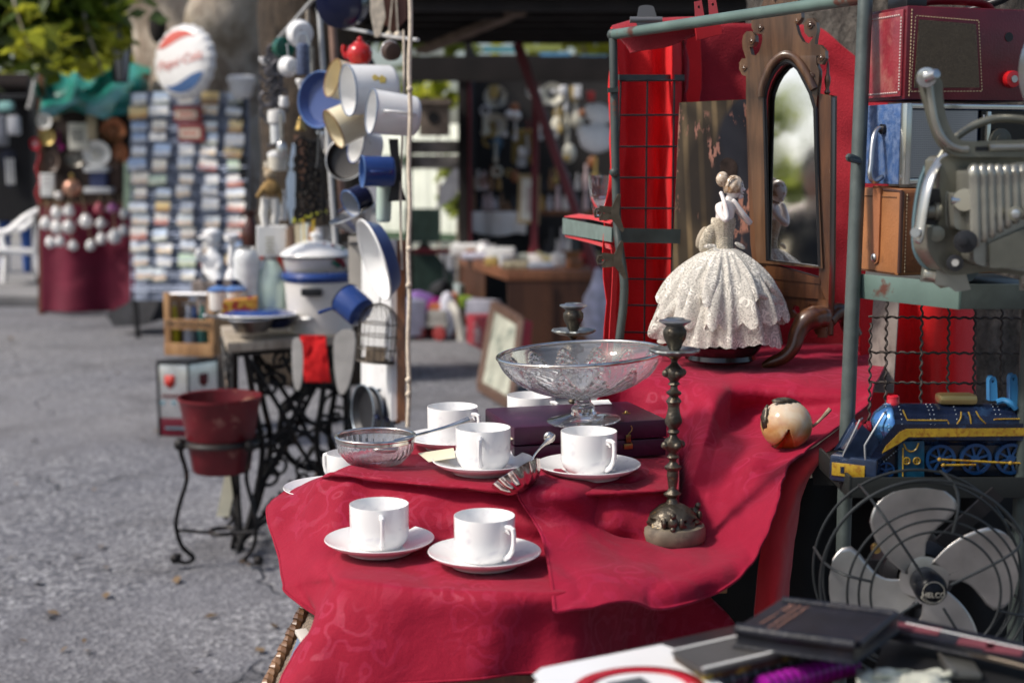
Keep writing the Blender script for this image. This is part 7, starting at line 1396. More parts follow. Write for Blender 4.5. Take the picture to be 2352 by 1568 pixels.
for i, (x, y) in enumerate(bells):
    p = D(*KM((x, y))[0], DW-.25-.1*(x > 900))
    if b0 is None:
        b0 = thing('jug_ornament', 'small white jug hanging on a string over the maroon skirt', 'ornament', p, group='small jugs hung over the maroon skirt'); m = MB(); m.lathe([(1e-5, -.05), (.03, -.05), (.046, -.025), (.048, 0), (.038, .028), (.024, .045), (.026, .055), (1e-5, .05)], 18); ob('body', m, CHINA, b0); m = MB(); m.tube(curve([(.04, 0, .02), (.065, 0, .01), (.06, 0, -.015), (.042, 0, -.02)], 3), .006, 6); ob('handle', m, CHINA, b0); m = MB(); m.tube([(0, 0, .05), (0, .02, .20)], .003, 5); ob('string', m, THREAD, b0); j = b0
    else: j = dup(b0, p)
    s_ = random.uniform(.8, 1.15); j.scale = (s_, s_, s_); j.rotation_euler = (0, random.uniform(-.3, .3), random.uniform(0, 6))
    if i >= 15:
        mm = mat('red flowered china', (.55, .12, .16), .3, var=.6, vs=30) if i == 15 else mat('purple flowered china', (.45, .14, .36), .3, var=.5, vs=25)
        for ch in j.children:
            if ch.name.startswith('body'): ch.data = ch.data.copy(); ch.data.materials[0] = mm
        j['label'] = ('red and white flowered' if i == 15 else 'pink and purple flowered')+' jug hanging near the top of the maroon skirt'
m = MB(); o = Fr(307, 430, 11.6); m.prism(o.xz([(283,480), (332,480), (333,378), (284,372)]), 0, .02); t = tag(ob('leaflet', m, mat('pale green paper', (.50, .62, .42), .7, var=.08), None, o.o), 'pale green leaflet hanging between the stall and the postcard rack', 'leaflet')
m = MB()
for i, (x, y, a, b) in enumerate(((300,395,20,7), (318,400,16,5), (308,425,26,9), (312,445,22,9), (306,460,26,6))): m.box(o(x, y, -.002), (a*o.m, .002, b*o.m))
ob('lettering', m, mat('grey green print', (.22, .30, .22), .7), t)
o = Fr(310, 705, 11.0, R(-8)); m = MB(); m.prism(o.xz([(254,722), (360,662), (378,668), (345,742), (268,746)]), -.05, .35); tag(ob('stone_trough', m, mat('dark slate', (.055, .055, .06), .7, var=.4, vs=8, bump=.3, bs=30), None, o.o, (0, 0, o.rz), bevel=.01), 'dark slate slab leaning beside the maroon skirt', 'slab')
# lantern
t = thing('lantern', 'black street lantern with glass panes hanging over the green tarpaulin', 'lantern', D(276, 142, 11.3)); f = Fr(276, 142, 11.3); k = f.m
m = MB(); m.lathe([(14*k, -44*k), (24*k, 30*k), (1e-5, 31*k)], 6); ob('glass', m, mat('milky pane', (.58, .57, .55), .25, var=.1), t)
m = MB()
for i in range(6): a = 2*pi*i/6; m.bar((14.5*k*cos(a), 14.5*k*sin(a), -46*k), (25*k*cos(a), 25*k*sin(a), 32*k), .016)
m.lathe([(16*k, -48*k), (16*k, -44*k), (1e-5, -44*k)], 6); m.lathe([(29*k, 30*k), (22*k, 44*k), (8*k, 56*k), (5*k, 66*k), (1e-5, 68*k)], 6); m.tube([(0, 0, 66*k), (0, 0, 120*k)], .012, 6); ob('frame', m, BLACK, t)
# postcards
RK = 10.6; f = Fr(432, 640, RK, R(-16)); t = thing('postcard_rack', 'tall wire rack packed with postcards under the round sign', 'rack', f); m = MB()
for x in (302, 340, 398, 455, 508, 566): m.tube([f(x, 690, .02), f(x, 210, .02)], .007, 6)
for i in range(15): y = 225+i*30.5; m.tube([f(302, y+14, .0), f(568, y+14, .0)], .005, 5); m.tube([f(302, y+6, -.03), f(568, y+6, -.03)], .004, 5)
ob('wire_frame', m, mat('blue grey wire', (.22, .26, .36), .4, .4), t); m = MB(); m.prism(f.xz([(304,690), (566,690), (566,212), (304,212)]), .03, .04); ob('back_panel', m, mat('blue grey panel', (.30, .34, .43), .7, var=.3, vs=12), t)
for x in (310, 560): m = MB(); m.bar(f(x, 690, .03), V((f(x, 690).x, .03, -f.o.z+.0)), .03); ob('leg', m, BLACK, t)
def cardmat(i, sky, land, acc):
    m_, nt, b = newmat('postcard print '+str(i)); co = coords(nt); sx = nd(nt, 'ShaderNodeSeparateXYZ'); nt.links.new(co, sx.inputs[0]); n = ntex(nt, 22, 4, co)
    z = math_(nt, 'ADD', sx.outputs[2], math_(nt, 'MULTIPLY', math_(nt, 'SUBTRACT', n, .5), .07))
    c = ramp(nt, math_(nt, 'ADD', math_(nt, 'MULTIPLY', z, 9), .5), [(.22, land), (.40, acc), (.52, sky), (.9, [min(1, q*1.2) for q in sky])]); nt.links.new(c, b.inputs[0]); b.inputs['Roughness'].default_value = .3; return m_
CM = [cardmat(i, *q) for i, q in enumerate((((.80, .62, .30), (.30, .16, .06), (.62, .36, .10)), ((.52, .66, .50), (.10, .17, .08), (.70, .72, .55)), ((.84, .80, .74), (.34, .10, .08), (.70, .30, .22)), ((.30, .42, .62), (.06, .08, .13), (.55, .58, .62)),((.66, .72, .80), (.16, .18, .20), (.80, .72, .56)), ((.78, .80, .82), (.30, .36, .44), (.82, .76, .64)), ((.82, .78, .68), (.20, .18, .17), (.62, .48, .34)), ((.56, .68, .82), (.26, .30, .22), (.86, .84, .78)), ((.84, .84, .82), (.16, .22, .30), (.80, .55, .26)), ((.74, .80, .80), (.30, .33, .30), (.82, .55, .36))))]
cm_ = []
for i in range(10): m = MB(); m.box((0, 0, 0), (.122, .003, .080)); o = ob('postcard', m, CM[i]); cm_.append(o)
first = [True]*10
for r_ in range(14):
    for c_, x in enumerate((321, 368, 426, 482, 538)):
        if c_ == 2 and 1 <= r_ <= 3: continue
        i = random.choice((0, 1, 2, 3, 4, 4, 5, 5, 6, 6, 7, 7, 8, 8, 9, 9)); o = cm_[i] if first[i] else cm_[i].copy()
        if not first[i]: COL.objects.link(o)
        first[i] = False
        o.location = f.o+Matrix.Rotation(f.rz, 3, 'Z')@f(x+random.uniform(-7, 7)+(r_*.6-4), 226+r_*31+random.uniform(-5, 5), -.02-.02*random.random()); o.rotation_euler = (R(-14), random.uniform(-.10, .10), f.rz+random.uniform(-.15, .15)); o.scale = (random.uniform(.85, 1.25), 1, random.uniform(.85, 1.3)); tag(o, 'scenic postcard in a row of the tall wire rack', 'postcard', 'postcards in the wire rack')
for (x, y, a, b, lab) in ((432, 262, 70, 36, 'upper dark red plate with a cream label among the postcards'), (440, 305, 66, 42, 'lower dark red plate with a cream label among the postcards')):
    t2 = thing('tin_plate', lab, 'sign', f.o+Matrix.Rotation(f.rz, 3, 'Z')@f(x, y, -.05), (0, 0, f.rz), 'dark red plates on the rack'); m = MB(); m.box((0, 0, 0), (a*f.m, .012, b*f.m)); ob('plate', m, mat('dark red tin', (.22, .03, .03), .4, var=.2), t2, bevel=.003); m = MB(); m.box((-.012, -.0065, -.004), (a*f.m*.78, .003, b*f.m*.5)); ob('label', m, mat('cream label', (.60, .52, .42), .6), t2)
    m = MB()
    for i in range(5): m.box((-.06+i*.025, -.0085, -.004), (.017, .002, .020))
    ob('lettering', m, mat('red print', (.50, .03, .02), .5), t2)
# round bottle cap sign
f = Fr(419, 142, 10.1, R(-27)); t = thing('bottle_cap_sign', 'round white bottle cap sign with red and blue waves on the postcard rack', 'sign', f, (R(-4), R(-4), R(-27))); Rr = 86*10.1/F
m = MB(); m.lathe([(1e-5, -.035), (Rr*.55, -.030), (Rr*.86, -.016), (Rr*.95, .002), (Rr, .040), (Rr*.96, .040), (1e-5, .02)], 120, (0, 0, 0), Matrix.Rotation(pi/2, 3, 'X').inverted() @ Matrix.Diagonal((1, 1, -1)) if False else Matrix(((1, 0, 0), (0, 0, 1), (0, 1, 0))), mod=lambda a, u, z: 1+.022*sin(a*21)*(1 if z > -.005 else 0)); ob('cap', m, mat('sign white enamel', (.82, .81, .79), .3, var=.04), t)
dz = lambda x, z: -.0372+.021*((x*x+z*z)/(Rr*Rr))**1.2
def band(top, bot, mm, name):
    rows = []
    for v in [i/6 for i in range(7)]: rows.append([V((x, dz(x, bot(x)+(top(x)-bot(x))*v), bot(x)+(top(x)-bot(x))*v)) for x in [Rr*.80*(-1+2*i/30) for i in range(31)]])
    m = MB(); m.grid(rows); ob(name, m, mm, t, smooth=180)
lim = lambda x: sqrt(max(0, (Rr*.83)**2-x*x))
wave = lambda x, s_: s_*Rr*.10*sin(x/Rr*3.2)
band(lambda x: lim(x), lambda x: min(lim(x), Rr*.42+Rr*.10*cos(x/Rr*2.6)*0+Rr*(.10+.13*sin((x/Rr+.15)*3.0))), mat('faded red enamel', (.62, .12, .09), .35, var=.15, vs=5), 'red_wave')
band(lambda x: max(-lim(x), -Rr*.42+Rr*(-.06+.15*sin((x/Rr-.15)*3.0))), lambda x: -lim(x), mat('sign blue enamel', (.045, .11, .26), .35, var=.15, vs=5), 'blue_wave')
txt('Pepsi·Cola', Rr*.36, mat('pale red script', (.68, .22, .18), .4, var=0), t, (0, -.0385, 0), ext=.002, shear=.35, off=-.001, rot=Euler((pi/2, R(-8), 0)))
t, f = turned('urn', 'white urn with a wide rim on a post beside the round sign', 'urn', 555, 224, 10.3, [('bowl', [(0, 226), (18, 226), (24, 216), (27, 200), (28, 192), (32, 190), (32, 178), (26, 174), (0, 178)], mat('white plaster', (.80, .80, .79), .55))]); m = MB(); m.bar((0, 0, 0), (0, 0, -f.o.z), .05); ob('post', m, BLACK, t)
# chair
p = Zp(52, 674, 0); WP = mat('white plastic', (.80, .80, .80), .35, var=.03, vs=3); t = thing('plastic_chair', 'white plastic garden chair beside the maroon stall skirt', 'chair', p, (0, 0, R(185)), sc=1.0)
def bx(c, d, nm, ry=0): m = MB(); m.box((0, 0, 0), d); return ob(nm, m, WP, t, c, (0, R(ry), 0), bevel=.012)
bx((.02, 0, .43), (.46, .46, .035), 'seat', -3); bx((.21, 0, .40), (.03, .46, .07), 'seat_apron')
for sy in (-1, 1):
    m = MB(); m.bar((.20, sy*.21, .42), (.25, sy*.24, .0), .055, .05); ob('leg', m, WP, t, bevel=.01); m = MB(); m.bar((-.20, sy*.21, .42), (-.28, sy*.23, .0), .07, .05); ob('leg', m, WP, t, bevel=.01)
    m = MB(); m.tube(curve([(-.27, sy*.22, .86), (-.12, sy*.26, .78), (.04, sy*.28, .65), (.20, sy*.27, .62), (.25, sy*.25, .55), (.22, sy*.23, .43)], 5), .027, 8, flat=1.3); ob('armrest', m, WP, t)
m = MB(); m.tube(curve([(-.20, -.22, .44), (-.25, -.23, .7), (-.28, -.20, .86), (-.29, 0, .90), (-.28, .20, .86), (-.25, .23, .7), (-.20, .22, .44)], 5), .027, 8)
for y in (-.14, -.07, 0, .07, .14): m.bar((-.20, y, .46), (-.28, y, .88), .012, .045)
ob('backrest', m, WP, t)
# ------------------------------------------------------------------ people
def person(lab, base, h, rz, top, legs, hair, seed=0, stripes=True, bag=False):
    t = thing('person', lab, 'person', base, (0, 0, rz)); s_ = h/1.75
    SK = mat('skin', (.46, .27, .19), .5, var=.08)
    vs = [(0, 0, .95), (0, 0, 1.12), (0, 0, 1.30), (0, 0, 1.44), (0, .01, 1.52), (0, .015, 1.58), (-.18, 0, 1.42), (-.24, .02, 1.14), (-.23, -.06, .90), (-.225, -.085, .83), (.18, 0, 1.42), (.24, .02, 1.14), (.23, -.06, .90), (.225, -.085, .83), (-.10, 0, .88), (-.115, -.01, .48), (-.12, .02, .09), (-.13, -.14, .04), (.10, 0, .88), (.115, -.01, .48), (.12, .02, .09), (.13, -.14, .04)]
    rad = [.135, .125, .15, .11, .05, .052, .068, .048, .034, .03, .068, .048, .034, .03, .095, .062, .045, .04, .095, .062, .045, .04]
    ed = [(0,1), (1,2), (2,3), (3,4), (4,5), (3,6), (6,7), (7,8), (8,9), (3,10), (10,11), (11,12), (12,13), (0,14), (14,15), (15,16), (16,17), (0,18), (18,19), (19,20), (20,21)]
    sv = lambda vv: [V(v)*s_ for v in vv]
    o = skin('body', sv(vs), [r*s_ for r in rad], ed, SK, t)
    me = o.data; me.materials.clear()
    for q in (SK, top, legs, mat('black shoe', (.015, .014, .014), .5)): me.materials.append(q)
    for p_ in me.polygons:
        z = p_.center.z/s_; x = abs(p_.center.x)/s_
        p_.material_index = 3 if z < .085 else (2 if z < .94 and x < .2 else (0 if z > 1.475 or (x > .19 and z < .9) else 1))
    m = MB(); hc = V((0, .005, 1.655))*s_; m.ball(hc, .098*s_, 20, sc=(.80, 1.0, 1.18)); m.ball(hc+V((0, -.098, -.005))*s_, .016*s_, 8, sc=(.8, 1, 1.3)); m.ball(hc+V((0, -.085, -.05))*s_, .02*s_, 8, sc=(1.4, .6, .5)); m.ball(hc+V((-.08, .01, -.005))*s_, .022*s_, 8, sc=(.5, .8, 1.3)); m.ball(hc+V((.08, .01, -.005))*s_, .022*s_, 8, sc=(.5, .8, 1.3)); ob('head', m, SK, t)
    m = MB(); m.ball(hc+V((-.033, -.087, .015))*s_, .012*s_, 8); m.ball(hc+V((.033, -.087, .015))*s_, .012*s_, 8); ob('eye', m, BLACK, t)
    m = MB(); m.ball(hc+V((0, .018, .028))*s_, .104*s_, 18, sc=(.86, .98, 1.1)); m.ball(hc+V((0, .055, -.04))*s_, .075*s_, 14, sc=(1, .7, 1.3)); ob('hair', m, hair, t)
    for sx in (-1, 1):
        c = V((sx*.225, -.095, .80)); vv = [c+V((0, .005, .03)), c, c+V((0, -.01, -.03))]; rr_ = [.024, .028, .026]; ee = [(0,1), (1,2)]
        for i, (dx, L) in enumerate(((-.03, .065), (-.011, .075), (.010, .072), (.029, .055))):
            b = len(vv); vv += [c+V((sx*.0+dx*.5, -.012+dx*.5*sx, -.045)), c+V((dx*.5, -.022+dx*.6*sx, -.045-L*.5)), c+V((dx*.5, -.016+dx*.6*sx, -.045-L))]; rr_ += [.010, .0092, .0078]; ee += [(2, b), (b, b+1), (b+1, b+2)]
        b = len(vv); vv += [c+V((-sx*.012, -.045, -.018)), c+V((-sx*.016, -.055, -.05))]; rr_ += [.011, .009]; ee += [(1, b), (b, b+1)]
        skin('hand', sv(vv), [r*s_ for r in rr_], ee, SK, t, 1)
    if stripes:
        m = MB()
        for i in (-1, 0, 1): m.tube([V((i*.035-.03, .155, 1.05))*s_, V((i*.035-.03, .165, 1.32))*s_], .011*s_, 6)
        ob('white_stripe', m, WPAPER, t)
    return t
p = Zp(40, 646, 0); person('person in a dark navy jacket with white stripes and blue trousers, seen from behind', p, 1.80, R(180), mat('navy jacket', (.012, .016, .035), .7, var=.3), mat('blue trousers', (.02, .07, .26), .8, var=.15), mat('black hair', (.01, .008, .007), .5))
person('person in dark clothes standing off to the left, seen only in the mirror', V((-2.75, .10, 0)), 1.80, R(120), mat('black coat', (.012, .012, .014), .7, var=.3), mat('grey jeans', (.05, .055, .07), .8), mat('brown hair', (.03, .018, .01), .5), stripes=False)
for i, (px, py, a, b, lab, cc) in enumerate(((4, 300, 26, 70, 'grey handbag hanging at the very edge left of the dark jacket', (.16, .17, .2)), (32, 288, 26, 44, 'pale grey handbag hanging above the dark jacket', (.42, .43, .46)), (14, 245, 34, 22, 'teal and white folded bag on the rail at the far left', (.25, .48, .45)))):
    o = D(px, py, 14.2); k = 14.2/F; t = thing('handbag', lab, 'bag', o, group='bags hanging at the far left'); m = MB(); m.box((0, 0, 0), (a*k, .12, b*k)); ob('bag_body', m, mat('bag '+str(i), cc, .5, var=.3, vs=6), t, bevel=.03); m = MB(); m.tube(curve([(-a*k*.3, 0, b*k*.5), (-a*k*.2, 0, b*k*.8), (a*k*.2, 0, b*k*.8), (a*k*.3, 0, b*k*.5)], 4), .012, 6); ob('strap', m, BLACK, t)
t = thing('market_stall', 'dark roofed bag stall at the very left edge behind the person', 'stall', (0, 0, 0)); m = MB(); m.box(D(-60, 185, 14.8)+V((0, .3, 0)), (1.5, 1.4, .10)); ob('roof', m, mat('dark roof', (.03, .02, .018), .8), t); m = MB(); m.bar(D(72,180,14.3), V((D(72,180,14.3).x, D(72,180,14.3).y, 0)), .06); ob('post', m, BLACK, t)
m = MB(); m.tube([D(-200,222,14.3), D(80,222,14.3)], .02, 6); ob('rail', m, BLACK, t); m = MB(); m.box(D(-40, 340, 15.6), (1.3, .1, 1.6)); ob('back_cloth', m, mat('black cloth', (.01, .01, .012), .9), t); m = MB(); m.tube(curve([D(84,165,12.9), D(78,200,12.9), D(72,230,12.9), D(66,250,12.9)], 4), .022, 8); ob('grey_pipe', m, PIPE, t)
# pavement strip by the chair
a, b = Zp(-400, 655, 0), Zp(96, 700, 0); m = MB(); m.box(((a.x+b.x)/2-1, 22.9, .05), (abs(b.x-a.x)+6, 20, .10)); m.v = [(x, y if y > 20 else 13.05, z) for x, y, z in m.v]; o = ob('pavement', m, mat('concrete pavement', (.24, .235, .235), .9, var=.2, vs=2, bump=.2, bs=40), bevel=.01); struct(o, 'concrete pavement strip at the far left')

rnd = random.Random(5); m = MB()
for i in range(32):
    p = Zp(rnd.uniform(20, 640), rnd.uniform(740, 1540), .006); a = rnd.uniform(0, 6.3); e = Euler((rnd.uniform(-.35, .35), rnd.uniform(-.35, .35), a)).to_matrix(); s_ = rnd.uniform(.018, .05)
    m.add([p+e@(V(v)*s_)+V((0, 0, .004)) for v in ((-.6, 0, 0), (-.1, -.35, .05), (.6, 0, 0), (-.1, .35, .08))], [(0, 1, 2, 3)])
o = ob('fallen_leaves', m, mat('dry leaf', (.13, .085, .045), .8, var=.6, vs=3)); o['kind'] = 'stuff'; o['label'] = 'dry leaves scattered over the asphalt'
# ================================================================== the dark shop behind
KS = crop(1120, 480, 440/1437); KT = crop(980, 560, 340/1666); KW = crop(1020, 180, 300/1568)
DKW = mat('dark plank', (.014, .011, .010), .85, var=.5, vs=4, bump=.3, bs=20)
xl, xr_ = D(935, 100, 11).x, D(1900, 100, 11).x
t = thing('market_shop', 'dark roofed market shop behind the stalls with an open doorway', 'shop', (0, 0, 0))
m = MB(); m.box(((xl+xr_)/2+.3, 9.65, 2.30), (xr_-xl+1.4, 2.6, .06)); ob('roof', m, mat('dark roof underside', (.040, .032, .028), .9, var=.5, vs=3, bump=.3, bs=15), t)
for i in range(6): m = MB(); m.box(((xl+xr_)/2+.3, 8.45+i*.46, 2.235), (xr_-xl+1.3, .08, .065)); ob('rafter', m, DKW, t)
m = MB(); m.bar(D(968,118,9.8), D(1195,26,8.6), .09, .04); ob('roof_brace', m, mat('rafter brown', (.16, .115, .085), .8, var=.3), t)
f = Fr(1170, 300, 11.6)
def fb(x0, y0, x1, y1, a, b, mm, name, bev=0):
    p, q = f(x0, y0), f(x1, y1); m = MB(); m.box(((p.x+q.x)/2, (a+b)/2, (p.z+q.z)/2), (abs(q.x-p.x), abs(b-a), abs(q.z-p.z))); o = ob(name, m, mm, t, f.o, bevel=bev); return o
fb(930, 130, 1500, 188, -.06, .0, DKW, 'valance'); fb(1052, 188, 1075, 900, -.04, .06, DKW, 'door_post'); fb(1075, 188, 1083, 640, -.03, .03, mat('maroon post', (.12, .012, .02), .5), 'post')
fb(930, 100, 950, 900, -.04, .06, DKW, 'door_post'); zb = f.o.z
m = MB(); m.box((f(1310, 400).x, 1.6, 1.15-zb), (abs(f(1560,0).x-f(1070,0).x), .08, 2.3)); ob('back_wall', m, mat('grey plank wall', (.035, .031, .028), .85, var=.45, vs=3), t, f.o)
m = MB(); m.box((f(1075, 400).x, .8, 1.15-zb), (.05, 1.5, 2.3)); ob('side_wall', m, DKW, t, f.o)
m = MB(); m.bar(D(1188,100,9.6), D(1378,640,9.6), .055); ob('maroon_strut', m, mat('maroon post', (.12, .012, .02), .5), t); m = MB(); m.bar(D(1231,190,10.8), D(1226,640,10.8), .05); ob('maroon_post', m, mat('maroon post', (.12, .012, .02), .5), t)
# light in the gap above the valance, put in as coloured bars
for i, (x0, x1, y, c_, lab) in enumerate(((1110, 1190, 112, (.12, .34, .38), 'teal strip of painted light in the gap under the shop roof'), (1240, 1310, 126, (.16, .40, .62), 'left pale blue strip of painted light under the shop roof'), (1330, 1395, 132, (.16, .40, .62), 'right pale blue strip of painted light under the shop roof'), (945, 1020, 118, (.45, .48, .42), 'pale grey strip of painted light at the left end of the gap'), (1195, 1290, 108, (.35, .38, .10), 'yellow green strip of painted light in the gap under the shop roof'))):
    a, b = D(x0, y, 11.7), D(x1, y+4, 11.7); m = MB(); m.box((a+b)/2, ((b-a).length, .02, .05)); tag(ob('light_strip', m, mat('plastic '+str(i), c_, .4, var=.15)), lab, 'strip', 'strips of painted light under the roof')
# green fence beyond the doorway, and what stands before it
t = thing('fence', 'pale green sunlit board fence beyond the shop doorway', 'fence', (0, 0, 0)); GF = mat('pale green fence', (.84, .88, .76), .6, var=.08, vs=3)  # sunlight on the boards is put into their very pale green
for i in range(14): m = MB(); x = D(880, 500, 17).x+i*.127; m.box((x, 17.2-i*.089+.01*(i % 2), 1.0), (.15, .025, 1.50), Matrix.Rotation(R(-35), 3, 'Z')); ob('board', m, GF, t, bevel=.003)
for z in (.45, 1.35): m = MB(); m.box((D(880, 500, 17).x+.80, 16.58, z), (2.1, .03, .08), Matrix.Rotation(R(-35), 3, 'Z')); ob('rail', m, mat('dark green rail', (.05, .10, .05), .6), t)
dgr = mat('dark green board', (.035, .065, .05), .6, var=.3)
o = Fr(1000, 600, 14.5); m = MB(); m.prism(o.xz([(940,590), (975,548), (1046,640), (1050,760), (940,760)]), 0, .03); tag(ob('green_panel', m, dgr, None, o.o), 'dark green panel leaning below the sunlit fence', 'panel')
for i, (x, lab) in enumerate(((1022, 'left grey post before the dark green panel'), (1041, 'right grey post before the dark green panel'))): m = MB(); m.bar(D(x, 560, 14.2), V((D(x, 560, 14.2).x, D(x, 560, 14.2).y, 0)), .03); tag(ob('fence_post', m, mat('grey post', (.26, .25, .23), .7)), lab, 'post')
a, b = D(930, 535, 14.4), D(1012, 500, 14.4); m = MB(); m.box((a+b)/2, ((b-a).x, .06, .34)); tag(ob('dark_panel', m, dgr), 'dark green crate side standing across the sunlit fence', 'panel')
goods_late = True
m = MB(); a = D(985, 576, 14); m.box(a, (.45, .1, .05)); tag(ob('red_tray', m, mat('dark red tray', (.25, .02, .03), .5)), 'dark red tray in front of the sunlit fence', 'tray')
for (px, py, d_, r, n, lab) in ((1005, 215, 15.5, (.32, .2, .26), 150, 'sunlit leafy shrub above the bird house in the doorway'), (1050, 420, 15.0, (.10, .15, .45), 110, 'green creeper beside the door post')):
    c = D(px, py, d_); t = thing('shrub', lab, 'shrub', (0, 0, 0)); ob('leaves', crown_mb([(c, r)], n, .16, int(px)), LF2 if px < 1040 else LF3, t, smooth=180); m = MB(); limb(m, [V((c.x, c.y+.1, 0)), V((c.x, c.y+.1, c.z*.6)), c], [.02, .015, .006], 6); ob('stem', m, BK2, t)
t = thing('bird_house', 'grey wooden bird house with a round hole in the shop doorway', 'bird house', D(998, 275, 11.4)); k = 11.4/F; m = MB(); m.box((0, 0, 0), (68*k, .22, 74*k)); ob('box_body', m, mat('grey brown wood', (.17, .135, .11), .8, var=.3), t, bevel=.004); m = MB(); m.cyl((0, -.108, .012), (0, -.118, .012), 14*k, n=20); ob('entrance_hole', m, BLACK, t); m = MB(); m.prism([(-42*k, 34*k), (42*k, 34*k), (36*k, 46*k), (-36*k, 46*k)], -.14, .14); ob('roof', m, mat('grey brown wood', (.17, .135, .11), .8), t)
for (y, x0, x1, lab) in ((338, 946, 1052, 'upper grey stone block in the shop doorway'), (372, 940, 1056, 'lower grey stone block in the shop doorway')):
    a, b = D(x0, y, 11.8), D(x1, y, 11.8); m = MB(); m.box((a+b)/2, ((b-a).length, .25, .11)); tag(ob('stone_block', m, mat('grey stone', (.20, .185, .175), .85, var=.4, vs=9, bump=.4, bs=30), bevel=.008), lab, 'stone', 'stone blocks in the doorway')
o = Fr(1040, 420, 12.5); m = MB(); m.prism(o.xz([(1015,430), (1048,388), (1062,392), (1040,450), (1010,470)]), 0, .1); tag(ob('grey_sack', m, mat('grey sack', (.32, .33, .37), .8, var=.2), None, o.o, bevel=.02), 'grey sack hanging before the sunlit fence', 'sack')
# wall goods
IV = mat('ivory plate', (.80, .78, .66), .35, var=.15); f = Fr(1200, 300, 12.3); k = f.m
def plate(px, py, r, lab, mm=IV, hole=None, g='ivory plates on the shop wall'):
    t = thing('wall_plate', lab, 'plate', f.o+f(px, py), group=g); m = MB(); m.lathe([(1e-5, .01), (r*k*.55, .01), (r*k*.65, .02), (r*k, .045), (r*k, .035), (r*k*.6, 0), (1e-5, 0)], 28, (0, 0, 0), Matrix.Rotation(pi/2, 3, 'X')); ob('dish', m, mm, t)
    if hole: m = MB(); m.lathe([(1e-5, .014), (r*k*.42, .014)], 22, (0, 0, 0), Matrix.Rotation(pi/2, 3, 'X')); ob('painted_centre', m, hole, t, solid=.003)
plate(1138, 222, 26, 'ivory plate at the upper left of the shop wall'); plate(1136, 288, 28, 'ivory plate with an amber centre, lower left of the shop wall', hole=mat('amber centre', (.30, .22, .06), .4)); plate(1268, 216, 26, 'grey centred plate hung high on the shop wall', hole=mat('grey centre', (.16, .17, .18), .4)); plate(1226, 210, 18, 'smaller plate hung behind the maroon strut', mat('dull plate', (.36, .35, .32), .4)); plate(1158, 228, 19, 'shadowed plate behind the upper left plate', mat('dim plate', (.16, .16, .15), .4))  # the shadowed plate has its shade put into the dim grey
for i, (x, y, lab) in enumerate(((1170, 264, 'left white bulb shaped pot on the shop wall'), (1186, 266, 'right white bulb shaped pot on the shop wall'))): m = MB(); m.ball((0, 0, 0), 11*k, 14); tag(ob('pot', m, WHITE, None, f.o+f(x, y, -.1)), lab, 'pot', 'white pots on the shop wall')
for i in range(9): m = MB(); x = 1180+i*6; m.tube([f(x, 300+4*sin(i), -.02), f(x-3, 372+6*sin(i*2), -.02)], .010, 6); m.ball(f(x, 302, -.02), .022, 8); tag(ob('hanging_cutlery', m, mat('yellow handle', (.36, .26, .07), .4, var=.4, vs=10), None, f.o), 'one of the yellow handled utensils in a row on the shop wall', 'utensil', 'yellow handled utensils on the shop wall')
for i, (x, y0, y1, lab) in enumerate(((1278, 230, 275, 'short ivory ladle hanging right of the grey plate'), (1303, 235, 340, 'long ivory ladle hanging beside the maroon strut'), (1322, 215, 262, 'curved ivory jug handle hanging at the right of the wall'))):
    t = thing('ladle', lab, 'ladle', f.o); m = MB(); m.tube([f(x, y0, -.03), f(x, y1, -.03)], .016, 8); ob('handle', m, IV, t); m = MB(); m.ball(f(x+4, y1+12, -.04), .06, 14, sc=(1, .5, 1.4)); ob('ladle_bowl', m, IV, t)
for i, (x, y, r, lab) in enumerate(((1378, 262, 26, 'upper bright white bundle beside the green rack post'), (1372, 318, 34, 'lower bright white bundle beside the green rack post'))):
    p = D(x, y, 9.2); m = MB(); kk = 9.2/F; m.ball((0, 0, 0), r*kk, 18, sc=(1.2, .7, 1)); m.ball((-r*kk*.8, 0, r*kk*.4), r*kk*.5, 12); m.v = [tuple(V(v)*(1+.2*noise.noise(V(v)*14))) for v in m.v]; tag(ob('white_bundle', m, mat('white cloth', (.8, .8, .8), .7, var=.05), None, p, smooth=180), lab, 'cloth', 'white bundles')
m = MB(); o = f.o; m.ball(f(1140, 330, -.05), .06, 12); m.tube([f(1140, 330, -.05), f(1138, 360, -.05)], .03, 8); tag(ob('blue_jug', m, mat('dim blue', (.06, .15, .24), .3, var=.3), None, f.o), 'blue glass jug hanging under the ivory plates', 'jug')
# shelf in the shop with draped cloth and small goods
t = thing('shop_shelf', 'dark shelf with a white cloth edge at the back of the shop', 'shelf', f.o); a, b = f(1070, 487, -.2), f(1400, 487, -.2); m = MB(); m.box((a+b)/2, ((b-a).length, .35, .04)); ob('board', m, WOODD, t)
rows = [[f(x, y+(6+14*abs(sin(x*.021)))*v+(x-1065)*.10*v, -.40-.02*sin(x*.1)) for x in (1062, 1085, 1110, 1135, 1160, 1185, 1208)] for v, y in ((0, 486), (.4, 494), (.8, 502), (1.3, 508))]; m = MB(); m.grid(net(rows, 5, 4, .004, 6)); ob('cloth_edge', m, mat('white cloth', (.8, .8, .8), .7), t, solid=.004, smooth=180)
rnd = random.Random(4); CC = [('amber glass', (.50, .30, .09)), ('white china', (.82, .80, .78)), ('dark bottle', (.03, .03, .04)), ('grey china', (.60, .58, .62)), ('brown clay', (.34, .19, .10)), ('pink china', (.75, .58, .58))]
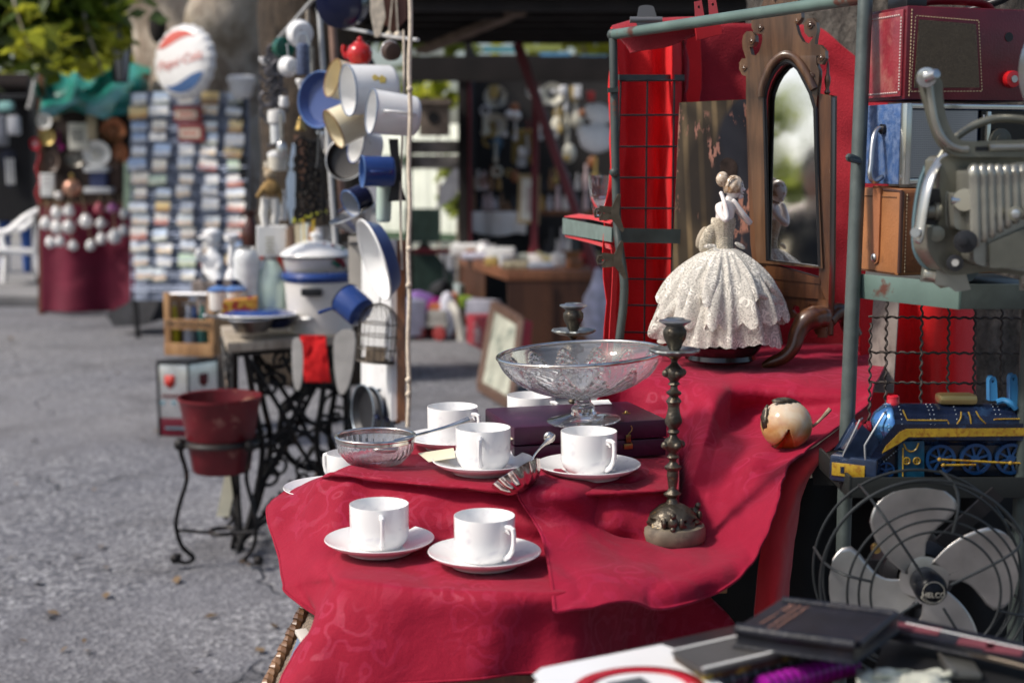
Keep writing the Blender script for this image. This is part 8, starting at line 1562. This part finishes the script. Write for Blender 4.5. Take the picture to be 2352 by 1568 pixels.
def goods(xs, yb, dd, lab0, grp, hmin=18, hmax=42, fr=None):
    fr = fr or f
    for i, x in enumerate(xs):
        cn, cc = rnd.choice(CC); h = rnd.uniform(hmin, hmax); r = rnd.uniform(5, 9); m = MB(); u = rnd.random(); kk = fr.m
        m.lathe([(1e-5, 0), (r*kk, 0), (r*kk*rnd.uniform(.9, 1.25), h*kk*.45), (r*kk*.45, h*kk*.75), (r*kk*rnd.uniform(.4, .7), h*kk), (1e-5, h*kk)], 16)
        tag(ob('vase', m, mat('goods '+cn, cc, .3, var=.2), None, fr.o+fr(x, yb, dd)), '%s vase %s, %s in the row' % (cn, lab0, ['first', 'second', 'third', 'fourth', 'fifth', 'sixth', 'seventh', 'eighth', 'ninth', 'tenth', 'eleventh', 'twelfth'][i]), 'vase', grp)
goods([1076, 1088, 1101, 1113, 1126, 1140, 1152, 1166, 1180], 484, -.2, 'on the dark shop shelf', 'vases on the shop shelf')
goods([1084, 1098, 1112, 1128, 1146, 1250, 1266, 1284, 1304, 1326, 1346], 436, -.1, 'on the upper ledge of the shop', 'vases on the upper ledge', 22, 60)
goods([1245, 1262, 1281, 1300, 1322, 1345], 484, -.2, 'right of the framed picture', 'vases right of the framed picture', 30, 60)
m = MB(); m.bar(f(1076, 440, -.1), f(1390, 440, -.1), .12, .03); ob('ledge', m, WOODD, t, f.o)
TR = [('ivory', (.80, .76, .62)), ('white', (.82, .82, .80)), ('brass', (.45, .32, .10)), ('rust', (.30, .12, .05)), ('steel', (.5, .52, .55)), ('ochre', (.50, .36, .12)), ('dark red', (.25, .03, .03))]
for i in range(44):
    x, y = rnd.uniform(1086, 1395), rnd.uniform(195, 425); cn, cc = TR[rnd.randrange(7)]; m = MB(); r = rnd.uniform(5, 13)*k; kind = i % 4
    if kind == 0: m.ball((0, 0, 0), r, 12, sc=(1, .4, rnd.uniform(.8, 1.6)))
    elif kind == 1: m.tube([(0, 0, r*2), (rnd.uniform(-.02, .02), 0, -r*2.4)], r*.28, 7); m.ball((0, 0, -r*2.4), r*.6, 10, sc=(1, .5, 1.3))
    elif kind == 2: m.box((0, 0, 0), (r*1.7, .03, r*rnd.uniform(1.4, 3)))
    else: m.tube([(r*cos(2*pi*j/18), 0, r*sin(2*pi*j/18)) for j in range(18)], r*.3, 7, closed=True)
    tag(ob('trinket', m, mat('trinket '+cn, cc, .4, var=.3), None, f.o+f(x, y, -.05-.1*rnd.random()), bevel=.003 if kind == 2 else 0), 'small trinket hanging among many on the dark shop wall', 'trinket', 'trinkets on the shop wall')
# desk
zt2 = .565; q = [Zp(1164,622,zt2), Zp(1400,622,zt2), None, Zp(1054,588,zt2)]; q[2] = q[1]+(q[3]-q[0])
t = thing('desk', 'old brown desk loaded with bric a brac in the shop', 'desk', (0, 0, 0)); DB = wood('desk wood', (.05, .018, .009), (.11, .042, .02), 5, .6, .1); DBT = wood('orange desk edge', (.17, .065, .03), (.27, .11, .05), 5, .5, .1)
m = MB(); m.add(q+[v-V((0, 0, .07)) for v in q], [(0,1,2,3), (7,6,5,4), (0,4,5,1), (1,5,6,2), (2,6,7,3), (3,7,4,0)]); ob('desktop', m, DBT, t, bevel=.004)
def panel(a, b, z0, z1, name, off=.03):
    n_ = (b-a).cross(V((0, 0, 1))).normalized()*off; vs = [V((p.x, p.y, z)) for p, z in ((a, z0), (b, z0), (b, z1), (a, z1))]; m = MB(); m.add([v-n_*.4 for v in vs]+[v-n_*1.2 for v in vs], [(0,1,2,3), (7,6,5,4), (0,4,5,1), (1,5,6,2), (2,6,7,3), (3,7,4,0)]); return ob(name, m, DB, t)
panel(q[0].lerp(q[1], .01), q[1], 0, .50, 'front_panel', .02); panel(q[0].lerp(q[1], .39), q[0].lerp(q[1], .41), 0, .50, 'front_post', -.02); panel(q[3], q[0].lerp(q[3], .45), .12, .50, 'side_panel', .02); m = MB(); m.bar(V((q[3].x+.05, q[3].y-.05, 0)), V((q[3].x+.05, q[3].y-.05, .5)), .06); ob('leg', m, DB, t); m = MB(); m.bar(V((q[0].x+.04, q[0].y+.05, 0)), V((q[0].x+.04, q[0].y+.05, .5)), .07); ob('leg', m, mat('pale leg', (.25, .18, .14), .7), t)
dk = lambda px, py: Zp(px, py, zt2)
fd = Fr(1250, 612, 10.6)
goods([1255, 1266, 1279, 1292, 1306, 1318], 596, .3, 'standing at the back of the desk', 'vases on the desk', 40, 75, fd)
for i in range(16):
    x = 1070+i*19+rnd.uniform(-6, 6); cn, cc = TR[rnd.randrange(7)]; p = Zp(x, (590+(x-1056)*.28 if x < 1164 else 616)-rnd.uniform(0, 16), zt2); m = MB(); r = rnd.uniform(.03, .07)
    if i % 2: m.box((0, 0, r*.7), (r*2.2, r*1.6, r*1.4))
    else: m.lathe([(1e-5, 0), (r*.8, 0), (r, r*.9), (r*.5, r*1.6), (r*.6, r*2), (1e-5, r*2)], 14)
    tag(ob('trinket', m, mat('trinket '+cn, cc, .4, var=.3), None, p, (0, 0, i), bevel=.006 if i % 2 else 0), 'small trinket standing in the clutter on the brown desk', 'trinket', 'trinkets on the desk')
t = thing('horse_figure', 'cream horse figure standing on the desk', 'horse figure', fd.o+fd(1266, 622, -.02)); HC = mat('cream horse', (.52, .48, .28), .45, var=.15); k = fd.m
hv = [(-14, 0, 26), (0, 0, 25), (14, 0, 27), (22, 0, 38), (30, 0, 42), (36, 0, 38), (-12, 3, 14), (-13, 3, 1), (-12, -3, 14), (-14, -3, 1), (13, 3, 14), (13, 3, 1), (13, -3, 14), (15, -3, 1), (-20, 0, 22), (-22, 0, 12)]
skin('horse_body', [V((-x*k, y*k, z*k)) for x, y, z in hv], [r*k for r in (8, 7, 8, 5, 4.5, 3, 3.5, 2.4, 3.5, 2.4, 3.2, 2.3, 3.2, 2.3, 2.4, 2)], [(0,1), (1,2), (2,3), (3,4), (4,5), (0,6), (6,7), (0,8), (8,9), (2,10), (10,11), (2,12), (12,13), (0,14), (14,15)], HC, t, 2, 1)
for i, (px, py, w_, d_, h, lab, mm) in enumerate(((1078, 586, .30, .3, .10, 'white folded cloth at the left end of the desk', WPAPER), (1108, 596, .34, .2, .05, 'lavender white papers on the left half of the desk', mat('lavender paper', (.55, .55, .66), .7)), (1150, 604, .22, .22, .12, 'rounded white box near the desk corner', WHITE), (1195, 604, .45, .2, .07, 'long grey green case across the desk', mat('grey green case', (.34, .37, .33), .6, var=.3)), (1185, 618, .20, .12, .06, 'patterned beige cloth at the desk corner', mat('beige patterned cloth', (.36, .32, .22), .8, var=.6, vs=25)), (1240, 618, .2, .14, .05, 'blue white dish on the desk beside the horse figure', mat('blue white', (.5, .55, .62), .4, var=.3)))):
    p = dk(px, py); m = MB(); m.box((0, 0, h/2), (w_, d_, h)); m.v = [tuple(V(v)+V((.02*noise.noise(V(v)*9+V((i, 0, 0))), 0, 0))) for v in m.v]; tag(ob('desk_item', m, mm, None, p, (0, 0, .3*sin(i*3)), bevel=.025), lab, 'bric a brac')
o = bpy.data.objects['desk_item']; o.name = 'folded_cloth'
t, _ = turned('jug', 'small white jug on the left half of the desk', 'jug', 1128, 592, 11.6, [('body', [(0, 592), (8, 592), (11, 582), (8, 570), (9, 562)], CHINA)])
o = Fr(1330, 600, 10.8); m = MB(); m.prism(o.xz([(1290,628), (1338,628), (1338,580), (1290,576)]), 0, .2); tag(ob('wooden_box', m, mat('orange wood', (.28, .13, .05), .5, var=.2), None, o.o, bevel=.004), 'orange brown wooden box at the right of the desk', 'box')
f2 = Fr(1212, 455, 11.0, R(-6)); t = thing('framed_picture', 'framed grey picture standing upright on the shop shelf', 'picture', f2); m = MB(); m.prism(f2.xz([(1188,512), (1238,516), (1240,402), (1192,400)]), 0, .03); ob('frame', m, mat('gilt frame', (.34, .27, .15), .5, .3, var=.2), t); m = MB(); m.prism(f2.xz([(1196,504), (1231,507), (1233,411), (1199,409)]), -.004, -.001); ob('mount', m, mat('pale mount', (.56, .58, .56), .6), t); m = MB(); m.prism(f2.xz([(1208,485), (1220,487), (1222,430), (1210,428)]), -.007, -.005); ob('print', m, mat('grey print', (.22, .25, .25), .6, var=.4, vs=20), t)
f2 = Fr(1150, 830, 8.3, R(-30)); t = thing('framed_picture', 'large pale picture in a brown frame leaning against the desk', 'picture', (0, 0, 0)); pa, pb, pc, pd = D(1106,888,8.25), D(1178,930,7.7), D(1200,740,8.1), D(1138,702,8.65)
def pq(u, v, o=0): a = pa.lerp(pb, u); b = pd.lerp(pc, u); n_ = (pb-pa).cross(pd-pa).normalized(); return a.lerp(b, v)+n_*o
m = MB(); m.add([pq(0,0,.01), pq(1,0,.01), pq(1,1,.01), pq(0,1,.01)], [(0,1,2,3)]); ob('picture', m, mat('faded green print', (.40, .41, .34), .5, var=.3, vs=7, c2=(.16, .19, .16), c2s=9, c2t=.58, c2w=.05), t)
for a, b in (((0,0), (1,0)), ((1,0), (1,1)), ((1,1), (0,1)), ((0,1), (0,0))): m = MB(); m.bar(pq(*a, .012), pq(*b, .012), .035, .05); ob('frame', m, mat('brown frame', (.12, .07, .05), .5), t)
# red crate with white script
pa, pb, pc, pd = D(1072,786,9.7), D(1118,812,9.0), D(1124,738,9.0), D(1072,720,9.7); t = thing('drinks_crate', 'red drinks crate with white lettering on the ground by the desk', 'crate', (0, 0, 0)); n_ = (pb-pa).cross(pd-pa).normalized()
m = MB(); bk = -n_*.28; m.add([pa, pb, pc, pd, pa+bk, pb+bk, pc+bk, pd+bk], [(0,1,2,3), (7,6,5,4), (0,4,5,1), (1,5,6,2), (2,6,7,3), (3,7,4,0)]); ob('box', m, mat('faded red crate', (.36, .03, .045), .5, var=.2), t, bevel=.006)
ux = (pb-pa).normalized(); uz = n_.cross(ux).normalized(); qr = Matrix((ux, uz, n_)).transposed().to_quaternion()
for s_, zz in (('Coca', .62), ('Cola', .36)): txt(s_, .115, mat('white script', (.7, .62, .62), .6, var=0), t, pa.lerp(pb, .52).lerp(pd.lerp(pc, .52), zz)+n_*.004, qr, .001, .25)
# toys and things on the ground
kt = lambda x, y: KT((x, y))[0]
p = Zp(1000, 778, 0); t = thing('toy_truck', 'old grey toy truck with yellow lamps and red wheels on the ground', 'toy truck', p, (0, 0, R(-28))); sc_ = 10.6/F
m = MB(); m.box((0, 0, .12), (.30, .16, .05)); m.box((.06, 0, .185), (.16, .15, .09)); ob('body', m, mat('grey toy tin', (.30, .29, .27), .5, var=.3), t, bevel=.012); m = MB(); m.box((-.08, 0, .17), (.10, .13, .05)); ob('bonnet', m, mat('grey toy tin', (.30, .29, .27), .5), t, bevel=.02)
for sy in (-1, 1):
    m = MB(); m.ball((-.15, sy*.055, .14), .026, 12); ob('headlamp', m, mat('yellow lamp', (.55, .40, .05), .3), t)
    for x in (-.09, .09): m = MB(); m.cyl((x, sy*.07, .055), (x, sy*.105, .055), .055, n=20); ob('wheel', m, mat('red wheel', (.26, .03, .03), .5), t, bevel=.008)
m = MB(); m.box((.05, -.02, .25), (.14, .10, .05)); tag(ob('toy_block', m, mat('orange toy', (.45, .12, .04), .5), None, p, (0, 0, -.4), bevel=.01), 'orange red block on top of the grey toy truck', 'toy')
GI = ((965, 705, 11.4, (.26, .1, .26), (.30, .16, .48), 'purple bag on the ground behind the toy truck', 'bag'), (1002, 706, 11.0, (.16, .16, .16), (.45, .01, .26), 'magenta ball behind the toy truck', 'ball'), (940, 728, 10.8, (.28, .16, .26), (.62, .62, .76), 'lavender white box by the rope at the doorway', 'box'), (1026, 742, 10.7, (.14, .12, .36), (.66, .66, .74), 'white cloth bundle right of the toy truck', 'cloth'), (940, 704, 11.4, (.2, .12, .14), (.03, .12, .36), 'blue box beside the purple bag', 'box'), (1010, 676, 12.0, (.3, .2, .25), (.018, .018, .02), 'black bag at the foot of the fence', 'bag'), (1040, 690, 11.2, (.10, .1, .12), (.50, .14, .05), 'orange toy by the door post', 'toy'), (1056, 684, 11.2, (.07, .07, .22), (.35, .42, .42), 'pale bottle shaped toy by the door post', 'toy'), (1072, 694, 11.0, (.22, .1, .08), (.22, .34, .03), 'green and yellow toy under the desk', 'toy'), (1110, 708, 10.6, (.26, .12, .14), (.30, .30, .36), 'grey toy bundle under the desk', 'toy'))
for i, (px, py, d_, s_, cc, lab, cat) in enumerate(GI):
    p = D(px, py, d_); p.z = max(.0, p.z-s_[2]*.5); m = MB(); m.ball((0, 0, s_[2]/2), .5, 14, sc=s_) if cat in ('ball', 'cloth', 'bag') else m.box((0, 0, s_[2]/2), s_)
    m.v = [tuple(V(v)*(1+.15*noise.noise(V(v)*8+V((i*3, 0, 0))))) for v in m.v]; tag(ob({'ball': 'toy_ball', 'cloth': 'cloth_bundle', 'bag': 'bag', 'box': 'carton', 'toy': 'toy'}[cat], m, mat('ground thing '+str(i), cc, .6, var=.2), None, p, (0, 0, i), bevel=.01, smooth=60), lab, cat)
m = MB(); m.tube(curve([D(1034,696,10.4), D(1046,715,10.3), D(1056,750,10.3), D(1060,784,10.3)], 5), .03, 8, flat=.4); tag(ob('grey_arch', m, mat('grey plastic', (.42, .40, .36), .6, var=.2)), 'curved grey plastic strip standing right of the toy truck', 'strip')
p = D(1388, 720, 9.6); m = MB(); m.ball((0, 0, 0), .16, 16, sc=(.9, .7, 1.8)); m.v = [tuple(V(v)*(1+.3*noise.noise(V(v)*9))) for v in m.v]; tag(ob('cloth_bundle', m, mat('lavender cloth', (.42, .43, .55), .8, var=.4, vs=10), None, p, smooth=180), 'lavender white clothes hanging beside the scarlet cloth edge', 'cloth')
# ================================================================== what the mirror and glass look out on
for i, (x, y, h, w_) in enumerate(((-30, -16, 6.5, 5), (-22, -26, 7, 5), (4, -18, 8, 4.5))): far_tree(x, y, h, w_, 'leafy tree across the street behind the viewer', 60+i, LF3)
t = thing('parked_car', 'white parked car across the yard, seen only in the mirror', 'car', V((-8.6, -4.4, 0)), (0, 0, R(60))); CP = mat('white car paint', (.8, .8, .8), .2, var=.02, coat=.5)
sid = curve2([(-2.0, .35), (-2.05, .62), (-1.75, .82), (-1.0, .92), (-.45, 1.38), (.75, 1.40), (1.45, .98), (1.95, .90), (2.05, .55), (2.0, .32)], 3); m = MB(); m.prism(sid, -.82, .82); ob('body', m, CP, t, bevel=.03)
m = MB(); m.prism([(-.85, .95), (-.40, 1.30), (.70, 1.32), (1.25, 1.0)], -.825, .825); ob('window', m, mat('car glass', (.02, .025, .03), .05, coat=.5), t)
for x in (-1.25, 1.25):
    for y in (-.75, .75): m = MB(); m.cyl((x, y-.1, .32), (x, y+.1, .32), .32, n=24); w_ = ob('wheel', m, BLACK, t, bevel=.03); m = MB(); m.cyl((x, y-.105, .32), (x, y+.105, .32), .19, n=20); ob('rim', m, STEEL, w_)
for y in (-.6, .6): m = MB(); m.ball((-2.0, y, .66), .11, 12, sc=(.5, 1.3, .8)); ob('headlight', m, GLASS, t)
